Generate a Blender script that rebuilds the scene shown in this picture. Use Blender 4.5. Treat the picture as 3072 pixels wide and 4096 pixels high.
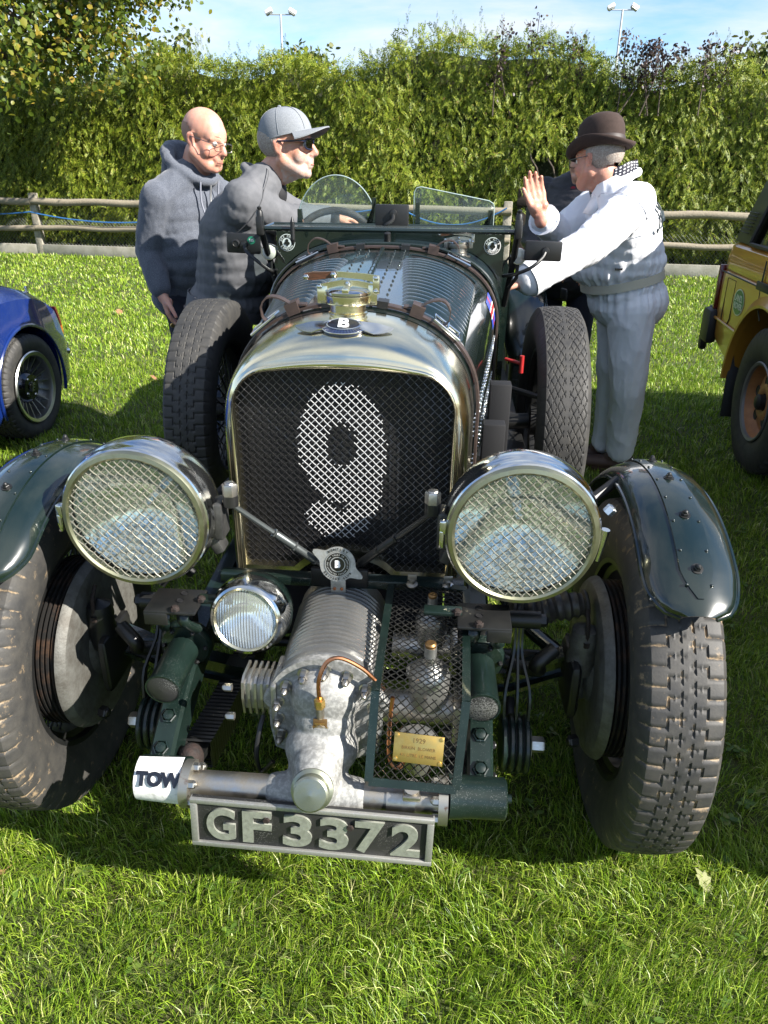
import bpy, bmesh, math, random
import numpy as np
from mathutils import Vector, Matrix, noise

for _o in list(bpy.data.objects): bpy.data.objects.remove(_o)
SC = bpy.context.scene
COL = SC.collection
random.seed(7); RNG = np.random.default_rng(11)
R_ = math.radians

# ------------------------------------------------------------------ camera
CAM_H = 1.5; PITCH = R_(24.787); ROLL = R_(0.572); FPX = 2997.4
cam_d = bpy.data.cameras.new('camera'); cam = bpy.data.objects.new('camera', cam_d); COL.objects.link(cam)
_F = Vector((0, math.cos(PITCH), -math.sin(PITCH))); _Rt = Vector((1, 0, 0)); _U = Vector((0, math.sin(PITCH), math.cos(PITCH)))
_R2 = _Rt*math.cos(ROLL) + _U*math.sin(ROLL); _U2 = -_Rt*math.sin(ROLL) + _U*math.cos(ROLL)
cam.matrix_world = Matrix(((_R2.x, _U2.x, -_F.x, 0), (_R2.y, _U2.y, -_F.y, 0), (_R2.z, _U2.z, -_F.z, CAM_H), (0, 0, 0, 1)))
cam_d.sensor_fit = 'VERTICAL'; cam_d.sensor_height = 36; cam_d.sensor_width = 27
cam_d.lens = FPX/4096*36; cam_d.clip_start = 0.02; cam_d.clip_end = 2000
SC.camera = cam

# ------------------------------------------------------------------ sky and sun
SUN_EL = R_(35); SUN_AZ = math.atan2(0.885, -0.465)          # azimuth from +Y towards +X
SUNV = Vector((math.sin(SUN_AZ)*math.cos(SUN_EL), math.cos(SUN_AZ)*math.cos(SUN_EL), math.sin(SUN_EL)))
W = bpy.data.worlds.new('World'); SC.world = W; W.use_nodes = True
nt = W.node_tree; nt.nodes.clear()
def N(t, ty, **kw):
    n = t.nodes.new(ty)
    for k, v in kw.items():
        if k.startswith('i_'):
            n.inputs[k[2:].replace('_', ' ')].default_value = v
        else: setattr(n, k, v)
    return n
sky = N(nt, 'ShaderNodeTexSky', sky_type='NISHITA', sun_disc=False, sun_elevation=SUN_EL, sun_rotation=SUN_AZ, air_density=1.0, dust_density=0.15, ozone_density=1.0, altitude=50)
tc = N(nt, 'ShaderNodeTexCoord'); sep = N(nt, 'ShaderNodeSeparateXYZ'); nt.links.new(tc.outputs['Generated'], sep.inputs[0])
zc = N(nt, 'ShaderNodeMath', operation='ADD'); zc.inputs[1].default_value = 0.12; nt.links.new(sep.outputs[2], zc.inputs[0])
zm = N(nt, 'ShaderNodeMath', operation='MAXIMUM'); zm.inputs[1].default_value = 0.06; nt.links.new(zc.outputs[0], zm.inputs[0])
dx = N(nt, 'ShaderNodeMath', operation='DIVIDE'); nt.links.new(sep.outputs[0], dx.inputs[0]); nt.links.new(zm.outputs[0], dx.inputs[1])
dy = N(nt, 'ShaderNodeMath', operation='DIVIDE'); nt.links.new(sep.outputs[1], dy.inputs[0]); nt.links.new(zm.outputs[0], dy.inputs[1])
cmb = N(nt, 'ShaderNodeCombineXYZ'); nt.links.new(dx.outputs[0], cmb.inputs[0]); nt.links.new(dy.outputs[0], cmb.inputs[1])
n1 = N(nt, 'ShaderNodeTexNoise'); n1.inputs['Scale'].default_value = 0.75; n1.inputs['Detail'].default_value = 9; n1.inputs['Roughness'].default_value = 0.58; n1.inputs['Distortion'].default_value = 0.25
nt.links.new(cmb.outputs[0], n1.inputs['Vector'])
rp = N(nt, 'ShaderNodeValToRGB'); rp.color_ramp.elements[0].position = 0.41; rp.color_ramp.elements[1].position = 0.60
nt.links.new(n1.outputs[0], rp.inputs[0])
cm = N(nt, 'ShaderNodeMath', operation='MULTIPLY'); cm.inputs[1].default_value = 0.85; nt.links.new(rp.outputs[0], cm.inputs[0])
mx = N(nt, 'ShaderNodeMixRGB'); nt.links.new(cm.outputs[0], mx.inputs[0]); tint = N(nt, 'ShaderNodeMixRGB', blend_type='MULTIPLY'); tint.inputs[0].default_value = 1; tint.inputs[2].default_value = (.62, .76, .95, 1); nt.links.new(sky.outputs[0], tint.inputs[1]); nt.links.new(tint.outputs[0], mx.inputs[1]); mx.inputs[2].default_value = (4.15, 4.4, 4.7, 1)
bg = N(nt, 'ShaderNodeBackground'); bg.inputs[1].default_value = 0.088; nt.links.new(mx.outputs[0], bg.inputs[0])
wo = N(nt, 'ShaderNodeOutputWorld'); nt.links.new(bg.outputs[0], wo.inputs[0])
sun_d = bpy.data.lights.new('sun', 'SUN'); sun_d.energy = 5.0; sun_d.angle = R_(0.53); sun_d.color = (1.0, 0.945, 0.86)
sun = bpy.data.objects.new('sun', sun_d); COL.objects.link(sun); sun.rotation_euler = (-SUNV).to_track_quat('-Z', 'Y').to_euler(); sun.location = (8, -6, 9)
SC.view_settings.view_transform = 'Standard'; SC.view_settings.look = 'None'; SC.view_settings.exposure = 1.45; SC.view_settings.gamma = 1
SC.view_settings.use_curve_mapping = False
SC.render.engine = 'CYCLES'
SC.cycles.use_denoising = True
SC.cycles.max_bounces = 10; SC.cycles.transparent_max_bounces = 24; SC.cycles.glossy_bounces = 5; SC.cycles.diffuse_bounces = 3
SC.cycles.caustics_reflective = False; SC.cycles.caustics_refractive = False
SC.cycles.sample_clamp_indirect = 6

# ------------------------------------------------------------------ materials
MATS = {}
def mat(name, col=(.5, .5, .5), rough=.5, metal=0., col2=None, vscale=6., vpos=(.35, .65), bump=0., bscale=60., coat=0., spec=.5, rvar=0.,
        vdetail=5, specks=None, speck_scale=130., speck_thr=.12, sss=0., translucent=0., island=None, sheen=0., coords='Object', trans=None, bstretch=None, vstretch=None):
    m = bpy.data.materials.new(name); m.use_nodes = True; t = m.node_tree; t.nodes.clear()
    out = N(t, 'ShaderNodeOutputMaterial'); b = N(t, 'ShaderNodeBsdfPrincipled'); L = t.links.new
    b.inputs['Metallic'].default_value = metal; b.inputs['Roughness'].default_value = rough; b.inputs['Coat Weight'].default_value = coat
    b.inputs['Coat Roughness'].default_value = .04; b.inputs['Specular IOR Level'].default_value = spec
    if sheen: b.inputs['Sheen Weight'].default_value = sheen; b.inputs['Sheen Roughness'].default_value = .5
    if sss: b.inputs['Subsurface Weight'].default_value = sss; b.inputs['Subsurface Radius'].default_value = (.012, .004, .002); b.inputs['Subsurface Scale'].default_value = 1.0
    tc = N(t, 'ShaderNodeTexCoord'); vec = tc.outputs[coords]
    def stretched(s):
        if not s: return vec
        mp = N(t, 'ShaderNodeMapping'); mp.inputs['Scale'].default_value = s; L(vec, mp.inputs[0]); return mp.outputs[0]
    cur = None
    base = N(t, 'ShaderNodeRGB'); base.outputs[0].default_value = (*col, 1); cur = base.outputs[0]
    if col2 is not None:
        n = N(t, 'ShaderNodeTexNoise'); n.inputs['Scale'].default_value = vscale; n.inputs['Detail'].default_value = vdetail; n.inputs['Roughness'].default_value = .65
        L(stretched(vstretch), n.inputs['Vector'])
        r = N(t, 'ShaderNodeValToRGB'); r.color_ramp.elements[0].position = vpos[0]; r.color_ramp.elements[1].position = vpos[1]; L(n.outputs[0], r.inputs[0])
        mxx = N(t, 'ShaderNodeMixRGB'); L(r.outputs[0], mxx.inputs[0]); L(cur, mxx.inputs[1]); mxx.inputs[2].default_value = (*col2, 1); cur = mxx.outputs[0]
        if rvar:
            mr = N(t, 'ShaderNodeMapRange'); mr.inputs[3].default_value = rough; mr.inputs[4].default_value = min(1, rough + rvar); L(r.outputs[0], mr.inputs[0]); L(mr.outputs[0], b.inputs['Roughness'])
    if island:
        g = N(t, 'ShaderNodeNewGeometry'); r = N(t, 'ShaderNodeValToRGB'); el = r.color_ramp.elements
        for i, (p, c) in enumerate(island):
            e = el[i] if i < 2 else el.new(p); e.position = p; e.color = (*c, 1)
        L(g.outputs['Random Per Island'], r.inputs[0])
        if col2 is not None:
            mxx = N(t, 'ShaderNodeMixRGB'); mxx.blend_type = 'MULTIPLY'; mxx.inputs[0].default_value = 1; L(r.outputs[0], mxx.inputs[1]); L(cur, mxx.inputs[2]); cur = mxx.outputs[0]
        else: cur = r.outputs[0]
    if specks:
        vo = N(t, 'ShaderNodeTexVoronoi'); vo.inputs['Scale'].default_value = speck_scale; L(vec, vo.inputs['Vector'])
        n = N(t, 'ShaderNodeTexNoise'); n.inputs['Scale'].default_value = 9; L(vec, n.inputs['Vector'])
        mm = N(t, 'ShaderNodeMapRange'); mm.inputs[1].default_value = .40; mm.inputs[2].default_value = .72; mm.inputs[3].default_value = .03; mm.inputs[4].default_value = speck_thr*2; L(n.outputs[0], mm.inputs[0])
        lt = N(t, 'ShaderNodeMath', operation='LESS_THAN'); L(vo.outputs['Distance'], lt.inputs[0]); L(mm.outputs[0], lt.inputs[1])
        mxx = N(t, 'ShaderNodeMixRGB'); L(lt.outputs[0], mxx.inputs[0]); L(cur, mxx.inputs[1]); mxx.inputs[2].default_value = (*specks, 1); cur = mxx.outputs[0]
    L(cur, b.inputs['Base Color'])
    if bump:
        n = N(t, 'ShaderNodeTexNoise'); n.inputs['Scale'].default_value = bscale; n.inputs['Detail'].default_value = 4; L(stretched(bstretch), n.inputs['Vector'])
        bp = N(t, 'ShaderNodeBump'); bp.inputs['Strength'].default_value = 1; bp.inputs['Distance'].default_value = bump; L(n.outputs[0], bp.inputs['Height']); L(bp.outputs[0], b.inputs['Normal'])
        if coat: L(bp.outputs[0], b.inputs['Coat Normal'])
    if translucent:
        tr = N(t, 'ShaderNodeBsdfTranslucent'); L(cur, tr.inputs[0])
        ms = N(t, 'ShaderNodeMixShader'); ms.inputs[0].default_value = translucent; L(b.outputs[0], ms.inputs[1]); L(tr.outputs[0], ms.inputs[2]); L(ms.outputs[0], out.inputs[0])
    else: L(b.outputs[0], out.inputs[0])
    MATS[name] = m; m['principled'] = b.name
    return m
def thin_glass(name, tint=(1, 1, 1), ior=1.45, rough=.0, bump=0, bscale=60, haze=0., hcol=(.7, .75, .75), wave=None, refr=0.):
    m = bpy.data.materials.new(name); m.use_nodes = True; t = m.node_tree; t.nodes.clear(); L = t.links.new
    out = N(t, 'ShaderNodeOutputMaterial'); tr = N(t, 'ShaderNodeBsdfTransparent' if not refr else 'ShaderNodeBsdfRefraction'); tr.inputs[0].default_value = (*tint, 1)
    if refr: tr.inputs['IOR'].default_value = refr; tr.inputs['Roughness'].default_value = .03
    gl = N(t, 'ShaderNodeBsdfGlossy'); gl.inputs['Roughness'].default_value = rough; fr = N(t, 'ShaderNodeFresnel')
    gm = N(t, 'ShaderNodeNewGeometry'); im = N(t, 'ShaderNodeMapRange'); im.inputs[3].default_value = ior; im.inputs[4].default_value = 1/ior; L(gm.outputs['Backfacing'], im.inputs[0]); L(im.outputs[0], fr.inputs[0])
    if bump:
        tc = N(t, 'ShaderNodeTexCoord'); n = N(t, 'ShaderNodeTexNoise') if not wave else N(t, 'ShaderNodeTexWave')
        n.inputs['Scale'].default_value = bscale; L(tc.outputs['Object'], n.inputs['Vector'])
        bp = N(t, 'ShaderNodeBump'); bp.inputs['Distance'].default_value = bump; L(n.outputs[0], bp.inputs['Height']); L(bp.outputs[0], gl.inputs['Normal']); L(bp.outputs[0], fr.inputs['Normal'])
        if refr: L(bp.outputs[0], tr.inputs['Normal'])
    ms = N(t, 'ShaderNodeMixShader'); L(fr.outputs[0], ms.inputs[0]); L(tr.outputs[0], ms.inputs[1]); L(gl.outputs[0], ms.inputs[2])
    if haze:
        df = N(t, 'ShaderNodeBsdfDiffuse'); df.inputs[0].default_value = (*hcol, 1); m2 = N(t, 'ShaderNodeMixShader'); m2.inputs[0].default_value = haze
        L(ms.outputs[0], m2.inputs[1]); L(df.outputs[0], m2.inputs[2]); L(m2.outputs[0], out.inputs[0])
    else: L(ms.outputs[0], out.inputs[0])
    MATS[name] = m; return m

mat('dark_paint', (.0045, .0110, .0088), .24, coat=.9, bump=.0006, bscale=7, col2=(.011, .018, .0145), vscale=11, vpos=(.48, .78), specks=(.05, .055, .05), speck_scale=260, speck_thr=.05)
mat('speckled_paint', (.0045, .0105, .0085), .32, coat=.25, spec=.35, specks=(.34, .36, .34), speck_scale=420, speck_thr=.09, col2=(.008, .017, .014), vscale=14)
mat('black_metal', (.006, .0065, .007), .42, col2=(.012, .012, .0115), vscale=20)
mat('black_deep', (.004, .004, .005), .7)
mat('chrome', (.72, .73, .73), .06, 1., col2=(.60, .60, .57), vscale=12, rvar=.12, bump=.00003, bscale=90)
mat('nickel', (.90, .83, .61), .12, 1., col2=(.80, .74, .52), vscale=9, rvar=.12, bump=.00005, bscale=30)
mat('bezel', (.42, .41, .28), .28, 1., col2=(.30, .30, .20), vscale=25, rvar=.2)
mat('guard_wire', (.30, .285, .235), .55, .5)
mat('iron_wire', (.055, .055, .052), .38, .8)
mat('black_wire', (.075, .075, .08), .36, .9)
mat('white_wire', (.50, .50, .50), .55)
mat('steel', (.52, .51, .48), .28, 1., col2=(.30, .27, .22), vscale=18, rvar=.25, bump=.0001, bscale=120)
mat('cast_alloy', (.21, .21, .20), .58, .4, col2=(.33, .33, .315), vscale=120, vpos=(.44, .60), rvar=.15, bump=.0003, bscale=200, vdetail=8)
mat('ribbed_alloy', (.40, .40, .385), .36, .9, col2=(.27, .265, .25), vscale=22, rvar=.2, bump=.0002, bscale=150)
mat('drum_alloy', (.14, .14, .128), .62, .4, col2=(.08, .075, .065), vscale=30, bump=.0008, bscale=180)
mat('drum_iron', (.020, .019, .018), .5, .3, col2=(.09, .05, .03), vscale=24, vpos=(.5, .75))
mat('brass', (.72, .50, .16), .3, 1., col2=(.50, .34, .10), vscale=40, rvar=.2)
mat('bronze', (.24, .14, .055), .45, .9)
mat('copper', (.55, .23, .11), .28, 1., col2=(.36, .17, .09), vscale=30)
mat('leather', (.026, .017, .014), .5, col2=(.048, .031, .025), vscale=40, bump=.0004, bscale=300)
mat('leather_black', (.018, .016, .014), .45, col2=(.05, .045, .04), vscale=20, bump=.002, bscale=35)
mat('wood_handle', (.095, .036, .018), .35, coat=.3, col2=(.04, .018, .010), vscale=60, vstretch=(1, 6, 6))
mat('rubber', (.023, .023, .023), .66, col2=(.044, .042, .038), vscale=25, bump=.0003, bscale=260)
mat('white_paint', (.70, .70, .68), .5, col2=(.42, .42, .39), vscale=55, vpos=(.52, .72), bump=.0004, bscale=120)
mat('badge_blue', (.012, .020, .060), .25, coat=.6); mat('badge_silver', (.46, .50, .60), .32, .5)
mat('badge_black', (.006, .006, .008), .2, coat=.8)
mat('white_enamel', (.82, .82, .80), .3)
mat('plate_black', (.016, .016, .016), .5, specks=(.12, .12, .11), speck_scale=320, speck_thr=.16)
mat('plate_alloy', (.46, .46, .44), .45, .8, col2=(.32, .32, .29), vscale=80, rvar=.2, bump=.0003, bscale=300)
mat('letter_alloy', (.40, .42, .36), .5, .6, col2=(.28, .29, .25), vscale=120)
mat('red_paint', (.32, .015, .015), .4)
mat('flag_blue', (.02, .05, .35), .4)
mat('green_disc', (.01, .16, .09), .4)
mat('grey_fabric', (.06, .06, .06), .8)
mat('reflector', (.88, .90, .88), .09, 1., bump=.0006, bscale=14, bstretch=(1.8, 1, .5))
thin_glass('lens_glass', (.93, .98, .94), bump=.0030, bscale=30, haze=.24, hcol=(.58, .63, .53), refr=1.18)
thin_glass('fluted_glass', (.95, .98, .98), bump=.0035, bscale=52, haze=.16, hcol=(.75, .8, .78), wave=True, rough=.05, refr=1.25)
thin_glass('screen_glass', (.86, .92, .91), ior=1.5, haze=.055, hcol=(.45, .53, .55))
thin_glass('spectacle_glass', (.93, .96, .94), ior=1.3)
thin_glass('dark_glass', (.08, .08, .09))

# ------------------------------------------------------------------ mesh helpers
def V3(*a): return Vector(a)
def frame_from(d, up=Vector((0, 0, 1))):
    d = Vector(d).normalized()
    if abs(d.dot(up)) > .99: up = Vector((0, 1, 0)) if abs(d.y) < .9 else Vector((1, 0, 0))
    x = up.cross(d).normalized(); y = d.cross(x)
    return x, y, d
class MB:
    def __init__(s): s.v = []; s.f = []; s.m = []
    def add(s, vs, fs, mi=0):
        o = len(s.v); s.v += [tuple(p) for p in vs]; s.f += [tuple(i + o for i in f) for f in fs]; s.m += [mi]*len(fs); return s
    def box(s, c, d, b=0, M=None, mi=0):
        x, y, z = (k/2 for k in d); c = Vector(c)
        if not b:
            vs = [Vector((sx*x, sy*y, sz*z)) for sz in (-1, 1) for sy in (-1, 1) for sx in (-1, 1)]
            fs = [(0, 2, 3, 1), (4, 5, 7, 6), (0, 1, 5, 4), (2, 6, 7, 3), (0, 4, 6, 2), (1, 3, 7, 5)]
        else:
            bm = bmesh.new(); bmesh.ops.create_cube(bm, size=1); bmesh.ops.scale(bm, vec=d, verts=bm.verts)
            bmesh.ops.bevel(bm, geom=list(bm.edges), offset=b, segments=2, affect='EDGES', profile=.5)
            bm.verts.index_update(); vs = [v.co.copy() for v in bm.verts]; fs = [[v.index for v in f.verts] for f in bm.faces]; bm.free()
        if M is not None: vs = [M @ v for v in vs]
        return s.add([c + v for v in vs], fs, mi)
    def tube(s, pts, r, n=8, caps=True, closed=False, mi=0, flat=None):
        pts = [Vector(p) for p in pts]; k = len(pts); rr = r if hasattr(r, '__len__') else [r]*k
        vs = []; x = None
        for i, p in enumerate(pts):
            if closed: d = pts[(i+1) % k] - pts[i-1]
            else: d = pts[min(i+1, k-1)] - pts[max(i-1, 0)]
            d = d.normalized() if d.length > 1e-9 else Vector((0, 0, 1))
            if x is None: x, y, _ = frame_from(d)
            else:
                x = (x - d*x.dot(d)); x = x.normalized() if x.length > 1e-6 else frame_from(d)[0]; y = d.cross(x)
            for j in range(n):
                a = 2*math.pi*(j+.5)/n; vs.append(p + (x*math.cos(a) + y*math.sin(a)*(flat or 1))*rr[i])
        fs = []
        for i in range(k if closed else k-1):
            i2 = (i+1) % k
            for j in range(n): fs.append((i*n+j, i*n+(j+1) % n, i2*n+(j+1) % n, i2*n+j))
        if caps and not closed: fs.append(tuple(range(n-1, -1, -1))); fs.append(tuple((k-1)*n+j for j in range(n)))
        return s.add(vs, fs, mi)
    def lathe(s, prof, o, ax, n=32, mi=0, cap0=False, cap1=False, up=Vector((0, 0, 1))):
        x, y, d = frame_from(ax, up); o = Vector(o); vs = []
        for r, h in prof:
            for j in range(n):
                a = 2*math.pi*j/n; vs.append(o + d*h + (x*math.cos(a) + y*math.sin(a))*r)
        fs = []
        for i in range(len(prof)-1):
            for j in range(n): fs.append((i*n+j, i*n+(j+1) % n, (i+1)*n+(j+1) % n, (i+1)*n+j))
        if cap0: fs.append(tuple(range(n-1, -1, -1)))
        if cap1: fs.append(tuple((len(prof)-1)*n+j for j in range(n)))
        return s.add(vs, fs, mi)
    def loft(s, rings, closed=True, cap0=False, cap1=False, mi=0):
        n = len(rings[0]); vs = [p for r in rings for p in r]; fs = []
        for i in range(len(rings)-1):
            for j in range(n if closed else n-1):
                fs.append((i*n+j, i*n+(j+1) % n, (i+1)*n+(j+1) % n, (i+1)*n+j))
        if cap0: fs.append(tuple(range(n-1, -1, -1)))
        if cap1: fs.append(tuple((len(rings)-1)*n+j for j in range(n)))
        return s.add(vs, fs, mi)
    def prism(s, poly, o, ux, uy, depth, mi=0):
        o = Vector(o); ux = Vector(ux); uy = Vector(uy); dz = Vector(depth); n = len(poly)
        a = [o + ux*p[0] + uy*p[1] for p in poly]; b = [p + dz for p in a]
        fs = [tuple(range(n-1, -1, -1)), tuple(range(n, 2*n))] + [(j, (j+1) % n, n+(j+1) % n, n+j) for j in range(n)]
        return s.add(a + b, fs, mi)
    def ball(s, c, r, nu=16, nv=10, M=None, mi=0):
        r = (r, r, r) if not hasattr(r, '__len__') else r; c = Vector(c); vs = [Vector((0, 0, -r[2]))]
        for i in range(1, nv):
            b = -math.pi/2 + math.pi*i/nv
            for j in range(nu):
                a = 2*math.pi*j/nu; vs.append(Vector((r[0]*math.cos(b)*math.cos(a), r[1]*math.cos(b)*math.sin(a), r[2]*math.sin(b))))
        vs.append(Vector((0, 0, r[2]))); fs = []
        for j in range(nu): fs.append((0, 1+(j+1) % nu, 1+j)); fs.append((len(vs)-1, 1+(nv-2)*nu+j, 1+(nv-2)*nu+(j+1) % nu))
        for i in range(nv-2):
            for j in range(nu): fs.append((1+i*nu+j, 1+i*nu+(j+1) % nu, 1+(i+1)*nu+(j+1) % nu, 1+(i+1)*nu+j))
        if M is not None: vs = [M @ v for v in vs]
        return s.add([c + v for v in vs], fs, mi)
    def cap(s, p0, r0, p1, r1, n=14, sx=1., M=None):
        """tapered capsule from p0 to p1"""
        p0 = Vector(p0); p1 = Vector(p1); x, y, d = frame_from(p1-p0); L = (p1-p0).length; rings = []
        for i in range(6):
            a = math.pi/2*(1 - i/5.); rings.append((-math.sin(a)*r0, math.cos(a)*r0 + 1e-4))
        for i in range(6):
            a = math.pi/2*i/5.; rings.append((L + math.sin(a)*r1, math.cos(a)*r1 + 1e-4))
        vs = []
        for h, r in rings:
            for j in range(n):
                a = 2*math.pi*j/n; vs.append(p0 + d*h + x*math.cos(a)*r*sx + y*math.sin(a)*r)
        fs = []
        for i in range(len(rings)-1):
            for j in range(n): fs.append((i*n+j, i*n+(j+1) % n, (i+1)*n+(j+1) % n, (i+1)*n+j))
        fs.append(tuple(range(n-1, -1, -1))); fs.append(tuple((len(rings)-1)*n+j for j in range(n)))
        return s.add(vs, fs)
    def mesh(s, name, mats, smooth=True, angle=.65):
        me = bpy.data.meshes.new(name); me.from_pydata(s.v, [], s.f)
        for m in (mats if isinstance(mats, (list, tuple)) else [mats]): me.materials.append(MATS[m] if isinstance(m, str) else m)
        if any(s.m): me.polygons.foreach_set('material_index', s.m)
        if smooth:
            me.polygons.foreach_set('use_smooth', [True]*len(me.polygons))
            me.set_sharp_from_angle(angle=angle)
        me.update(); return me
    def build(s, name, mats, parent=None, smooth=True, angle=.65, loc=None):
        return put(name, s.mesh(name, mats, smooth, angle), parent, loc)
ROOT_OFF = {}
def put(name, me, parent=None, loc=None, rot=None, scale=None):
    o = bpy.data.objects.new(name, me); COL.objects.link(o)
    if parent is not None: o.parent = parent
    off = ROOT_OFF.get(parent.name if parent else None, Vector((0, 0, 0)))
    o.location = Vector(loc or (0, 0, 0)) + off
    if rot is not None:
        if isinstance(rot, Matrix): o.rotation_euler = rot.to_euler()
        else: o.rotation_euler = rot
    if scale is not None: o.scale = scale if hasattr(scale, '__len__') else (scale,)*3
    return o
def empty(name, loc=(0, 0, 0), rz=0):
    o = bpy.data.objects.new(name, None); COL.objects.link(o); o.location = loc; o.rotation_euler = (0, 0, rz); o.empty_display_size = .1; return o
def tag(o, label, cat, group=None, kind=None):
    o['label'] = label
    if cat: o['category'] = cat
    if group: o['group'] = group
    if kind: o['kind'] = kind
    return o
def look_rot(d, up=(0, 0, 1)):
    x, y, z = frame_from(d, Vector(up)); return Matrix(((x.x, y.x, z.x), (x.y, y.y, z.y), (x.z, y.z, z.z)))
def text_mesh(s, size, ext=.002, off=0., mats='white_enamel', name='lettering', res=3, spacing=1., bevel=0.):
    cu = bpy.data.curves.new(name, 'FONT'); cu.body = s; cu.size = size; cu.extrude = ext; cu.offset = off; cu.align_x = 'CENTER'; cu.align_y = 'CENTER'; cu.resolution_u = res; cu.space_character = spacing; cu.bevel_depth = bevel
    o = bpy.data.objects.new(name, cu); COL.objects.link(o)
    dg = bpy.context.evaluated_depsgraph_get(); me = bpy.data.meshes.new_from_object(o.evaluated_get(dg)); me.name = name
    bpy.data.objects.remove(o); bpy.data.curves.remove(cu); me.materials.clear(); me.materials.append(MATS[mats]); return me
def basis(o, ux, uy):
    """matrix taking local xy to the plane ux, uy at o"""
    ux = Vector(ux).normalized(); uz = ux.cross(Vector(uy)).normalized(); uy = uz.cross(ux)
    return Matrix(((ux.x, uy.x, uz.x, o[0]), (ux.y, uy.y, uz.y, o[1]), (ux.z, uy.z, uz.z, o[2]), (0, 0, 0, 1)))
def put_m(name, me, M, parent=None):
    o = put(name, me, parent); off = o.location.copy(); o.matrix_local = Matrix.Translation(off) @ M; return o
def remesh(mb, voxel, smooth_it=4, fac=.5, name='m'):
    me = mb.mesh(name, [], smooth=False); o = bpy.data.objects.new(name, me); COL.objects.link(o)
    r = o.modifiers.new('r', 'REMESH'); r.mode = 'VOXEL'; r.voxel_size = voxel
    if smooth_it: k = o.modifiers.new('s', 'SMOOTH'); k.iterations = smooth_it; k.factor = fac
    dg = bpy.context.evaluated_depsgraph_get(); m2 = bpy.data.meshes.new_from_object(o.evaluated_get(dg))
    bpy.data.objects.remove(o); bpy.data.meshes.remove(me); m2.name = name
    m2.polygons.foreach_set('use_smooth', [True]*len(m2.polygons)); m2.update(); return m2
def big_mesh(name, verts, tris, mats):
    """fast mesh from numpy arrays (n,3) and (m,3 or 4)"""
    me = bpy.data.meshes.new(name); k = tris.shape[1]
    me.vertices.add(len(verts)); me.vertices.foreach_set('co', np.ascontiguousarray(verts, dtype=np.float32).ravel())
    me.loops.add(tris.size); me.loops.foreach_set('vertex_index', np.ascontiguousarray(tris, dtype=np.int32).ravel())
    me.polygons.add(len(tris)); me.polygons.foreach_set('loop_start', np.arange(0, tris.size, k, dtype=np.int32))
    try: me.polygons.foreach_set('loop_total', np.full(len(tris), k, dtype=np.int32))
    except Exception: pass
    for m in (mats if isinstance(mats, (list, tuple)) else [mats]): me.materials.append(MATS[m])
    me.update(calc_edges=True); me.validate(); return me
def smooth_all(me): me.polygons.foreach_set('use_smooth', [True]*len(me.polygons)); return me
def catmull(pts, n):
    P = [Vector(p) for p in pts]; out = []
    segs = len(P)-1
    for i in range(n):
        t = i/(n-1)*segs; k = min(int(t), segs-1); u = t-k
        p0 = P[max(k-1, 0)]; p1 = P[k]; p2 = P[k+1]; p3 = P[min(k+2, segs)]
        out.append(.5*((2*p1) + (p2-p0)*u + (2*p0-5*p1+4*p2-p3)*u*u + (3*p1-p0-3*p2+p3)*u**3))
    return out
# ================================================================== SETTING
mat('soil', (.050, .068, .013), .95, col2=(.085, .065, .028), vscale=7, vpos=(.5, .75), bump=.01, bscale=60)
mat('grass_blade', (1, 1, 1), .40, col2=(.74, .82, .62), vscale=1.3, spec=.5, translucent=.30,
    island=[(0, (.090, .175, .014)), (.35, (.190, .310, .022)), (.75, (.320, .435, .040)), (.93, (.48, .54, .11)), (1, (.68, .62, .34))])
mat('hedge_leaf', (1, 1, 1), .5, col2=(.55, .60, .45), vscale=.8, vpos=(.40, .70), spec=.3, translucent=.30,
    island=[(0, (.076, .122, .011)), (.4, (.170, .230, .018)), (.8, (.285, .330, .032)), (.965, (.36, .37, .055)), (1, (.20, .11, .04))])
mat('hedge_backing', (.012, .020, .005), .95, col2=(.03, .03, .012), vscale=5, bump=.05, bscale=9)
mat('tree_leaf', (1, 1, 1), .45, col2=(.7, .75, .55), vscale=1.2, spec=.4, translucent=.4,
    island=[(0, (.060, .100, .012)), (.5, (.115, .165, .020)), (.85, (.26, .25, .03)), (1, (.42, .28, .05))])
mat('far_leaf', (1, 1, 1), .6, col2=(.6, .6, .5), vscale=.6, translucent=.3, island=[(0, (.05, .085, .014)), (.6, (.12, .16, .03)), (1, (.22, .20, .05))])
mat('purple_leaf', (1, 1, 1), .45, translucent=.25, island=[(0, (.022, .016, .018)), (.6, (.055, .032, .034)), (1, (.10, .075, .05))])
mat('bark', (.11, .085, .065), .9, col2=(.05, .04, .03), vscale=22, bump=.008, bscale=45)
mat('fence_wood', (.30, .26, .19), .85, col2=(.20, .17, .125), vscale=7, vstretch=(1, 14, 14), bump=.004, bscale=40)
mat('post_wood', (.36, .33, .27), .88, col2=(.20, .18, .14), vscale=9, bump=.006, bscale=40)
mat('board_concrete', (.36, .34, .29), .9, col2=(.25, .24, .19), vscale=6, bump=.004, bscale=50)
mat('gate_wood', (.020, .012, .007), .85, col2=(.012, .008, .005), vscale=8, vstretch=(10, 10, 1), bump=.003, bscale=40)
mat('net_wire', (.20, .21, .20), .5, .7)
mat('blue_rope', (.03, .14, .36), .6)
mat('galvanised', (.50, .52, .52), .5, .6)
mat('lamp_white', (.72, .72, .70), .4)
mat('dry_leaf', (.36, .20, .10), .7, col2=(.22, .11, .05), vscale=60, translucent=.2)
mat('pale_leaf', (.24, .25, .11), .7, translucent=.2)

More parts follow.
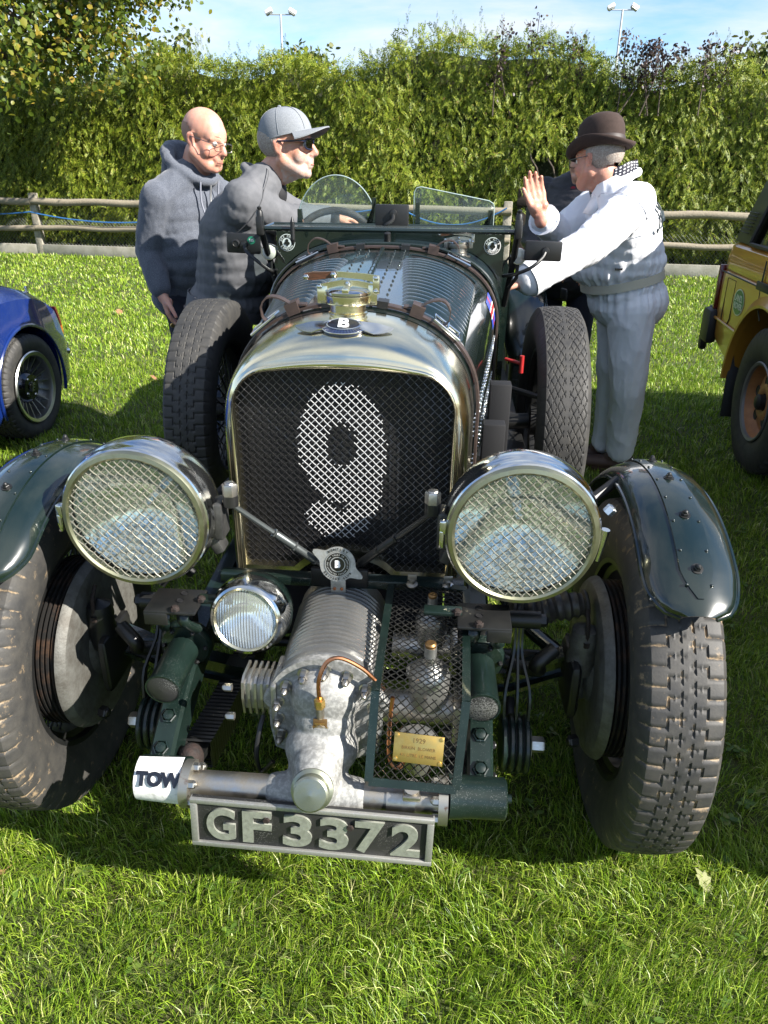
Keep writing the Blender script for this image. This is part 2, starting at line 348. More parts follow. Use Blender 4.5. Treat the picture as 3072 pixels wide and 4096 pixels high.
def put_struct(name, me):
    o = put(name, me); o['kind'] = 'structure'; return o
g = MB(); S_ = 700
g.add([(-S_, -S_, 0), (S_, -S_, 0), (S_, S_, 0), (-S_, S_, 0)], [(0, 1, 2, 3)])
tag(put_struct('ground', g.mesh('ground', 'soil')), 'green lawn ground under the parked cars', None)

def fbm(x, y, s, seed=0):
    """cheap smooth value noise on numpy arrays"""
    out = 0; amp = 1.; tot = 0
    for k in range(3):
        xs = x/s*2**k + seed*17.3 + k*5.1; ys = y/s*2**k - seed*9.7 + k*3.3
        xi = np.floor(xs).astype(int); yi = np.floor(ys).astype(int); fx = xs-xi; fy = ys-yi
        fx = fx*fx*(3-2*fx); fy = fy*fy*(3-2*fy)
        h = lambda a, b: ((np.sin(a*127.1 + b*311.7 + seed*74.7)*43758.5453) % 1)
        v = (h(xi, yi)*(1-fx) + h(xi+1, yi)*fx)*(1-fy) + (h(xi, yi+1)*(1-fx) + h(xi+1, yi+1)*fx)*fy
        out = out + amp*v; tot += amp; amp *= .5
    return out/tot

HD = Vector((.981, -.194, 0)).normalized(); HN = Vector((.194, .981, 0)).normalized(); HO = Vector((0, 12.89, 0))   # fence line

def make_grass():
    zones = [(.1, .55, 9000, .05, .004, 1.0), (.55, 1.35, 32000, .050, .0021, 1.0), (1.35, 2.3, 21000, .048, .0025, 1.0), (2.3, 3.9, 9000, .046, .0038, .95), (3.9, 6.2, 4400, .045, .0056, .9), (6.2, 9.2, 1900, .045, .009, .85), (9.2, 14.6, 800, .048, .014, .8)]
    vs = []; fs = []; off = 0
    for y0, y1, dens, hh, ww, jit in zones:
        xl = -.56*y1 - 1.9; xr = .56*y1 + 1.9
        n = int(dens*(y1-y0)*(xr-xl)); x = RNG.uniform(xl, xr, n); y = RNG.uniform(y0, y1, n)
        core = np.abs(x) < .56*y + .45; keep = (core | (RNG.random(n) < .26)) & (y < 12.95 - .198*x)
        cl = fbm(x, y, .22, 1)*.6 + fbm(x, y, .9, 2)*.4
        keep &= RNG.random(n) < np.clip(.35 + 1.3*cl, 0, 1)
        x, y, cl, core = x[keep], y[keep], cl[keep], core[keep]; n = len(x)
        h = hh*(.45 + 1.1*cl)*RNG.uniform(.55, 1.35, n); w = ww*RNG.uniform(.6, 1.3, n)*np.where(core, 1., 1.9)
        # tufts lean together, with scatter
        la = fbm(x, y, .16, 3)*9.0 + RNG.normal(0, 1.1, n); lean = np.clip(RNG.normal(.75, .5, n), .02, 2.2)
        ta = RNG.uniform(0, 6.283, n); wx, wy = np.cos(ta)*w/2, np.sin(ta)*w/2
        dx, dy = np.cos(la)*lean, np.sin(la)*lean
        nrm = 1/np.sqrt(1+lean**2*.6)
        b0 = np.stack([x-wx, y-wy, np.full(n, -.002)], 1); b1 = np.stack([x+wx, y+wy, np.full(n, -.002)], 1)
        m = np.stack([x+dx*h*.38*nrm, y+dy*h*.38*nrm, h*.60*nrm], 1); mw = np.stack([wx*.8, wy*.8, np.zeros(n)], 1)
        tip = np.stack([x+dx*h*1.05*nrm, y+dy*h*1.05*nrm, np.maximum(h*nrm*(1.0-.22*lean), .006)], 1)
        A = np.stack([b0, b1, m+mw, m-mw, tip], 1).reshape(-1, 3)
        idx = (np.arange(n)*5)[:, None] + off
        T = np.concatenate([idx + np.array([[0, 1, 2]]), idx + np.array([[0, 2, 3]]), idx + np.array([[3, 2, 4]])], 0)
        vs.append(A); fs.append(T); off += n*5
    me = big_mesh('grass', np.concatenate(vs), np.concatenate(fs), 'grass_blade')
    o = put('grass', me); tag(o, 'short tufted green grass covering the whole lawn', 'grass', kind='stuff'); return o
make_grass()

# ---- broad-leaved weeds in the turf
def make_weeds():
    P = []; n = 0
    for _ in range(420):
        y = random.uniform(.8, 3.2)**1.0; x = random.uniform(-.56*y-.3, .56*y+.3); k = random.randint(3, 6); rr = random.uniform(.006, .013)
        for j in range(k):
            a = 6.283*j/k + random.uniform(-.4, .4); P.append((x, y, .012+random.random()*.014, a, rr*random.uniform(.7, 1.2)))
    Q = np.array(P); n = len(Q); t = np.linspace(0, 2*np.pi, 8, endpoint=False); lx = .5+.5*np.cos(t); ly = .30*np.sin(t)
    ca, sa = np.cos(Q[:, 3])[:, None], np.sin(Q[:, 3])[:, None]; L = Q[:, 4][:, None]*1.9
    V = np.stack([Q[:, 0][:, None] + L*(lx*ca - ly*sa), Q[:, 1][:, None] + L*(lx*sa + ly*ca), Q[:, 2][:, None] + L*(.30*lx - .25*lx**2) + 0*ca], -1).reshape(-1, 3)
    T = (np.array([[0, i, i+1] for i in range(1, 7)])[None] + (np.arange(n)*8)[:, None, None]).reshape(-1, 3)
    o = put('weeds', big_mesh('weeds', V, T, 'weed_leaf')); tag(o, 'small clover and broad-leaved weeds scattered in the turf', 'weeds', kind='stuff')
mat('weed_leaf', (1, 1, 1), .45, translucent=.25, island=[(0, (.06, .12, .016)), (.7, (.11, .19, .03)), (1, (.20, .22, .05))])
make_weeds()
# ---- loose leaves on the lawn
def fallen_leaf(x, y, s, rz, m, label, z=.035):
    mb = MB(); ol = [(0, -1), (.25, -.75), (.55, -.8), (.5, -.4), (.8, -.1), (.55, .1), (.62, .5), (.3, .45), (.12, .85), (0, 1), (-.15, .8), (-.35, .5), (-.6, .55), (-.55, .1), (-.85, -.1), (-.5, -.35), (-.5, -.75), (-.2, -.7)]
    vs = [(0, 0, .12)] + [(a, b, .25*abs(a)**1.5 + .18*math.sin(b*2.3)) for a, b in ol]; n = len(ol)
    mb.add(vs, [(0, 1+i, 1+(i+1) % n) for i in range(n)]); mb.tube([(0, -1, -.1), (0, -1.5, .05)], .03, 5)
    o = mb.build('fallen_leaf', m); o.location = (x, y, z); o.rotation_euler = (.35, .2, rz); o.scale = (s, s, s); tag(o, label, 'leaf', 'leaves lying on the lawn'); return o
fallen_leaf(-.885, 1.195, .040, 2.6, 'dry_leaf', 'large curled brown leaf on the grass left of the number plate')
fallen_leaf(.735, 1.20, .030, .6, 'pale_leaf', 'pale bleached leaf in the sunny grass at lower right', .03)
fallen_leaf(-.42, 1.32, .034, 1.4, 'pale_leaf', 'broad green leaf in shade under the tow marking', .03)
fallen_leaf(-2.9, 8.3, .05, .3, 'dry_leaf', 'small orange leaf on sunlit grass near the blue car')
fallen_leaf(-1.75, 5.55, .04, 1.3, 'dry_leaf', 'small orange leaf on grass beside the man in the hoodie')

# ---- post and rail fence
def wood_post(x, h, w, dpt, name, par, m='post_wood'):
    p = HO + HD*x; mb = MB(); M = Matrix(((HD.x, HN.x, 0), (HD.y, HN.y, 0), (0, 0, 1)))
    mb.box((p.x, p.y, h/2-.03), (w, dpt, h+.06), .012, M); return mb.build(name, m, par, loc=-par.location)
def rail(s0, s1, z, par, r=.058):
    mb = MB(); k = 14; pts = []
    for i in range(k):
        s = s0 + (s1-s0)*i/(k-1); p = HO + HD*s - HN*.075; pts.append((p.x, p.y, z + .010*math.sin(i*1.3+z*9)))
    mb.tube(pts, [r*(.94+.12*((i*7) % 5)/5) for i in range(k)], 12); return mb.build('rail', 'fence_wood', par, loc=-par.location)
def fence(s0, s1, posts, label, seed):
    c = HO + HD*((s0+s1)/2); f = empty('post_and_rail_fence', (c.x, c.y, 0)); off = -f.location
    tag(f, label, 'fence')
    for s in posts: wood_post(s, 1.02, .13, .11, 'post', f)
    cuts = [s0] + [p for p in posts if s0+.3 < p < s1-.3] + [s1]
    for a, b in zip(cuts[:-1], cuts[1:]):
        rail(a+.004, b-.004, .885 + .012*math.sin(a), f); rail(a+.004, b-.004, .455 + .012*math.cos(a), f, .047)
        mb = MB(); M = Matrix(((HD.x, HN.x, 0), (HD.y, HN.y, 0), (0, 0, 1))); p = HO + HD*((a+b)/2) - HN*.03
        mb.box((p.x, p.y, .085), (b-a-.01, .045, .19), .006, M); mb.build('gravel_board', 'board_concrete', f, loc=off)
    mb = MB(); s = s0 - .8
    while s < s1:
        for sg in (1, -1):
            a, b = (s, s+.78); za, zb = (.17, .95) if sg > 0 else (.95, .17)
            pa = HO + HD*max(min(a, s1), s0) - HN*.018; pb = HO + HD*max(min(b, s1), s0) - HN*.018
            za2 = za + (zb-za)*((max(min(a, s1), s0)-a)/(b-a)); zb2 = za + (zb-za)*((max(min(b, s1), s0)-a)/(b-a))
            if abs(zb2-za2) > .01: mb.tube([(pa.x, pa.y, za2), (pb.x, pb.y, zb2)], .0024, 3, caps=False)
        s += .062
    o = mb.build('wire_netting', 'net_wire', f, loc=off); o['kind'] = 'stuff'; return f
fence(-11, 1.98, [-9.4, -6.28, -3.0, 1.98-.07], 'weathered post and rail fence with wire netting behind the men in grey', 1)
fence(3.55, 10, [3.62, 6.9], 'weathered post and rail fence behind the orange off-road car', 2)
mb = MB()
def rope_pts(s0, s1, z0, z1, sag, n=18):
    out = []
    for i in range(n):
        t = i/(n-1); p = HO + HD*(s0+(s1-s0)*t) - HN*.135; out.append((p.x, p.y, z0+(z1-z0)*t - sag*4*t*(1-t)))
    return out
mb.tube(rope_pts(-9.4, -6.3, .86, .72, .12) + rope_pts(-6.3, -3.0, .72, .76, .16)[1:] + rope_pts(-3.0, .2, .76, .93, .1)[1:] + rope_pts(.2, 1.9, .93, .93, .26)[1:], .011, 6)
tag(mb.build('rope', 'blue_rope'), 'thin blue rope sagging along the wooden fence rails', 'rope')

# ---- brown gate in the hedge gap
gt = empty('wooden_gate', tuple(HO + HD*2.75)); tag(gt, 'dark brown boarded gate in the hedge gap behind the raised hand', 'gate')
Mh = Matrix(((HD.x, HN.x, 0), (HD.y, HN.y, 0), (0, 0, 1)))
for i in range(8):
    mb = MB(); p = HO + HD*(2.12 + i*.168) + HN*.25; mb.box((p.x, p.y, .62), (.156, .024, 1.16), .005, Mh); mb.build('board', 'gate_wood', gt, loc=-gt.location)
for z in (.25, 1.0):
    mb = MB(); p = HO + HD*2.7 + HN*.222; mb.box((p.x, p.y, z), (1.34, .028, .1), .005, Mh); mb.build('ledge', 'gate_wood', gt, loc=-gt.location)

# ---- conifer hedge
FROND = []
for i in range(5):
    t = .12 + .2*i
    for sg in (1, -1):
        L = .40*(1-.55*t); b = Vector((0, t, 0)); tip = Vector((sg*L*.62, t+L*.85, -.05)); sd = Vector((-sg*.5, .5, 0))*.075
        FROND.append((b, tip*.45 + b*.55 + Vector((sg*.06, -.05, .02)), tip))
FROND.append((Vector((-.05, .78, 0)), Vector((.05, .78, 0)), Vector((0, 1.1, -.03))))
FR = np.array([[tuple(p) for p in t] for t in FROND])            # (k,3,3) local: y = along, x = side, z = normal
def fronds(pos, dirs, nrm, size, droop=.35):
    """pos (n,3), dirs (n,3) unit along, nrm (n,3), size (n,)"""
    n = len(pos); d = dirs/np.linalg.norm(dirs, axis=1)[:, None]; s = np.cross(d, nrm); s /= np.linalg.norm(s, axis=1)[:, None]; u = np.cross(s, d)
    L = FR.reshape(-1, 3); k = len(L)
    P = pos[:, None, :] + size[:, None, None]*(L[None, :, 0:1]*s[:, None, :] + L[None, :, 1:2]*d[:, None, :] + (L[None, :, 2:3] - .12*L[None, :, 1:2]**2)*u[:, None, :])
    P[:, :, 2] -= droop*(L[None, :, 1]**2)*size[:, None]
    V = P.reshape(-1, 3); return V, np.arange(len(V)).reshape(-1, 3)
def hedge_top(s): return 2.90 + .16*np.sin(s*.45+1.2) + .14*np.sin(s*1.3) + .10*np.sin(s*2.9+.5) + np.where(s > 3, -.085*(s-3), 0) + np.where(s < -3, .01*(s+3), 0)
def hedge_front(s, z): return .34 + .30*(fbm(s, z, 1.1, 5)-.5) + .26*(fbm(s, z, .38, 6)-.5) + .14*np.maximum(z-1.6, 0)*.6
hg = empty('conifer_hedge', tuple(HO + HN*1.2)); tag(hg, 'tall clipped green conifer hedge running behind the fence', 'hedge')
def in_gap(s, z): return (np.abs(s-2.42) < .36 - .30*np.maximum(z-1.1, 0)) & (z < 1.72)
def make_hedge():
    n = 44000; s = RNG.uniform(-12.5, 11.5, n); z = RNG.uniform(.06, 1, n)**.85*hedge_top(s)
    keep = ~in_gap(s, z); s, z = s[keep], z[keep]; n = len(s)
    dep = hedge_front(s, z) + RNG.exponential(.07, n) - .03
    pos = np.array(HO)[None] + s[:, None]*np.array(HD)[None] + dep[:, None]*np.array(HN)[None]; pos[:, 2] = z
    d = np.array(HD)[None]*RNG.normal(0, .75, n)[:, None] - np.array(HN)[None]*RNG.uniform(.25, 1.0, n)[:, None]; d[:, 2] = RNG.normal(-.55, .55, n)
    nr = -np.array(HN)[None] + RNG.normal(0, .45, (n, 3)); nr[:, 2] += .5
    V1, T1 = fronds(pos, d, nr, RNG.uniform(.075, .185, n))
    # ragged top
    m = 5200; s = RNG.uniform(-12.5, 11.5, m); dep = RNG.uniform(.2, 1.5, m); z = hedge_top(s) + RNG.normal(-.02, .06, m) + .16*(fbm(s, dep, .5, 8)-.4)
    pos = np.array(HO)[None] + s[:, None]*np.array(HD)[None] + dep[:, None]*np.array(HN)[None]; pos[:, 2] = z
    d = RNG.normal(0, .6, (m, 3)); d[:, 2] = RNG.uniform(.1, 1.3, m); nr = RNG.normal(0, 1, (m, 3)) - np.array(HN)[None]
    V2, T2 = fronds(pos, d, nr, RNG.uniform(.12, .25, m), .15)
    # leader shoots standing above the top
    P = []; Dd = []; Sz = []
    for _ in range(230):
        s0 = random.uniform(-10, 11); cl = .5 + .5*math.sin(s0*1.7+.4); h = random.uniform(.12, .34) + .34*cl*random.random()**2; dp = random.uniform(.3, 1.1)
        b = HO + HD*s0 + HN*dp; zt = float(hedge_top(np.array([s0]))[0]); lx = random.gauss(0, .12)
        k = int(h/.045)+2
        for i in range(k):
            t = i/k; P.append((b.x+lx*t*h, b.y, zt + h*t)); a = random.uniform(0, 6.28); Dd.append((math.cos(a)*.7*(1-.6*t), math.sin(a)*.7*(1-.6*t), .8)); Sz.append(.13*(1-.55*t))
    P = np.array(P); V3_, T3 = fronds(P, np.array(Dd), RNG.normal(0, 1, P.shape), np.array(Sz), .1)
    V = np.concatenate([V1, V2, V3_]); T = np.concatenate([T1, T2+len(V1), T3+len(V1)+len(V2)])
    o = put('foliage', big_mesh('foliage', V, T, 'hedge_leaf'), hg, -hg.location); o['kind'] = 'stuff'
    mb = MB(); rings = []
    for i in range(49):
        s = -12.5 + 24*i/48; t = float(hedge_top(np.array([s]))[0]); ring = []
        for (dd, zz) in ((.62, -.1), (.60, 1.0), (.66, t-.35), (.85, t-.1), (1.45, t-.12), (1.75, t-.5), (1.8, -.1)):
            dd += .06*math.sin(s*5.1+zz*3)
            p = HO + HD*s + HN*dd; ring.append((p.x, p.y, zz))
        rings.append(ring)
    mb.loft(rings, True, True, True); mb.build('dark_backing', 'hedge_backing', hg, smooth=False, loc=-hg.location)  # solid dark backing added inside the foliage to block light
    for s0 in (2.25, 2.5, 2.95):
        mb = MB(); b = HO + HD*s0 + HN*.35; mb.tube(catmull([(b.x, b.y, 1.15), (b.x+.06, b.y-.08, 1.42), (b.x-.1, b.y-.05, 1.7), (b.x+.05, b.y+.2, 2.0)], 8), [.014]*7+[.004], 6); mb.build('stem', 'bark', hg, loc=-hg.location)
make_hedge()

# ---- trees
LEAF = np.array([[0, 0, 0], [.42, .35, .06], [.36, .8, .02], [0, 1.15, -.06], [-.36, .8, .02], [-.42, .35, .06]])
LEAFT = np.array([[0, 1, 2], [0, 2, 3], [0, 3, 4], [0, 4, 5]])
def leaves(pos, size, seed_dirs=None, droop=.5):
    n = len(pos); d = RNG.normal(0, 1, (n, 3)); d[:, 2] -= droop; d /= np.linalg.norm(d, axis=1)[:, None]
    nr = RNG.normal(0, .8, (n, 3)) + np.array([.4, -.5, .8]); s = np.cross(d, nr); s /= np.linalg.norm(s, axis=1)[:, None]; u = np.cross(s, d)
    P = pos[:, None, :] + size[:, None, None]*(LEAF[None, :, 0:1]*s[:, None, :] + LEAF[None, :, 1:2]*d[:, None, :] + LEAF[None, :, 2:3]*u[:, None, :])
    V = P.reshape(-1, 3); T = (LEAFT[None] + (np.arange(n)*6)[:, None, None]).reshape(-1, 3); return V, T
def grow(base, dirv, length, rad, depth, segs, out_b, tips, spread=.6, up=.08):
    p = Vector(base); d = Vector(dirv).normalized(); pts = [p.copy()]; rs = [rad]; k = max(4, int(length/.25))
    for i in range(k):
        d = (d + Vector((random.gauss(0, .13), random.gauss(0, .13), random.gauss(0, .10)+up*.3))).normalized(); p = p + d*(length/k); pts.append(p.copy()); rs.append(rad*(1-.62*(i+1)/k))
        if depth <= 1: tips.append((p.copy(), depth))
        if depth > 0 and i >= k*.25 and random.random() < (.72 if depth > 1 else .6):
            sd = (d + Vector((random.gauss(0, spread), random.gauss(0, spread), random.gauss(.05, spread*.7)))).normalized()
            grow(p, sd, length*random.uniform(.38, .62), rs[-1]*.62, depth-1, segs, out_b, tips, spread, up)
    out_b.append((pts, rs)); tips.append((p.copy(), 0))
def tree(name, label, base, h, limbs, rad, leafn, leafs, m, per=26, blob=.32, trunk_dir=(0, 0, 1), seed=3, droop=.6, depth=2, spread=.6, group=None):
    random.seed(seed); t = empty(name, base); tag(t, label, 'tree', group); off = -t.location
    tb = []; tips = []; b0 = Vector(base); top = b0 + Vector(trunk_dir).normalized()*h
    pts = [b0 + (top-b0)*(i/8) + Vector((random.gauss(0, .03), random.gauss(0, .03), 0))*(i > 0) for i in range(9)]
    mb = MB(); mb.tube([p-Vector((0, 0, .05)) if i == 0 else p for i, p in enumerate(pts)], [rad*(1.25 if i == 0 else 1-.55*i/8) for i in range(9)], 10); mb.build('trunk', 'bark', t, loc=off)
    mb = MB()
    for (ft, d, L, r) in limbs:
        grow(b0 + (top-b0)*ft, d, L, r, depth, 6, tb, tips, spread)
    for pts, rs in tb: mb.tube(pts, rs, 6 if rs[0] > .02 else 4)
    mb.build('branches', 'bark', t, loc=off)['kind'] = 'stuff'
    P = []; per = max(1, leafn//max(1, len(tips)))
    for p, dd in tips:
        for _ in range(per): P.append((p.x+random.gauss(0, blob), p.y+random.gauss(0, blob), p.z+random.gauss(-.05, blob*.8)))
    P = np.array(P); V, T = leaves(P, RNG.uniform(.7, 1.25, len(P))*leafs, droop=droop)
    o = put('crown', big_mesh('crown', V, T, m), t, off); o['kind'] = 'stuff'; return t
tree('broadleaf_tree', 'broadleaf tree with yellowing leaves reaching over the hedge at upper left', (-6.9, 11.6, 0), 5.2,
     [(.40, (1, -.05, .22), 3.4, .075), (.46, (1, .1, .30), 4.0, .075), (.52, (1, .2, .38), 4.0, .075), (.55, (.8, -.5, .4), 3.0, .07), (.60, (1, -.15, .40), 4.3, .08), (.7, (.9, .3, .7), 3.0, .07), (.8, (.7, -.3, .9), 2.6, .06), (.9, (.5, .2, 1), 2.2, .05),
      (.5, (-.8, .3, .6), 2.2, .06), (.7, (-.6, -.6, .7), 2.2, .06), (.38, (.9, -.3, .16), 2.2, .05), (1, (.3, 0, 1), 1.8, .05)], .17, 44000, .066, 'tree_leaf', blob=.22, seed=5)
def far_tree(name, label, x, y, h, w, m, n, leafs, seed, group=None):
    limbs = []; random.seed(seed)
    for i in range(16):
        a = random.uniform(0, 6.28); e = random.uniform(.1, 1.2); limbs.append((random.uniform(.45, 1.0), (math.cos(a), math.sin(a), e), w*random.uniform(.7, 1.15), .07))
    return tree(name, label, (x, y, 0), h*.72, limbs, .16, n, leafs, m, blob=w*.17, seed=seed, depth=1, droop=.2, group=group)
far_tree('distant_tree', 'rounded brownish green tree top behind the left floodlight mast', -2.75, 30, 5.15, 1.5, 'far_leaf', 3800, .15, 21, 'trees beyond the hedge')
far_tree('distant_tree', 'dark green tree top beyond the hedge behind the bald man', -7.4, 26, 4.75, 1.5, 'far_leaf', 3800, .14, 22, 'trees beyond the hedge')
far_tree('distant_tree', 'low green tree top at the left edge beyond the hedge', -10.6, 25, 5.2, 1.8, 'far_leaf', 3000, .16, 23, 'trees beyond the hedge')
far_tree('distant_tree', 'green tree top rising beyond the hedge at the far right', 8.3, 17.5, 3.9, 1.2, 'far_leaf', 3200, .11, 24, 'trees beyond the hedge')
# purple-leaved shrub growing through the hedge top
def shrub():
    t = empty('purple_shrub', (3.4, 13.2, 0)); tag(t, 'dark purple leaved shrub standing above the hedge behind the bowler hat', 'shrub'); off = -t.location
    random.seed(9); P = []; mb = MB()
    for i in range(22):
        x = random.choice([random.gauss(2.0, .3), random.gauss(4.0, .45), random.gauss(4.0, .45)]); y = 13.1 - .195*x + random.uniform(.0, .5); zt = 3.25 - .085*max(0, x-1.6) + (.42 if x < 2.6 else .18)*random.random()**1.4
        pts = catmull([(x+random.gauss(0, .1), y, 2.2), (x+random.gauss(0, .05), y, 2.8), (x+random.gauss(0, .07), y, zt)], 7); sm = MB(); sm.tube(pts, [.012*(1-.75*k/6) for k in range(7)], 5); sm.build('stem', 'bark', t, loc=off)
        for k in range(85):
            u = random.uniform(.3, 1.02); j = min(5, int(u*6)); q = pts[j].lerp(pts[j+1], min(1, u*6-j)); P.append((q.x+random.gauss(0, .065), q.y+random.gauss(0, .07), q.z+random.gauss(0, .05)))
    P = np.array(P); V, T = leaves(P, RNG.uniform(.03, .055, len(P)), droop=.1)
    o = put('crown', big_mesh('crown', V, T, 'purple_leaf'), t, off); o['kind'] = 'stuff'
shrub()

# ---- floodlight masts
def mast(x, y, h, label, rz=0):
    t = empty('floodlight_mast', (x, y, 0)); tag(t, label, 'floodlight', 'floodlight masts beyond the hedge')
    mb = MB(); mb.tube([(0, 0, -.1), (0, 0, h*.6), (0, 0, h)], [.055, .045, .032], 10); mb.build('mast', 'galvanised', t)
    mb = MB(); mb.tube([(-.36, 0, h-.01), (.36, 0, h-.01)], .02, 8); mb.build('crossbar', 'galvanised', t)
    for s in (-1, 1):
        mb = MB(); M = Matrix.Rotation(R_(28)*s, 3, 'Y') @ Matrix.Rotation(R_(-20), 3, 'X')
        mb.box((s*.40, 0, h+.075), (.26, .16, .12), .02, M); o = mb.build('lamp_head', 'lamp_white', t)
        mb = MB(); mb.box((s*.40 - s*.03, -.03, h+.005), (.21, .12, .012), 0, M); mb.build('lens', 'galvanised', o)
mast(-3.66, 30, 6.12, 'tall floodlight mast with two lamp heads left of centre')
mast(7.86, 30, 6.35, 'tall floodlight mast with two lamp heads above the bowler hat')
# ================================================================== THE VINTAGE RACING CAR
YAW = R_(4.307); X0 = -.2206; YF = 1.54          # car frame: x right, y rearwards, z up; front axle at y = YF
car_loc = Vector((X0 + math.sin(YAW)*YF, math.cos(YAW)*YF, 0))
CAR = empty('vintage_racing_car', car_loc, -YAW); CAR.name = 'vintage_racing_car'
tag(CAR, 'dark green vintage racing car with a white 9 on its radiator mesh', 'car')
ROOT_OFF[CAR.name] = Vector((0, -YF, 0))
FX = .014                                           # the nose sits a touch right of the axis

# ---- generic fasteners
def hexnut_mesh(r, h, m, dome=0., name='bolt', washer=0):
    mb = MB(); prof = [(r, 0), (r, h*.85), (r*.86, h)]
    mb.lathe(prof, (0, 0, 0), (0, 0, 1), 6, cap1=not dome)
    if dome: mb.lathe([(r*.7, h), (r*.62, h+dome*.6), (r*.3, h+dome), (.0001, h+dome*1.05)], (0, 0, 0), (0, 0, 1), 10)
    if washer: mb.lathe([(washer, -.001), (washer, h*.12), (r*.9, h*.14)], (0, 0, 0), (0, 0, 1), 14)
    return mb.mesh(name, m, angle=.5)
BOLT = {}
def bolt(p, d, parent, r=.008, h=.008, m='steel', dome=0., name='bolt', washer=0):
    k = (round(r, 4), round(h, 4), m, dome, name, washer)
    if k not in BOLT: BOLT[k] = hexnut_mesh(r, h, m, dome, name, washer)
    return put(name, BOLT[k], parent, p, look_rot(d))

# ---- wheels
def tread_a(x, a, N=66):
    u = (a*N/(2*math.pi)) % 1.; g = np.zeros_like(x)
    for s in (-1, 1):
        uu = u if s > 0 else (u+.5) % 1.
        xs = x*s
        g = np.maximum(g, (np.abs(xs-.013) < .0021) & (np.abs(uu-.5) < .33)); g = np.maximum(g, .7*((np.abs(uu-.5) < .055) & (np.abs(xs-.013) < .0105)))
        g = np.maximum(g, (np.abs(xs-.036) < .0019) & (uu < .52)); g = np.maximum(g, .9*((np.abs(uu-.5) < .055) & (xs > .026) & (xs < .037)))
        g = np.maximum(g, ((uu < .055) | (uu > .955)) & (xs > .035) & (xs < .088))
    return g
def tread_b(x, a, N=60):
    c = a*N/(2*math.pi); g = np.zeros_like(x); ax = np.abs(x)
    band = ((ax > .006) & (ax < .062))
    f1 = (c + ax/.021) % 1.; f2 = (c - ax/.021) % 1.
    g = np.maximum(g, band*((f1 < .10) | (f2 < .10)))
    g = np.maximum(g, .6*((ax > .06) & (ax < .085) & ((c*1.0) % 1. < .12)))
    return g
def tyre_mesh(name, R=.41, hw=.083, tread=tread_a, NA=528, m='rubber_dirty'):
    prof = [(-.056, .255), (-.062, .262), (-.078, .295), (-.0855, .332), (-.0845, .362), (-.079, .383), (-.0705, .397)]
    tr = [(x, .4035 - (abs(x)/.066)**2.6*.0062 + (R-.41)) for x in np.linspace(-.066, .066, 61)]
    pr = [(x*hw/.083, r + (R-.41)*((r-.255)/.155)) for x, r in prof]; pr = pr + [(x*hw/.083, r+.0063) for x, r in tr] + [(-x, r) for x, r in reversed(pr)]
    # finer shoulder
    P = np.array(pr); nP = len(P); ang = np.linspace(0, 2*np.pi, NA, endpoint=False)
    X = np.repeat(P[:, 0][None], NA, 0); Rr = np.repeat(P[:, 1][None], NA, 0); A = np.repeat(ang[:, None], nP, 1)
    g = tread(X, A)*(Rr > R-.045)
    Rr2 = Rr - g*.0068*np.clip((Rr-(R-.06))/.03, 0, 1)*.58
    V = np.stack([X, -np.cos(A)*Rr2, np.sin(A)*Rr2], -1).reshape(-1, 3)
    i = np.arange(NA)[:, None]; j = np.arange(nP-1)[None]; i2 = (i+1) % NA
    F = np.stack([i*nP+j, i*nP+j+1, i2*nP+j+1, i2*nP+j], -1).reshape(-1, 4)
    me = big_mesh(name, V, F, m); at = me.attributes.new('groove', 'FLOAT', 'POINT'); at.data.foreach_set('value', g.ravel().astype(np.float32))
    smooth_all(me); me.set_sharp_from_angle(angle=.7); return me
def rubber_dirty():
    m = mat('rubber_dirty', (.023, .023, .023), .62, col2=(.048, .045, .040), vscale=22, bump=.0003, bscale=240)
    t = m.node_tree; L = t.links.new; b = t.nodes[m['principled']]; src = b.inputs['Base Color'].links[0].from_socket
    at = N(t, 'ShaderNodeAttribute', attribute_name='groove'); tc = N(t, 'ShaderNodeTexCoord'); n = N(t, 'ShaderNodeTexNoise'); n.inputs['Scale'].default_value = 34; n.inputs['Detail'].default_value = 8; n.inputs['Roughness'].default_value = .7; L(tc.outputs['Object'], n.inputs['Vector'])
    ad = N(t, 'ShaderNodeMath', operation='MULTIPLY_ADD'); ad.inputs[1].default_value = .16; L(at.outputs['Fac'], ad.inputs[0]); L(n.outputs[0], ad.inputs[2])
    sp = N(t, 'ShaderNodeSeparateXYZ'); L(tc.outputs['Object'], sp.inputs[0]); ab = N(t, 'ShaderNodeMath', operation='ABSOLUTE'); L(sp.outputs[0], ab.inputs[0])
    ed = N(t, 'ShaderNodeMapRange'); ed.inputs[1].default_value = .03; ed.inputs[2].default_value = .066; ed.inputs[3].default_value = 0; ed.inputs[4].default_value = .055; L(ab.outputs[0], ed.inputs[0])
    a2 = N(t, 'ShaderNodeMath', operation='ADD'); L(ad.outputs[0], a2.inputs[0]); L(ed.outputs[0], a2.inputs[1])
    r = N(t, 'ShaderNodeMapRange'); r.inputs[1].default_value = .64; r.inputs[2].default_value = .76; L(a2.outputs[0], r.inputs[0])
    mxx = N(t, 'ShaderNodeMixRGB'); L(r.outputs[0], mxx.inputs[0]); L(src, mxx.inputs[1]); mxx.inputs[2].default_value = (.24, .175, .105, 1); L(mxx.outputs[0], b.inputs['Base Color'])
rubber_dirty()
TY_A = tyre_mesh('tyre'); TY_S = tyre_mesh('tyre', m='rubber'); TY_B = tyre_mesh('tyre', tread=tread_b, m='rubber')
def rim_mesh():
    mb = MB(); mb.lathe([(.262, -.062), (.250, -.060), (.246, -.045), (.232, -.038), (.228, 0), (.232, .038), (.246, .045), (.250, .060), (.262, .062)], (0, 0, 0), (1, 0, 0), 64); return mb.mesh('rim', 'black_metal')
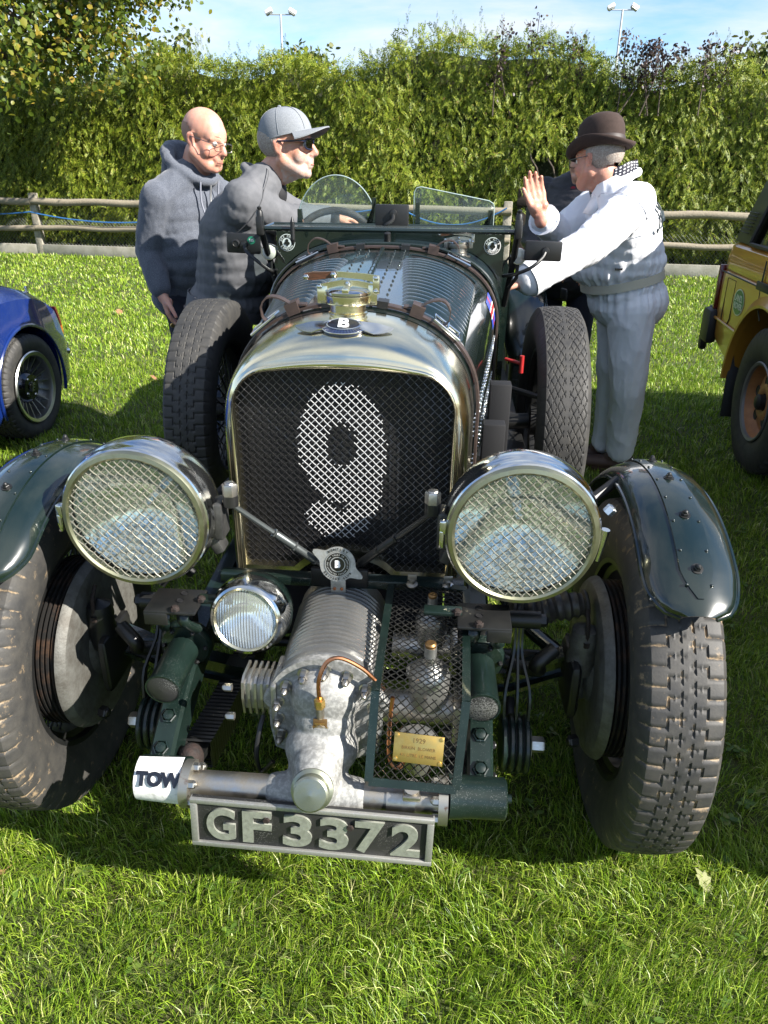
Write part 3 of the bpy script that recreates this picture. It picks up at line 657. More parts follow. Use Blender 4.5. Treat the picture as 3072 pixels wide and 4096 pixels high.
def spokes_mesh():
    mb = MB()
    for i in range(60):
        a = 2*math.pi*i/60; s = 1 if i % 2 else -1; a2 = a + (.28 if i % 4 < 2 else -.28)
        mb.tube([(s*.045, math.cos(a2)*.055, math.sin(a2)*.055), (s*.008, math.cos(a)*.232, math.sin(a)*.232)], .0026, 5, caps=False)
    return mb.mesh('spokes', 'black_metal')
def hub_mesh():
    mb = MB(); mb.lathe([(.02, -.075), (.058, -.07), (.058, -.04), (.045, -.03), (.045, .05), (.06, .055), (.05, .085), (.03, .10), (.0001, .10)], (0, 0, 0), (1, 0, 0), 28); return mb.mesh('hub', 'black_metal')
RIM = rim_mesh(); SPK = spokes_mesh(); HUB = hub_mesh()
def drum_mesh():
    mb = MB(); pr = [(.150, .0), (.198, .001)]
    for i in range(6):
        x = .006 + i*.0115; pr += [(.198, x), (.209, x+.0012), (.209, x+.0062), (.199, x+.0075)]
    pr += [(.195, .078), (.10, .082)]
    mb.lathe(pr, (0, 0, 0), (1, 0, 0), 96); return mb.mesh('brake_drum', 'drum_iron', angle=.4)
def backplate_mesh():
    mb = MB(); mb.lathe([(.0001, -.030), (.06, -.030), (.075, -.022), (.085, -.014), (.150, -.018), (.185, -.022), (.204, -.016), (.215, -.004), (.217, .004), (.212, .006), (.198, .004)], (0, 0, 0), (1, 0, 0), 80); return mb.mesh('backplate', 'drum_alloy', angle=.5)
DRUM = drum_mesh(); BPL = backplate_mesh()
def wheel(name, x, y, z, s, tyre, drum=False, lab=None, steer=0):
    w = empty(name); w.parent = CAR; w.location = Vector((x, y-YF, z)); w.rotation_euler = (0, 0, steer + (math.pi if s < 0 else 0))
    if lab: w['label'] = lab
    put('tyre', tyre, w, rot=(R_(7*s+3), 0, 0)); put('rim', RIM, w); put('spokes', SPK, w); put('hub', HUB, w)
    if drum: put('brake_drum', DRUM, w, (-.088, 0, 0)); put('backplate', BPL, w, (-.092, 0, 0))
    return w
WX = .705
wheel('front_wheel', WX, YF, .41, 1, TY_A, True, 'muddy front wheel on the right of the picture'); wheel('front_wheel', -WX, YF, .41, -1, TY_A, True, 'muddy front wheel on the left of the picture')
wheel('spare_wheel', .625, 2.74, .645, 1, TY_B, lab='spare wheel with diamond tread'); wheel('spare_wheel', -.625, 2.74, .645, -1, TY_S, lab='spare wheel with stepped block tread')
for s in (1, -1): wheel('rear_wheel', .71*s, 4.84, .41, s, TY_S)
for s in (1, -1):                                    # carriers of the side-mounted spares
    mb = MB(); mb.tube([(s*.34, 2.74, .62), (s*.60, 2.74, .645)], .03, 10); mb.build('spare_carrier', 'black_metal', CAR)

# ---- wings (mudguards)
def wing(s, yc, R0, x0, hw, t0, t1, zc=.41, nm='front_wing', rise=0.):
    mb = MB(); rings = []; NS = 46; NU = 21
    def P(t, u, dr=0):
        th = R_(t0 + (t1-t0)*t); rr = R0 + rise*t + dr
        e0 = max(0, 1-((.11-t)/.11)**2.2)**.5 if t < .11 else 1
        w = hw*(.36 + .64*e0)
        au = abs(u); drop = .030*au**2*(.35+.65*min(1, t/.06)) + .022*max(0, au-.8)**2*25*.5
        rr -= drop
        return Vector((s*(x0 + u*w), yc - math.cos(th)*rr, zc + math.sin(th)*rr))
    for k in range(NS):
        t = (k/(NS-1))**1.15; outer = [P(t, -1+2*j/(NU-1)) for j in range(NU)]; inner = [P(t, 1-2*j/(NU-1), -.004) for j in range(NU)]
        rings.append(outer + inner)
    mb.loft(rings, True, True, True); o = mb.build(nm, 'dark_paint', CAR, angle=1.0)
    # rolled edge bead
    for u in (-1, 1):
        mb = MB(); mb.tube([P((k/60)**1.1, u) for k in range(61)], .0042, 6); mb.build('edge_bead', 'dark_paint', o)
    if nm == 'front_wing':
        mb = MB(); rr = []
        for k in range(34):
            t = .03 + .60*(k/33); wdt = .34*min(1, math.sqrt(k/3+.05)); wdt = wdt*min(1, math.sqrt((33-k)/3+.05))
            rr.append([P(t, u, .0035) for u in (-wdt, -wdt*.5, 0, wdt*.5, wdt)] + [P(t, u, .0005) for u in (wdt*1.03, -wdt*1.03)])
        mb.loft(rr, True, True, True); mb.build('stiffening_strip', 'dark_paint', o)
        riv = MB()
        for k in range(9):
            t = .055 + .068*k
            for u in (-.27, .27):
                p = P(t, u, .0038); d = (p - Vector((p.x, yc, zc))).normalized(); riv.ball(p, .0032, 8, 5)
        riv.build('rivets', 'dark_paint', o)['kind'] = 'stuff'
        for t in (.085, .205, .33, .455):
            p = P(t, 0, .004); d = (p - Vector((p.x, yc, zc))).normalized(); b = bolt(p, d, o, .0075, .006, 'black_metal', .006, washer=.011)
        # stays
        mb = MB(); th = R_(85); mb.tube([(s*.36, yc+.02, .60), (s*.5, yc-.02, .80), P(.42, -.9, -.01)], .012, 8); mb.build('wing_stay', 'black_metal', o)
        mb = MB(); mb.tube([(s*.36, yc+.32, .60), (s*.5, yc+.30, .74), P(.72, -.9, -.01)], .012, 8); mb.build('wing_stay', 'black_metal', o)
    return o
for s in (1, -1): wing(s, YF, .490, .708 if s > 0 else .674, .090, 47, 172, rise=.015)
for s in (1, -1): wing(s, 4.84, .50, .70, .12, 8, 175, nm='rear_wing')

# ---- radiator
def sect(w, zt, zs, zb, n=65, e=2.3):
    """open outline from bottom left over the top to bottom right, evenly resampled"""
    P = [Vector((-w, 0, zb + (zs-zb)*i/12)) for i in range(12)]
    for i in range(61):
        a = math.pi - math.pi*i/60; c, sn = math.cos(a), math.sin(a)
        P.append(Vector((w*math.copysign(abs(c)**(2/e), c), 0, zs + (zt-zs)*abs(sn)**(2/e))))
    P += [Vector((w, 0, zs - (zs-zb)*i/12)) for i in range(1, 13)]
    return resample(P, n)
def resample(P, n):
    L = [0]
    for a, b in zip(P[:-1], P[1:]): L.append(L[-1] + (b-a).length)
    out = []; k = 0
    for i in range(n):
        d = L[-1]*i/(n-1)
        while k < len(L)-2 and L[k+1] < d: k += 1
        u = (d-L[k])/max(1e-9, L[k+1]-L[k]); out.append(P[k].lerp(P[k+1], min(1, max(0, u))))
    return out
RY = 1.575; RCX = .010
def opening(n=97, g=0.):
    w, zt, zs, zb, rc = .243+g, 1.112+g, .985, .600, .088
    P = []
    for i in range(14): P.append(Vector((-w-.004*(i/13)+.004, 0, zb + (zt-rc-zb)*i/13)))
    for i in range(1, 16):
        a = math.pi - (math.pi/2)*i/15; P.append(Vector((-w + rc + rc*math.cos(a), 0, zt-rc - .012 + (rc+.0)*math.sin(a))))
    m = 16
    for i in range(1, m):
        x = (-w+rc)*(1-2*i/m); P.append(Vector((x, 0, zt - .012 + .012*(1-(x/(w-rc))**2))))
    Q = [Vector((-p.x, 0, p.z)) for p in reversed(P[:29])]
    return resample(P + Q, n)
NR = 97
O0 = opening(NR); OUT = sect(.292, 1.196, .95, .600, NR, 2.25)
mb = MB(); rings = []
def bow(p, k): return -.010*max(0, 1-abs(p.x)/.26)*k*(1 if p.z > .9 else max(0, (p.z-.75)/.15))
def ring(mix, y, extra=0., crease=1.): return [Vector((RCX + (a.x*(1-mix)+b.x*mix), y + bow(a.lerp(b, mix), crease), a.z*(1-mix)+b.z*mix)) for a, b in zip(O0, OUT)]
rings.append(ring(-.06, RY+.035)); rings.append(ring(-.04, RY+.006)); rings.append(ring(0, RY)); rings.append(ring(.10, RY-.003)); rings.append(ring(.14, RY-.002)); rings.append(ring(.16, RY+.002)); rings.append(ring(.19, RY+.004))
for i in range(1, 15):
    a = math.pi/2*i/14; mx_ = .19 + .81*math.sin(a); rings.append(ring(mx_, RY+.004 + .185*(1-math.cos(a))**1.05, crease=1-i/14))
mb.loft(rings, False); SHELL = mb.build('radiator_shell', 'nickel', CAR, angle=.9)
mb = MB(); rr = []
for i in range(25):                                   # arched lower rail of the shell
    x = -.245 + .49*i/24; z = .602 + .052*max(0, 1-(x/.11)**2)**.5
    rr.append([Vector((RCX+x, RY, z)), Vector((RCX+x, RY, z+.022)), Vector((RCX+x, RY+.03, z+.022)), Vector((RCX+x, RY+.03, z))])
mb.loft(rr, True, True, True); mb.build('lower_rail', 'nickel', SHELL)
mb = MB(); poly = [(p.x+RCX, p.z) for p in opening(40, .004)]; mb.prism(poly, (0, RY+.05, 0), (1, 0, 0), (0, 0, 1), (0, .05, 0))
CORE = mb.build('radiator_core', 'black_deep', CAR, smooth=False)

# woven diagonal mesh; wires inside the painted figure are white
def nine(x, z):
    """painted figure 9, in radiator-plane metres"""
    sx = (x-RCX+.010)*1.04; sz = (z+.012-.85)*1.04+.85
    ang = math.atan2((sz-.948)/.100, (sx-.002)/.070)
    e = math.hypot((sx-.002)/.070, (sz-.948)/.100)
    d_loop = abs(e-1)*.078
    w = .037
    if d_loop < w*(1.0): return True
    # right-hand stroke curving down into the tail
    pts = NINE_TAIL
    for (a, b) in zip(pts[:-1], pts[1:]):
        ax, az = a; bx, bz = b; vx, vz = bx-ax, bz-az; t = max(0, min(1, ((sx-ax)*vx + (sz-az)*vz)/(vx*vx+vz*vz)))
        if math.hypot(sx-ax-vx*t, sz-az-vz*t) < .036: return True
    return False
NINE_TAIL = [(.070, .945), (.069, .90), (.064, .85), (.054, .80), (.036, .762), (.010, .742), (-.018, .742), (-.040, .756), (-.050, .768)]
def weave(mb, inside, rect, pitch, r, to3, seg=2, amp=None, mi_fn=None, n=4):
    """crimped wires at +-45 degrees over rect=(u0,u1,v0,v1), kept where inside(u,v)"""
    u0, u1, v0, v1 = rect; amp = amp or r*.95; st = pitch/seg
    for sg in (1, -1):
        c0 = (u0+u1)/2; d = Vector((1, sg)).normalized(); nn = Vector((-d.y, d.x)); ctr = Vector(((u0+u1)/2, (v0+v1)/2)); Rm = math.hypot(u1-u0, v1-v0)/2
        k = int(Rm/pitch)+1
        for i in range(-k, k+1):
            run = []; m = int(Rm/st)+1
            for j in range(-m, m+1):
                q = ctr + nn*(i*pitch) + d*(j*st); ok = inside(q.x, q.y)
                if ok: run.append((q, j))
                if (not ok or j == m) and run:
                    if len(run) > 1:
                        pts = [to3(q.x, q.y, sg*amp*math.cos(math.pi*(jj/seg + (i if sg > 0 else i)))) for q, jj in run]
                        if mi_fn is None: mb.tube(pts, r, n, caps=False)
                        else:
                            cur = []; cm = None
                            for pt, (q, jj) in zip(pts, run):
                                mm = mi_fn(q.x, q.y)
                                if cm is not None and mm != cm: cur.append(pt); mb.tube(cur, r, n, caps=False, mi=cm); cur = []
                                cur.append(pt); cm = mm
                            if len(cur) > 1: mb.tube(cur, r, n, caps=False, mi=cm)
                    run = []
    return mb
from mathutils.geometry import intersect_point_tri_2d
def poly_inside(poly):
    P = [(p[0], p[1]) for p in poly]
    def f(x, y):
        c = False; j = len(P)-1
        for i in range(len(P)):
            xi, yi = P[i]; xj, yj = P[j]
            if (yi > y) != (yj > y) and x < (xj-xi)*(y-yi)/(yj-yi)+xi: c = not c
            j = i
        return c
    return f
_pin = poly_inside([(p.x+RCX, p.z) for p in opening(60, .004)])
mb = MB(); weave(mb, _pin, (RCX-.25, RCX+.25, .605, 1.10), .01285, .00108, lambda u, v, w: Vector((u, RY+.016+w, v)), seg=2, mi_fn=lambda x, z: 1 if nine(x + random.gauss(0, .0035), z + random.gauss(0, .0035)) else 0)
mb.build('radiator_mesh', ['black_wire', 'white_wire'], SHELL, angle=1.2)

# filler cap with its lever
def radiator_cap(o, sc, parent, m='nickel'):
    o = Vector(o); L = lambda pr: [(r*sc, h*sc) for r, h in pr]
    mb = MB(); mb.lathe(L([(.075, -.010), (.077, -.004), (.072, -.001), (.055, .002), (.054, .012), (.058, .014), (.058, .018), (.053, .021), (.053, .040), (.066, .044), (.068, .048), (.068, .068), (.064, .071)]), o, (0, 0, 1), 48); c = mb.build('filler_cap', m, parent)
    mb = MB(); mb.lathe(L([(.067, .071), (.067, .078), (.060, .084), (.03, .090), (.0001, .092)]), o, (0, 0, 1), 48); mb.build('cap_lid', 'chrome', c)
    for p, d in (((-.075, 0, .066), (.030, .016, .050)), ((.073, 0, .068), (.026, .016, .056))):
        mb = MB(); mb.box(o+Vector(p)*sc, Vector(d)*sc, .002*sc); mb.build('hinge_bracket', m, c)
    mb = MB(); P = [(-.088, .078), (-.088, .094), (-.02, .108), (.03, .107), (.078, .098), (.078, .084), (.03, .089), (-.03, .089)]; mb.prism([(a*sc, b*sc) for a, b in P], o+Vector((0, -.004*sc, 0)), (1, 0, 0), (0, 0, 1), (0, .010*sc, 0)); mb.build('clamp_bar', m, c)
    mb = MB(); P = [(-.120, .112), (-.120, .124), (-.10, .130), (-.02, .133), (.05, .129), (.088, .124), (.092, .108), (.074, .106), (.04, .113), (-.02, .117), (-.10, .110)]; mb.prism([(a*sc, b*sc) for a, b in P], o+Vector((0, -.016*sc, 0)), (1, 0, 0), (0, 0, 1), (0, .009*sc, 0)); mb.build('lever', m, c)
    mb = MB(); P = [(-.126, .110), (-.126, .126), (-.10, .131), (-.035, .133), (-.030, .117), (-.10, .109)]; mb.prism([(a*sc, b*sc) for a, b in P], o+Vector((0, -.023*sc, 0)), (1, 0, 0), (0, 0, 1), (0, .020*sc, 0)); mb.build('wooden_grip', 'wood_handle', c)
    mb = MB(); mb.box(o+Vector((.084, -.012, .098))*sc, Vector((.020, .012, .052))*sc, .003*sc); mb.build('link', m, c)
    mb = MB(); mb.box(o+Vector((0, -.03, .086))*sc, Vector((.020, .07, .016))*sc, .003*sc); mb.build('link', m, c)
    for p in ((-.083, -.012, .090), (.084, -.020, .117), (.084, -.020, .080), (0, -.012, .100), (-.038, -.025, .126), (-.118, -.025, .118)):
        bolt(o+Vector(p)*sc, (0, -1, 0), c, .0085*sc, .006*sc, 'chrome', .002*sc)
    return c
radiator_cap((RCX-.004, 1.725, 1.188), .76, CAR)

# winged emblem on the shell
EM = (Vector((RCX-.004, 1.640, 1.1835)), Vector((1, 0, 0)), Vector((0, .92, .38)).normalized())
def emblem():
    o, ux, uy = EM; nz = ux.cross(uy)*1.0
    if nz.y > 0: nz = -nz
    def P(a, b, h=0):
        x = a; z = 0
        sag = -.75*a*a
        return o + ux*a + uy*b + nz*(h+.0008) + Vector((0, .03*abs(a), sag))
    mb = MB(); ring = []
    for (r, h) in ((1.0, -.004), (1.0, .003), (.94, .005)):
        ring.append([P(.047*r*math.cos(2*math.pi*i/40), -.004+.030*r*math.sin(2*math.pi*i/40), h) for i in range(40)])
    mb.loft(ring, True, False, True); E0 = mb.build('winged_badge', 'badge_blue', CAR)
    mb = MB(); pts = [P(.036*math.cos(2*math.pi*i/40), .002+.021*math.sin(2*math.pi*i/40), .006) for i in range(40)]; mb.tube(pts, .0016, 6, closed=True)
    pts = [P(.047*math.cos(2*math.pi*i/40), -.004+.030*math.sin(2*math.pi*i/40), .004) for i in range(40)]; mb.tube(pts, .0014, 6, closed=True)
    for i in range(17):
        a = math.pi*(1.1+.8*i/16); mb.tube([P(.037*math.cos(a), .0+.021*math.sin(a), .0055), P(.046*math.cos(a), -.004+.029*math.sin(a), .0055)], .0008, 4)
    mb.build('badge_rim', 'chrome', E0)
    mb = MB(); ringA = [P(.035*math.cos(2*math.pi*i/40), .002+.020*math.sin(2*math.pi*i/40), .0062) for i in range(40)]; mb.add(ringA, [tuple(range(40))]); mb.build('badge_oval', 'badge_black', E0)
    me = text_mesh('B', .046, .0010, .0010, 'white_enamel', 'letter'); put_m('letter', me, basis(P(0, .001, .0078), ux, uy), E0)
    for s in (-1, 1):
        mb = MB(); nF = 15
        for i in range(nF):
            t = i/(nF-1); b0 = P(s*.036, .016-.026*t, .003)
            L = .088 - .045*t**1.3; ang = R_(6 - 30*t); tip = P(s*(.036 + L*math.cos(ang)*.82), .016-.026*t*.6 + L*math.sin(ang)*.62 - .012, .002)
            mid = b0.lerp(tip, .5) + nz*.0025; mb.tube([b0, mid, tip], [.0022, .0030, .0012], 5)
        pl = [P(s*.034, .019, .001)] + [P(s*(.036+(.088-.045*(t/8)**1.3)*math.cos(R_(6-30*t/8))*.82), .016-.026*(t/8)*.6 + (.088-.045*(t/8)**1.3)*math.sin(R_(6-30*t/8))*.62-.012, .001) for t in range(9)] + [P(s*.034, -.014, .001)]
        mb.add(pl, [tuple(range(len(pl)))] if s < 0 else [tuple(reversed(range(len(pl))))], 1); mb.build('badge_wing', ['chrome', 'badge_silver'], E0)
emblem()

# ---- bonnet
BY0, BY1 = 1.775, 2.80
def bsec(y, n=65):
    t = (y-BY0)/(BY1-BY0); return sect(.292+.118*t, 1.196+.042*t, .95+.03*t, .70+.0*t, n, 2.25+.1*t)
def bonnet_pt(y, f, h=0.):
    """f in -1..1 across the outline (0 = hinge), h = height above skin"""
    S = bsec(y, 129); k = (f+1)/2*128; i = min(127, max(0, int(k))); p = S[i].lerp(S[i+1], k-i); tan = (S[i+1]-S[i]).normalized(); nrm = Vector((-tan.z, 0, tan.x))
    return Vector((p.x + RCX*(1-(y-BY0)), y, p.z)) + nrm*h
def skin(name, f0, f1, y0, y1, h=0., th=.003, nf=40, ny=14, m='dark_paint', parent=None, ang=.7):
    mb = MB(); rr = []
    for i in range(ny):
        y = y0 + (y1-y0)*i/(ny-1); up = [bonnet_pt(y, f0+(f1-f0)*j/(nf-1), h) for j in range(nf)]; dn = [bonnet_pt(y, f1+(f0-f1)*j/(nf-1), h-th) for j in range(nf)]; rr.append(up+dn)
    mb.loft(rr, True, True, True); return mb.build(name, m, parent or CAR, angle=ang)
FH = .52                                            # where the top panel meets the side panel
BTL = skin('bonnet_top', -FH, -.006, BY0, BY1); BTR = skin('bonnet_top', .006, FH, BY0, BY1)
BSL = skin('bonnet_side', -1, -FH-.004, BY0, BY1); BSR = skin('bonnet_side', FH+.004, 1, BY0, BY1)
mb = MB(); mb.tube([bonnet_pt(BY0+.02+(BY1-BY0-.03)*i/12, 0, .002) for i in range(13)], .0075, 10); hinge = mb.build('bonnet_hinge', 'dark_paint', CAR)
mb = MB()
for i in range(16):
    y = BY0+.05+.96*i/15; p = bonnet_pt(y, 0, .002); mb.tube([p-Vector((0, .0015, 0)), p+Vector((0, .0015, 0))], .0086, 10)
    for f in (-.055, .055): mb.ball(bonnet_pt(y, f, .001), .0038, 8, 5)
    for f in (-.095, .095): mb.ball(bonnet_pt(y+.03, f, .001), .0036, 8, 5)
mb.build('hinge_rivets', 'dark_paint', hinge)['kind'] = 'stuff'
def louvre(y, f0, f1, par, wd=.033, ht=.0155, n=26):
    mb = MB(); rr = []
    for i in range(n):
        t = i/(n-1); f = f0+(f1-f0)*t; e = math.sin(math.pi*t)**.35 if 0 < t < 1 else 0
        pr = [(0, 0), (.25, .22), (.5, .6), (.75, .92), (.93, 1.0), (1.0, .93), (1.0, .70)]
        rr.append([bonnet_pt(y+wd*a, f, .0006 + ht*b*e) for a, b in pr])
    mb.loft(rr, False); return mb.build('louvre', 'dark_paint', par, angle=.9)
for k in range(15): louvre(1.905 + k*.0435, .10+.055*(1-k/14), .43, BTR)
for k in range(14): louvre(1.925 + k*.0435, -.12-.06*(1-k/13), -.44, BTL)
# air slot on the right rear of the bonnet
mb = MB(); rr = []
for i in range(30):
    t = i/29; f = .13 + .29*t; y = 2.64 - .03*t; e = .5+.5*min(1, 6*min(t, 1-t)); rr.append([bonnet_pt(y-.013*e, f, .001), bonnet_pt(y, f, .0045*e), bonnet_pt(y+.013*e, f, .001)])
mb.loft(rr, False); mb.build('air_slot', 'black_deep', BTR)
mb = MB(); mb.tube([bonnet_pt(2.655 - .03*i/29, .13+.29*i/29, .004) for i in range(30)], .004, 6); mb.build('slot_lip', 'dark_paint', BTR)
for sd, par in ((1, BSR), (-1, BSL)):                 # twin rivet lines along the side panel
    mb = MB()
    for f in (.70, .735, .86, .895):
        for i in range(30): mb.ball(bonnet_pt(BY0+.05+.93*i/29, f*sd, .001), .0042, 8, 5)
    mb.build('rivets', 'chrome' if sd > 0 else 'black_metal', par)['kind'] = 'stuff'
# union flag sticker on the right side
mb = MB()
def patch(f0, f1, y0, y1, h, mi): mb.loft([[bonnet_pt(y0+(y1-y0)*i/5, f0+(f1-f0)*j/5, h) for j in range(6)] for i in range(6)], False, mi=mi)
patch(.50, .62, 2.58, 2.74, .0016, 0); patch(.55, .57, 2.58, 2.74, .0022, 1); patch(.50, .62, 2.645, 2.675, .0022, 1); patch(.541, .549, 2.58, 2.74, .0021, 2); patch(.571, .579, 2.58, 2.74, .0021, 2)
mb.build('flag_sticker', ['flag_blue', 'red_paint', 'white_enamel'], BSR)

# ---- leather bonnet straps
def strap(y, n_f=64, fmax=1.0, w=.032, side_drop=True):
    mb = MB(); rr = []
    for i in range(n_f+1):
        f = -fmax + 2*fmax*i/n_f
        rr.append([bonnet_pt(y-w/2, f, .004), bonnet_pt(y-w/2, f, .010), bonnet_pt(y, f, .0115), bonnet_pt(y+w/2, f, .010), bonnet_pt(y+w/2, f, .004)])
    mb.loft(rr, True, True, True); st = mb.build('bonnet_strap', 'leather', CAR, angle=.8)
    for sg in (-1, 1):
        fb = .265*sg
        # raised loop of spare leather
        mb = MB(); rr = []; cp = [(fb*.62, .012), (fb*.70, .016), (fb*.80, .022), (fb*.90, .046), (fb*1.02, .060), (fb*1.13, .050), (fb*1.19, .026), (fb*1.16, .010)]
        q = catmull([(a, b, 0) for a, b in cp], 30)
        for p in q: rr.append([bonnet_pt(y-.013, p.x, p.y), bonnet_pt(y-.013, p.x, p.y+.004), bonnet_pt(y+.013, p.x, p.y+.004), bonnet_pt(y+.013, p.x, p.y)])
        mb.loft(rr, True, True, True); mb.build('strap_loop', 'leather', st, angle=.8)
        mb = MB(); rr = []
        for i in range(9):
            a = 2*math.pi*i/8
        ff = fb*.80
        rr = [[bonnet_pt(y+dy, ff+sg*df, h) for dy, h in ((-.021, .002), (-.021, .030), (.021, .030), (.021, .002))] for df in (-.022, .022)]
        mb.loft(rr, True, True, True); mb.build('keeper', 'leather', st, angle=.3)
        ff = fb*1.22; mb = MB(); c = [bonnet_pt(y+dy, ff+sg*df, .018) for dy, df in ((-.026, -.05), (-.026, .05), (.026, .05), (.026, -.05))]
        mb.tube(c, .0042, 8, closed=True); mb.tube([bonnet_pt(y-.026, ff, .02), bonnet_pt(y+.026, ff, .02)], .003, 6); mb.build('buckle', 'chrome', st)
        ff = fb*.36; mb = MB(); rr = [[bonnet_pt(y+dy, ff+sg*df, h) for dy, h in ((-.019, .001), (-.019, .018), (.019, .018), (.019, .001))] for df in (-.018, .018)]
        mb.loft(rr, True, True, True); mb.build('strap_guide', 'black_metal', st, angle=.3)
    return st
strap(1.83); strap(2.775)

# ---- scuttle, dash and folded windscreen
def scut(y, n=65):
    t = (y-2.80)/.42; return [Vector((p.x, y, p.z)) for p in sect(.418+.045*t, 1.245+.012*t, .985+.0*t, .66, n, 2.5+.4*t)]
mb = MB(); rr = []
for i in range(10):
    y = 2.803 + .40*i/9; o_ = scut(y); rr.append(o_)
mb.loft(rr, False); SCUT = mb.build('scuttle', 'dark_paint', CAR, angle=.9)
mb = MB(); mb.tube([p + Vector((0, 0, .004)) for p in scut(2.812)], .008, 8); mb.build('scuttle_bead', 'dark_paint', SCUT)
# upright panel below the folded screen
mb = MB(); o_ = scut(3.02, 65); top = 1.288
poly = [(-.425, top), (-.425, 1.10)] + [(p.x, p.z) for p in o_ if p.z > 1.10 and abs(p.x) < .42] + [(.435, 1.10), (.435, top)]
mb.prism(poly, (0, 3.0, 0), (1, 0, 0), (0, 0, 1), (0, .02, 0)); PAN = mb.build('scuttle_panel', 'dark_paint', CAR, smooth=False)
def ace(x, z):
    mb = MB(); o = Vector((x, 2.9985, z)); mb.lathe([(.0001, .0), (.031, 0), (.031, .0012), (.0001, .0012)], o, (0, -1, 0), 36); d = mb.build('round_badge', 'white_enamel', PAN)
    mb = MB(); mb.lathe([(.0285, .0016), (.0285, .0022), (.0180, .0022), (.0180, .0016)], o, (0, -1, 0), 36); mb.build('badge_ring', 'badge_black', d)
    mb = MB()
    for a in (90, 215, 325): mb.lathe([(.0001, .003), (.0060, .003), (.0060, .0018)], o + Vector((math.cos(R_(a))*.0062, 0, math.sin(R_(a))*.0062+.001)), (0, -1, 0), 16)
    mb.prism([(-.0012, -.002), (-.004, -.013), (.004, -.013), (.0012, -.002)], o+Vector((0, -.0018, 0)), (1, 0, 0), (0, 0, 1), (0, -.001, 0)); mb.build('clover', 'badge_black', d)
    for txt, a0, a1 in (('ACE CAFE', 160, 20), ('LONDON', 215, 325)):
        for i, ch in enumerate(txt):
            if ch == ' ': continue
            a = R_(a0 + (a1-a0)*i/(len(txt)-1)); up = Vector((math.cos(a), 0, math.sin(a))) * (1 if a0 < 200 else -1); rt = Vector((up.z, 0, -up.x))
            me = text_mesh(ch, .0098, .0002, .0002, 'white_enamel', 'letter', 2); put_m('letter', me, basis(o + Vector((math.cos(a)*.0232, -.0026, math.sin(a)*.0232)), rt, up), d)
ace(-.385, 1.232); ace(.392, 1.232)
mb = MB(); mb.tube([(-.447, 2.88, 1.290), (.463, 2.88, 1.290)], .0085, 10); mb.tube([(-.447, 3.06, 1.294), (.463, 3.06, 1.294)], .007, 8)
for s in (-.447, .463): mb.tube([(s, 2.88, 1.290), (s, 3.06, 1.294)], .007, 8)
FS = mb.build('folded_screen_frame', 'dark_paint', CAR)
mb = MB(); mb.box((.008, 2.97, 1.292), (.90, .17, .005)); mb.build('folded_screen_glass', 'screen_glass', FS)
for s, x in ((-1, -.455), (1, .472)):
    mb = MB(); mb.box((x, 2.87, 1.300), (.026, .030, .066), .006); mb.lathe([(.0001, 0), (.0115, 0), (.0125, .03), (.010, .034), (.010, .036), (.006, .038), (.008, .041), (.008, .047), (.0001, .050)], (x, 2.87, 1.316), (0, 0, 1), 14)
    mb.tube([(x, 2.88, 1.285), (x, 3.02, 1.15), (x*.97, 3.1, 1.0)], .012, 8); mb.build('screen_pillar', 'black_metal', CAR)
mb = MB(); mb.tube([(-.335, 2.86, 1.255), (-.335, 2.86, 1.315)], [.008, .008], 10); mb.tube([(-.335, 2.86, 1.315), (-.335, 2.86, 1.332)], [.0075, .002], 10); mb.tube([(-.335, 2.86, 1.24), (-.335, 2.86, 1.255)], [.005, .010], 10); mb.build('screen_clamp', 'black_metal', FS)
mb = MB(); mb.lathe([(.0001, -.02), (.012, -.015), (.013, .02), (.0001, .03)], (.008, 2.865, 1.268), (0, .3, -1), 12); mb.build('screen_knob', 'black_metal', FS)
# two little racing screens
mb = MB(); poly = [(.158*math.cos(math.pi*i/30), .196*math.sin(math.pi*i/30)) for i in range(31)]; mb.prism(poly, (-.208, 3.12, 1.272), (1, 0, 0), Vector((0, -.10, 1)).normalized(), (0, .005, 0)); A1 = mb.build('aero_screen', 'screen_glass', CAR, angle=.3)
def glass_edge(poly, o, par):
    mb = MB(); mb.tube([Vector(o) + Vector((a, -.0995*b + .0025, b*.995)) for a, b in poly], .0022, 6); mb.build('glass_edge', 'glass_rim' if 'glass_rim' in MATS else mat('glass_rim', (.34, .42, .40), .2, coat=.5), par)
glass_edge(poly, (-.208, 3.12, 1.272), A1)
mb = MB(); poly = [(-.160, 0), (-.160, .140), (-.150, .155), (-.133, .158), (.125, .112), (.142, .102), (.146, .085), (.146, 0)]; mb.prism(poly, (.250, 3.12, 1.272), (1, 0, 0), Vector((0, -.10, 1)).normalized(), (0, .005, 0)); A2 = mb.build('aero_screen', 'screen_glass', CAR, angle=.3); glass_edge(poly, (.250, 3.12, 1.272), A2)
def bracket(x, h, lean, par):
    mb = MB(); mb.prism([(-.010, 0), (-.010, h), (.006, h), (.010, .02), (.010+.05*lean, .0), (.010+.05*lean, -.01), (-.010, -.01)], (x, 3.11, 1.275), (1, 0, 0), (0, 0, 1), (0, .02, 0)); mb.build('screen_bracket', 'dark_paint', par, angle=.3)
bracket(-.352, .07, 1, A1); bracket(-.062, .115, -1, A1); bracket(.105, .115, 1, A2); bracket(.385, .075, -1, A2)
mb = MB(); mb.tube([(-.35, 3.12, 1.272), (.39, 3.12, 1.272)], .010, 8); mb.build('screen_rail', 'dark_paint', CAR)
for x in (-.038, .082):
    mb = MB(); mb.tube([(x-.018, 3.10, 1.285), (x+.018, 3.10, 1.285)], .013, 10); mb.build('clamp_knob', 'black_metal', CAR)

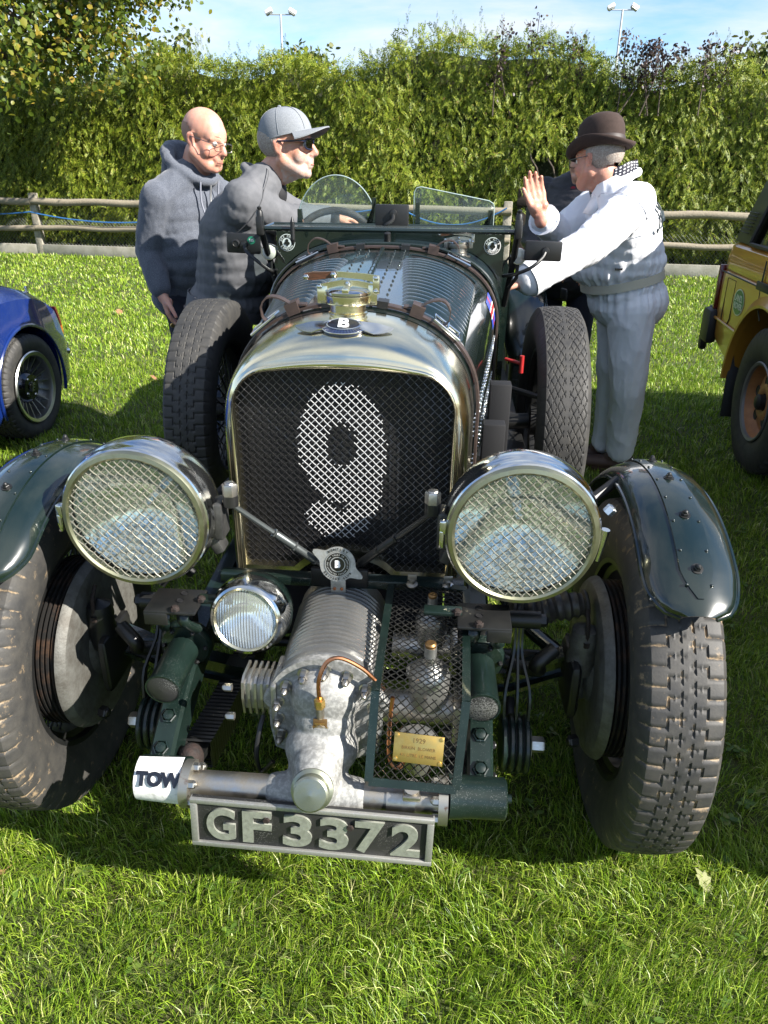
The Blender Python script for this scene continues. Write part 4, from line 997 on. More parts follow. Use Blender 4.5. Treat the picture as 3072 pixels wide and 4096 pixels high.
# ---- mirrors and side lamps
def mirror(c, w, h, arm, tilt=0., disc=False):
    mb = MB(); M = Matrix.Rotation(tilt, 3, 'Y'); mb.box(c, (w, .016, h), .006, M); o = mb.build('mirror', 'black_metal', CAR, angle=.5)
    mb = MB(); mb.box(Vector(c)+Vector((0, .0092, 0)), (w-.012, .002, h-.012), 0, M); mb.build('mirror_glass', 'chrome', o)
    mb = MB(); mb.tube(catmull(arm, 14), .0068, 8); mb.lathe([(.0001, -.012), (.013, -.010), (.015, .0), (.013, .012), (.0001, .014)], Vector(arm[0])+Vector((0, .004, 0)), (0, 1, 0), 14); mb.build('mirror_arm', 'black_metal', o)
    if disc:
        mb = MB(); mb.lathe([(.0001, .0012), (.0145, .0012), (.0145, 0)], Vector(c)+Vector((.032, -.0082, .012)), (0, -1, 0), 24); d = mb.build('number_sticker', 'green_disc', o)
        put_m('lettering', text_mesh('105', .0135, .0003, .0004, 'white_enamel'), basis(Vector(c)+Vector((.032, -.0100, .012)), (1, 0, 0), (0, 0, 1)), d)
        mb = MB(); mb.lathe([(.016, 0), (.016, .006), (.011, .008), (.009, .005), (.0001, .005)], Vector(c)+Vector((-.028, -.008, .0)), (0, -1, 0), 20); mb.build('swivel_boss', 'black_metal', o)
    return o
mirror((-.548, 2.98, 1.228), .130, .072, [(-.545, 2.966, 1.222), (-.53, 2.95, 1.20), (-.49, 2.93, 1.172), (-.445, 2.95, 1.135), (-.43, 3.0, 1.13)], R_(2), True)
mirror((.575, 2.95, 1.222), .135, .070, [(.582, 2.934, 1.222), (.57, 2.92, 1.20), (.53, 2.90, 1.168), (.475, 2.93, 1.14), (.44, 3.0, 1.125)], R_(1))
mirror((.010, 3.06, 1.330), .128, .078, [(.016, 3.045, 1.338), (.014, 3.035, 1.315), (-.012, 3.03, 1.296), (-.018, 3.06, 1.272)])
for x in (-.452, .490):
    s = math.copysign(1, x); mb = MB(); mb.lathe([(.0001, .075), (.012, .07), (.026, .045), (.030, .02), (.030, .0), (.028, -.004), (.024, -.004)], (x, 2.98, 1.198), (0, 1, 0), 24); o = mb.build('side_lamp', 'chrome', CAR)
    mb = MB(); mb.lathe([(.0275, -.003), (.020, -.010), (.0001, -.013)], (x, 2.98, 1.198), (0, 1, 0), 24); mb.build('side_lamp_lens', 'frosted', o) if 'frosted' in MATS else mb.build('side_lamp_lens', mat('frosted', (.62, .60, .52), .35, coat=.5), o)
    mb = MB(); mb.tube([(x, 3.0, 1.175), (x, 3.0, 1.12), (x*.95, 3.02, 1.08)], .007, 8); mb.tube([(x-s*.02, 3.0, 1.21), (x-s*.05, 3.0, 1.17), (x-s*.06, 3.01, 1.13)], .004, 6); mb.build('lamp_stem', 'black_metal', o)
radiator_cap((.265, 2.93, 1.205), .60, CAR, 'steel')

# ---- cockpit tub and tail
mb = MB(); rr = []
for i in range(16):
    t = i/15; y = 3.14 + 1.9*t; w = .47 + .05*math.sin(t*2.4) - .22*max(0, t-.72)*2.2; z = 1.17 - .10*math.sin(math.pi*min(1, t*1.25)) - .25*max(0, t-.75)*1.6
    rr.append([Vector(p) for p in ((-w*.9, y, .52), (-w, y, .60), (-w-.01, y, z-.06), (-w+.01, y, z), (-w+.05, y, z-.01), (-w+.06, y, .72), (w-.06, y, .72), (w-.05, y, z-.01), (w-.01, y, z), (w+.01, y, z-.06), (w, y, .60), (w*.9, y, .52))])
mb.loft(rr, True, True, True); mb.build('body_tub', 'dark_paint', CAR, angle=.6)
for x in (-.20, .24):
    mb = MB(); mb.box((x, 3.95, .92), (.36, .12, .46), .05, Matrix.Rotation(R_(-12), 3, 'X')); mb.build('seat', 'leather_black', CAR)
mb = MB(); mb.lathe([(.0001, 0), (.21, 0), (.24, .03), (.24, .55), (.21, .60), (.0001, .60)], (-.31, 4.93, .88), (1, 0, 0), 28); mb.build('fuel_tank', 'dark_paint', CAR)
mb = MB()
mb.tube([(-.238 + .170*math.cos(2*math.pi*i/48), 3.24 + .05*math.sin(2*math.pi*i/48), 1.183 + .150*math.sin(2*math.pi*i/48)) for i in range(48)], .0145, 12, closed=True); SW = mb.build('steering_wheel', 'leather_black', CAR)
mb = MB()
for a in (90, 210, 330): mb.tube([(-.238, 3.22, 1.183), (-.238 + .16*math.cos(R_(a)), 3.24 + .05*math.sin(R_(a)), 1.178 + .145*math.sin(R_(a)))], [.03, .018], 8, flat=.3)
mb.build('spoke', 'black_metal', SW)

# ---- frame rails, dumb irons, springs
IRON = [(1.145, .395), (1.19, .425), (1.25, .458), (1.36, .505), (1.50, .535), (1.75, .55), (2.6, .55), (4.9, .56)]
def iron_pt(y):
    for (a, za), (b, zb) in zip(IRON[:-1], IRON[1:]):
        if a <= y <= b: return za+(zb-za)*(y-a)/(b-a)
    return IRON[0][1]
for s in (-1, 1):
    x = .323*s + FX*.5
    mb = MB(); rr = []; ys = [1.135, 1.16, 1.20, 1.25, 1.30, 1.36, 1.43, 1.52, 1.7, 2.2, 3.2, 4.9]
    for y in ys:
        z = iron_pt(y); w = .026; h = .055 if y < 1.25 else .062
        ny = Vector((0, -.5, .86)) if y < 1.4 else Vector((0, 0, 1)); d = ny; c = Vector((x, y, z))
        rr.append([c + Vector((-w, 0, 0)) + d*.002, c + Vector((-w+.006, 0, 0)) + d*.010, c + Vector((w-.006, 0, 0)) + d*.010, c + Vector((w, 0, 0)) + d*.002, c + Vector((w, 0, 0)) - d*h, c + Vector((-w, 0, 0)) - d*h])
    mb.loft(rr, True, True, True); IR = mb.build('dumb_iron', 'speckled_paint', CAR, angle=.5)
    for y in (1.164, 1.222):
        bolt((x, y-.001, iron_pt(y)+.009), (0, -.5, .86), IR, .0165, .009, 'speckled_paint', .004)
    for y in (1.18, 1.235): bolt((x+s*.026, y, iron_pt(y)-.035), (s, 0, 0), IR, .009, .007, 'black_metal', .003)
    # leaf spring wrapped in cord
    mb = MB()
    for l in range(6):
        y0, y1 = 1.16+.055*l, 2.15-.07*l; pts = []
        for i in range(13):
            t = i/12; y = y0+(y1-y0)*t; pts.append(Vector((x-s*.040, y, .375 - .085*math.sin(math.pi*(y-1.13)/1.06) - l*.009)))
        for a, b in zip(pts[:-1], pts[1:]): mb.add([a+Vector((-.024, 0, -.004)), a+Vector((.024, 0, -.004)), a+Vector((.024, 0, .004)), a+Vector((-.024, 0, .004)), b+Vector((-.024, 0, -.004)), b+Vector((.024, 0, -.004)), b+Vector((.024, 0, .004)), b+Vector((-.024, 0, .004))], [(0, 1, 5, 4), (1, 2, 6, 5), (2, 3, 7, 6), (3, 0, 4, 7)])
    for i in range(46):
        y = 1.26 + .016*i; z = .375 - .085*math.sin(math.pi*(y-1.13)/1.06) - .022; mb.tube([(x-s*.040+a*.028, y, z+b*.036) for a, b in ((-1, -1), (1, -1), (1, 1), (-1, 1))], .0052, 5, closed=True)
    mb.build('leaf_spring', 'black_metal', CAR, angle=.4)
mb = MB(); mb.ball((-.262, 1.175, .385), (.026, .03, .032), 14, 10); mb.build('rusty_damper', mat('rusty', (.022, .011, .008), .8, col2=(.010, .007, .006), vscale=80, bump=.002, bscale=200), CAR)

# ---- front cross tube
TY, TZ = 1.10, .392
mb = MB(); mb.tube([(-.245, TY, TZ), (.255, TY, TZ)], .0275, 24); TUBE = mb.build('cross_tube', 'steel', CAR)
mb = MB(); mb.tube([(.150, TY, TZ), (.205, TY, TZ)], .0315, 24); mb.build('tube_sleeve', 'steel', TUBE)
for s, xf in ((-1, -.237), (1, .255)):
    mb = MB(); mb.tube([(xf-.006*s, TY, TZ), (xf+.012*s, TY, TZ)], .046, 28); FL = mb.build('flange', 'speckled_steel', TUBE) if 'speckled_steel' in MATS else mb.build('flange', mat('speckled_steel', (.36, .35, .31), .4, .9, col2=(.16, .08, .05), vscale=45, vpos=(.55, .7)), TUBE)
    for k in range(6):
        a = 2*math.pi*k/6+.3; bolt((xf-s*.006, TY+.037*math.cos(a), TZ+.037*math.sin(a)), (-s, 0, 0), FL, .0085, .012, 'steel', .004)
    mb = MB(); x1 = xf+.012*s; Le = .108 if s > 0 else .094; mb.tube([(x1, TY+.012, TZ), (x1+s*.045, TY+.016, TZ-.002), (x1+s*Le, TY+.018, TZ-.004)], [.043, .040, .040], 24); mb.tube([(x1+s*Le, TY+.018, TZ-.004), (x1+s*(Le+.005), TY+.018, TZ-.004)], [.040, .034], 24); mb.tube([(x1+s*(Le+.002), TY+.018, TZ-.004), (x1+s*(Le+.015), TY+.018, TZ-.004)], .009, 10)
    SO = mb.build('spring_eye', 'speckled_paint', CAR)
    if s < 0:
        mb = MB(); rr = []
        for i in range(2):
            xx = x1-.002-i*.092; rw_ = .0500-.0045*i; rr.append([Vector((xx, TY+.016-rw_*math.cos(R_(a)), TZ-.003+rw_*math.sin(R_(a)))) for a in range(-40, 100, 5)])
        mb.loft(rr, False); tw = mb.build('tow_marking', 'white_paint', SO)
        ph = R_(37); o3 = basis((x1-.043, TY+.016-.0512*math.cos(ph), TZ-.003+.0512*math.sin(ph)), (1, 0, 0), (0, math.sin(ph), math.cos(ph)))
        put_m('lettering', text_mesh('TOW', .035, .0006, .0022, 'badge_black', spacing=1.0), o3, tw)

# ---- number plate
PC = Vector((.009, 1.052, .346)); PW, PH = .462, .113; Mp = Matrix.Rotation(R_(1.5), 3, 'Y') @ Matrix.Rotation(R_(-3.4), 3, 'X'); pu = Mp @ Vector((1, 0, 0)); pv = Mp @ Vector((0, 0, 1))
mb = MB(); mb.box(PC, (PW, .010, PH), .002, Mp); PL = mb.build('number_plate', 'plate_black', CAR, angle=.4)
mb = MB()
for (a, b, w_, h_) in ((0, PH/2-.005, PW, .010), (0, -PH/2+.005, PW, .010), (-PW/2+.005, 0, .010, PH-.021), (PW/2-.005, 0, .010, PH-.021)): mb.box(PC+pu*a+pv*b+Vector((0, -.004, 0)), (w_+.003, .014, h_), .0015, Mp)
mb.build('plate_frame', 'plate_alloy', PL, angle=.4)
for ch, x, rw in (('G', -.174, 1), ('F', -.104, 1), ('3', -.026, 1), ('3', .044, 1), ('7', .112, 1), ('2', .181, 1)):
    me = text_mesh(ch, .103, .0022, .0030, 'letter_alloy', 'letter', 6); zz = [v.co for v in me.vertices]; mnx = min(v.x for v in zz); mxx_ = max(v.x for v in zz); mny = min(v.y for v in zz); mxy = max(v.y for v in zz)
    for v in me.vertices: v.co.x = (v.co.x-(mnx+mxx_)/2)*(.056/(mxx_-mnx)); v.co.y = (v.co.y-(mny+mxy)/2)*(.076/(mxy-mny))
    me.update(); put_m('letter', me, basis(PC+pu*x+pv*0+Vector((0, -.0075, 0)), pu, pv), PL)
for x in (-.085, .075): bolt(PC+pu*x+pv*.022+Vector((0, -.010, 0)), (0, -1, 0), PL, .0068, .004, 'rusty')

# ---- supercharger
BX = .018; BYF = 1.205
def bl_out(dr=0., n=44, zt=.622, zb=.405, hw=.101):
    P = []
    r = hw
    for i in range(n//2+1):
        a = math.pi*i/(n//2); P.append((r*math.cos(a)+math.copysign(dr, math.cos(a))*abs(math.cos(a)), zt-r*.92 + (r*.92+dr)*math.sin(a)))
    P += [(-r-dr, (zt-r*.92)*.5+zb*.5), (-r*.92-dr, zb+.02-dr), (-r*.6, zb-dr), (r*.6, zb-dr), (r*.92+dr, zb+.02-dr), (r+dr, (zt-r*.92)*.5+zb*.5)]
    return P
mb = MB(); rr = []; y = 1.245
def add_ring(y, dr): rr.append([Vector((BX+a-.006*(y-1.2)/.3, y, b)) for a, b in bl_out(dr)])
add_ring(1.225, -.002); add_ring(1.235, .002); add_ring(1.250, .0)
for k in range(16):
    y0 = 1.254+k*.0155; add_ring(y0, -.006); add_ring(y0+.0045, -.006); add_ring(y0+.0065, .004); add_ring(y0+.0125, .004); add_ring(y0+.0145, -.006)
add_ring(1.505, -.006); add_ring(1.51, .002); add_ring(1.545, .002)
mb.loft(rr, True, True, True); BLOW = mb.build('supercharger', 'ribbed_alloy', CAR, angle=.5)
mb = MB()
fl = bl_out(.010); mb.prism(fl, (BX, BYF-.004, 0), (1, 0, 0), (0, 0, 1), (0, .022, 0))
for i in range(7):                                     # sloping shoulder of the cover
    t = i/6; mb.prism(bl_out(.004-.030*t), (BX, BYF-.004-.006*t, -.004*t), (1, 0, 0), (0, 0, 1), (0, .02, 0))
mb.ball((BX, 1.195, .545), (.070, .048, .066), 24, 16); mb.ball((BX, 1.185, .50), (.062, .05, .05), 20, 14); mb.ball((BX-.004, 1.165, .448), (.074, .066, .060), 24, 16)
mb.cap((BX-.006, 1.16, .440), .064, (BX-.008, 1.11, .405), .056, 20); mb.cap((BX-.006, 1.115, .41), .052, (BX-.006, 1.100, .378), .044, 20); mb.cap((BX-.006, 1.12, .440), .052, (BX-.004, 1.080, .428), .044, 20)
for s in (-1, 1): mb.cap((BX-.006, TY, TZ), .046, (BX-.006+s*.075, TY, TZ), .034, 18)
me = remesh(mb, .0034, 5, .5, 'front_cover'); me.materials.append(MATS['cast_alloy']); COV = put('front_cover', me, BLOW)
mb = MB(); mb.prism(bl_out(.013), (BX, BYF-.008, 0), (1, 0, 0), (0, 0, 1), (0, .012, 0)); mb.build('cover_flange', 'cast_alloy', COV, angle=.4)
def cover_bolt(x, z): return bolt((BX+x, BYF-.009, z), (0, -1, 0), COV, .0098, .020, 'steel', .012, 'acorn_nut', .013)
for x, z in ((-.040, .600), (.044, .600), (-.076, .570), (.080, .572), (-.094, .530), (.096, .528), (-.095, .490), (.097, .488), (-.092, .448), (.096, .448)): cover_bolt(x, z)
cover_bolt(.002, .610)
mb = MB(); mb.lathe([(.036, 0), (.040, .006), (.040, .020), (.0335, .024), (.0335, .042), (.030, .0455), (.0001, .049)], (BX-.006, 1.074, .432), (0, -.90, .42), 40); mb.build('drive_cap', 'steel_green', BLOW) if 'steel_green' in MATS else mb.build('drive_cap', mat('steel_green', (.36, .37, .31), .34, 1., col2=(.25, .27, .20), vscale=30, rvar=.2), BLOW)
mb = MB(); mb.tube(catmull([(BX-.002, 1.146, .576), (BX-.003, 1.148, .620), (BX+.010, 1.160, .654), (BX+.035, 1.17, .660), (BX+.075, 1.175, .636), (BX+.104, 1.18, .602), (BX+.116, 1.20, .570)], 26), .0042, 8); mb.build('copper_pipe', 'copper', BLOW)
bolt((BX-.002, 1.146, .562), (0, -.12, 1), BLOW, .0105, .020, 'brass'); mb = MB(); mb.tube([(BX-.002, 1.150, .535), (BX-.002, 1.146, .563)], .0085, 10); mb.build('pipe_union', 'steel', BLOW)
mb = MB(); M_ = Matrix.Rotation(R_(-12), 3, 'X'); pc = Vector((BX-.002, 1.1415, .518)); mb.box(pc, (.027, .003, .032), .0006, M_); sp = mb.build('maker_plate', 'bronze', BLOW)
for i, tx in enumerate(('AMHERST', 'VILLIERS', 'SUPERCHARGER', 'MARK', 'IV')): put_m('lettering', text_mesh(tx, .0044, .0002, 0, 'brass', res=1), basis(pc + Vector((0, -.0024+.0012*(i-2), .010-.005*i)), (1, 0, 0), (0, .2, .98)), sp)
# finned relief casting on the left
mb = MB(); mb.box((-.125, 1.250, .515), (.072, .060, .070), .012)
FIN = mb.build('finned_manifold', 'ribbed_alloy', BLOW)
for k in range(6):
    x = -.157 + k*.0130; poly = [(-.030, -.042), (.04, -.046), (.05, 0), (.040, .040), (-.015, .042), (-.030, .034), (-.036, 0)]
    mb = MB(); mb.prism(poly, (x, 1.250, .515), (0, 1, 0), (0, 0, 1), (.0050, 0, 0)); mb.build('fin', 'steel', FIN, smooth=False)
mb = MB(); mb.box((-.084, 1.240, .515), (.012, .105, .112), .004); mb.build('manifold_flange', 'ribbed_alloy', FIN)
for y, z in ((1.200, .552), (1.200, .480)): bolt((-.170, y, z), (-1, 0, 0), FIN, .0085, .016, 'steel', .004)
mb = MB(); mb.tube(catmull([(-.088, 1.17, .395), (-.115, 1.17, .365), (-.125, 1.18, .40), (-.12, 1.20, .45), (-.115, 1.22, .47)], 16), .0055, 8); mb.build('drain_pipe', 'black_metal', BLOW)

# ---- carburettors behind their guard
def carb(x, y, z, sc):
    c = empty('carburettor'); c.parent = BLOW; c.location = (0, 0, 0)
    mb = MB(); mb.lathe([(r*sc, h*sc) for r, h in ((.0001, -.055), (.030, -.05), (.040, -.03), (.042, .035), (.036, .052), (.018, .066), (.0125, .075), (.0125, .112), (.0001, .112))], (x, y, z), (0, -.12, 1), 32); mb.build('dashpot', 'ribbed_alloy', c)
    mb = MB(); mb.lathe([(r*sc, h*sc) for r, h in ((.0115, .111), (.0115, .118), (.008, .121), (.0001, .121))], (x, y, z), (0, -.12, 1), 20); mb.build('damper_cap', 'bronze', c)
    mb = MB(); mb.tube([(x-.10*sc, y+.005, z-.055*sc), (x+.055*sc, y+.005, z-.055*sc)], .034*sc, 20); mb.box((x+.06*sc, y, z-.06*sc), (.02*sc, .09*sc, .09*sc), .004); mb.build('carburettor_body', 'steel', c)
    mb = MB(); mb.lathe([(r*sc, h*sc) for r, h in ((.0001, -.055), (.026, -.05), (.032, -.03), (.034, .02), (.040, .022), (.040, .030), (.020, .034), (.018, .042), (.0001, .042))], (x-.020*sc, y-.075*sc, z-.098*sc), (0, -.1, 1), 28); mb.build('float_chamber', 'ribbed_alloy', c)
    return c
carb(.222, 1.265, .530, 1.0); carb(.222, 1.42, .565, .85)
mb = MB(); mb.tube(catmull([(.155, 1.14, .60), (.150, 1.13, .53), (.152, 1.12, .47), (.168, 1.115, .452), (.182, 1.12, .47), (.188, 1.13, .50)], 20), .0042, 8); mb.build('copper_pipe', 'copper', BLOW)
GT = [Vector((.128, 1.50, .640)), Vector((.296, 1.46, .652)), Vector((.122, 1.150, .604)), Vector((.292, 1.140, .600)), Vector((.116, 1.078, .450)), Vector((.280, 1.075, .446))]
def strip(mb, a, b, up, w=.016, t=.004):
    a, b = Vector(a), Vector(b); d = (b-a).normalized(); n = Vector(up); s_ = d.cross(n).normalized()*(w/2); n = n*(t/2)
    mb.add([a-s_-n, a+s_-n, a+s_+n, a-s_+n, b-s_-n, b+s_-n, b+s_+n, b-s_+n], [(0, 3, 2, 1), (4, 5, 6, 7), (0, 1, 5, 4), (1, 2, 6, 5), (2, 3, 7, 6), (3, 0, 4, 7)])
GRD = None
gn1 = (GT[1]-GT[0]).cross(GT[2]-GT[0]).normalized(); gn1 = gn1 if gn1.z > 0 else -gn1
gn2 = (GT[3]-GT[2]).cross(GT[4]-GT[2]).normalized(); gn2 = gn2 if gn2.y < 0 else -gn2
mb = MB()
for a, b, n in ((0, 1, gn1), (0, 2, gn1), (1, 3, gn1), (2, 4, gn2), (3, 5, gn2), (4, 5, gn2)): strip(mb, GT[a], GT[b], n)
GRD = mb.build('carburettor_guard', 'speckled_paint', CAR, angle=.3)
mb = MB()
def panel(a, b, c, d, n):
    W_ = ((b-a).length + (d-c).length)/2; H_ = (c-a).length
    def to3(u, v, w): s_ = u/W_; t = v/H_; return (a.lerp(b, s_)).lerp(c.lerp(d, s_), t) + n*w
    weave(mb, lambda u, v: 0 <= u <= W_ and 0 <= v <= H_, (0, W_, 0, H_), .0122, .0012, to3, seg=2)
panel(GT[0], GT[1], GT[2], GT[3], gn1); panel(GT[2], GT[3], GT[4], GT[5], gn2); mb.build('guard_mesh', 'iron_wire', GRD, angle=1.2)
bp = Vector((.2075, 1.091, .526)); bu = (GT[3]-GT[2]).normalized(); bv = (GT[2]-GT[4]).normalized(); Mb = basis((0, 0, 0), bu, bv)
mb = MB(); mb.box((0, 0, 0), (.092, .054, .003), .0006); mm = mb.mesh('brass_plate', 'brass'); BPz = put_m('brass_plate', mm, Matrix.Translation(bp + gn2*.006) @ Mb, GRD)
for tx, sz, x, y in (('1929', .0125, 0, .015), ('BIRKIN  BLOWER', .0082, 0, .0005), ('4½ LITRE  LE MANS', .0078, 0, -.0130)): put_m('lettering', text_mesh(tx, sz, .0003, 0, 'bronze', res=2), Matrix.Translation((x, y, .0019)), BPz)
for x in (-.041, .041):
    for y in (-.022, .022):
        mb = MB(); mb.lathe([(.004, 0), (.0036, .0015), (.0001, .002)], (x, y, .0015), (0, 0, 1), 10); mb.build('screw', 'brass', BPz)
mb = MB(); mb.tube([(.198, 1.078, .445), (.198, 1.088, .425)], .016, 14); mb.box((.198, 1.066, .428), (.034, .012, .012), .003); mb.build('wing_nut', 'steel', GRD)
for x in (.175, .255):
    mb = MB(); mb.lathe([(.013, 0), (.013, .003), (.006, .006), (.006, .014), (.0001, .014)], (x, 1.475, .648), (0, -.2, 1), 16); mb.box((x, 1.473, .668), (.020, .003, .014), .001); mb.build('wing_nut', 'steel', GRD)

# ---- apron bar, club badge, headlight stays
mb = MB(); mb.box((.012, 1.505, .634), (.56, .035, .022), .003); APR = mb.build('apron_bar', 'speckled_paint', CAR)
mb = MB(); mb.box((.010, 1.487, .652), (.13, .012, .045), .003); mb.build('badge_bracket', 'black_metal', APR)
CB = Vector((.010, 1.462, .700)); cu_, cv_ = Vector((1, 0, 0)), Vector((0, .20, .98)).normalized()
mb = MB(); poly = []
for i in range(72):
    a = 2*math.pi*i/72; r = .0395
    for ea, sgn in ((R_(152), 1), (R_(-28), 1)):
        dlt = math.atan2(math.sin(a-ea), math.cos(a-ea)); r += .024*math.exp(-(dlt/.20)**2)
    poly.append((r*math.cos(a), r*math.sin(a)))
mb.prism(poly, CB, cu_, cv_, (0, -.005, .001)); mb.box(CB+Vector((0, 0, -.055)), (.034, .006, .036), .002); CLB = mb.build('club_badge', 'plate_alloy', CAR, angle=.4)
for r0, r1, h, m_ in ((.029, .0001, .0062, 'badge_black'), (.0285, .0265, .0068, 'plate_alloy'), (.0175, .0155, .0068, 'plate_alloy')):
    mb = MB(); nn_ = cv_.cross(cu_); mb.lathe([(r0, h-.001), (r0, h), (r1, h)] + ([(r1, h-.001)] if r1 > .001 else []), CB, -nn_ if nn_.y > 0 else nn_, 40); mb.build('badge_ring', m_, CLB)
put_m('letter', text_mesh('B', .021, .0006, .0012, 'white_enamel', 'letter'), basis(CB+Vector((0, -.0072, .0016)), cu_, cv_), CLB)
for txt, a0, a1, rr_, sz, m_ in (('BENTLEY', 125, 55, .0342, .0078, 'badge_black'), ('DRIVERS CLUB', 215, 325, .0342, .0070, 'badge_black'), ('CELEBRATING 100 YEARS OF BENTLEY MOTORS', 262, -82, .0222, .0046, 'plate_alloy')):
    for i, ch in enumerate(txt):
        if ch == ' ': continue
        a = R_(a0+(a1-a0)*i/(len(txt)-1)); up = (cu_*math.cos(a)+cv_*math.sin(a)); pos = CB + up*rr_ + Vector((0, -.0066 if m_ == 'badge_black' else -.0072, .0014)); up2 = up if not (a0 == 215) else -up
        rt = cu_*(up2.dot(cv_)) - cv_*(up2.dot(cu_)); put_m('letter', text_mesh(ch, sz, .0002, .0002, m_, 'letter', 1), basis(pos, rt, up2), CLB)
for k in (-.008, .008): bolt(CB+Vector((k, -.003, -.062)), (0, -1, 0), CLB, .004, .003, 'copper')
for s in (-1, 1):
    a = Vector((s*.222+.004, 1.415, .865)); b = Vector((s*.030+.008, 1.492, .672)); d = (b-a)
    mb = MB(); mb.tube([a+Vector((-s*.008, 0, .006)), a.lerp(b, .06), a.lerp(b, .48)], .0058, 8); mb.tube([a.lerp(b, .48), a.lerp(b, .5), a.lerp(b, .86), a.lerp(b, .88)], [.008, .0095, .0095, .008], 10); mb.tube([a.lerp(b, .88), b], .0065, 8)
    mb.tube([a.lerp(b, .46), a.lerp(b, .475)], .0105, 6); mb.tube([a.lerp(b, .66), a.lerp(b, .675)], .0115, 6); mb.tube([a.lerp(b, .88), a.lerp(b, .895)], .0105, 6); st = mb.build('headlight_stay', 'black_metal' if s > 0 else 'dark_steel' if 'dark_steel' in MATS else mat('dark_steel', (.10, .11, .11), .35, .7), CAR)
    mb = MB(); mb.tube([a+Vector((-s*.012, 0, -.012)), a+Vector((-s*.012, 0, .012))], .016, 14); mb.build('stay_eye', 'black_metal', st)
    bolt(a+Vector((-s*.012, 0, .012)), (0, 0, 1), st, .0165, .026, 'steel', .003)

# ---- headlights
def headlight(s):
    c = Vector((s*.392 + (.000 if s < 0 else .002), 1.352, .838)); ax = Vector((0, 1, 0)); r = .153
    h = empty('headlight'); h.parent = CAR; h.location = (0, -YF, 0)
    h['label'] = 'large mesh-covered headlight on the ' + ('right' if s > 0 else 'left') + ' of the picture'
    mb = MB(); mb.lathe([(.148, .004), (.1535, .008), (.1555, .020), (.1540, .030), (.1565, .036), (.1575, .060), (.155, .085), (.146, .112), (.125, .142), (.095, .165), (.06, .178), (.0001, .183)], c, ax, 72); mb.build('bowl', 'chrome', h)
    mb = MB(); mb.lathe([(.133, .010), (.1345, -.002), (.139, -.006), (.147, -.004), (.1505, .004), (.1505, .012)], c, ax, 72); mb.build('bezel', 'bezel', h)
    mb = MB(); pr = [(.136*math.sin(a), .012 - .030*math.cos(a)*0 + .022*(1-math.sin(a)) * -1 + .012) for a in np.linspace(math.pi/2, .001, 12)]
    mb.lathe([(.136*(1-i/12)+.0001, .020 - .016*(1-(1-i/12)**2)) for i in range(13)], c, ax, 64); mb.build('lens', 'lens_glass', h)
    mb = MB(); mb.lathe([(.137*(1-i/18)+.0001, .024 + .085*(1-(1-i/18)**2)) for i in range(19)], c, ax, 64); mb.build('reflector', 'reflector', h)
    mb = MB(); mb.tube([c+Vector((0, .108, 0)), c+Vector((0, .085, 0))], .010, 12); mb.ball(c+Vector((0, .078, 0)), .012, 12, 8); mb.build('bulb', 'chrome', h)
    mb = MB(); weave(mb, lambda u, v: u*u+v*v < .1355**2, (-.137, .137, -.137, .137),   .0124, .00125, lambda u, v, w: c+Vector((u, -.001+w, v)), seg=3, amp=.0011); mb.build('mesh_guard', 'guard_wire', h, angle=1.2)
    # side clip, hinge bolt and mounting fork
    mb = MB(); mb.box(c+Vector((s*.158 if s < 0 else -.158, .012, .012)), (.014, .020, .030), .004); mb.box(c+Vector((s*.160 if s < 0 else -.160, .008, -.014)), (.010, .014, .040), .004); mb.build('clip', 'chrome', h)
    if s > 0:
        bolt(c+Vector((.160, .02, .052)), (.6, 0, .8), h, .011, .016, 'chrome', .003); mb = MB(); mb.tube([c+Vector((.152, .015, -.05)), c+Vector((.160, .012, .02))], [.006, .009], 10); mb.build('clip', 'chrome', h)
    mb = MB(); x = -s*.150; mb.box(c+Vector((x-s*.008, .075, -.02)), (.022, .055, .085), .006); mb.box(c+Vector((x+s*.01, .085, -.075)), (.024, .045, .06), .006, Matrix.Rotation(s*R_(25), 3, 'Y')); mb.build('fork', 'fork_metal' if 'fork_metal' in MATS else mat('fork_metal', (.10, .10, .095), .5, .7, col2=(.05, .05, .05), vscale=30), h)
    mb = MB(); mb.tube([c+Vector((-s*.05, .085, -.125)), c+Vector((-s*.02, .085, -.15)), c+Vector((0, .06, -.175))], .026, 14); mb.build('pedestal', 'black_metal', h)
for s in (1, -1): headlight(s)
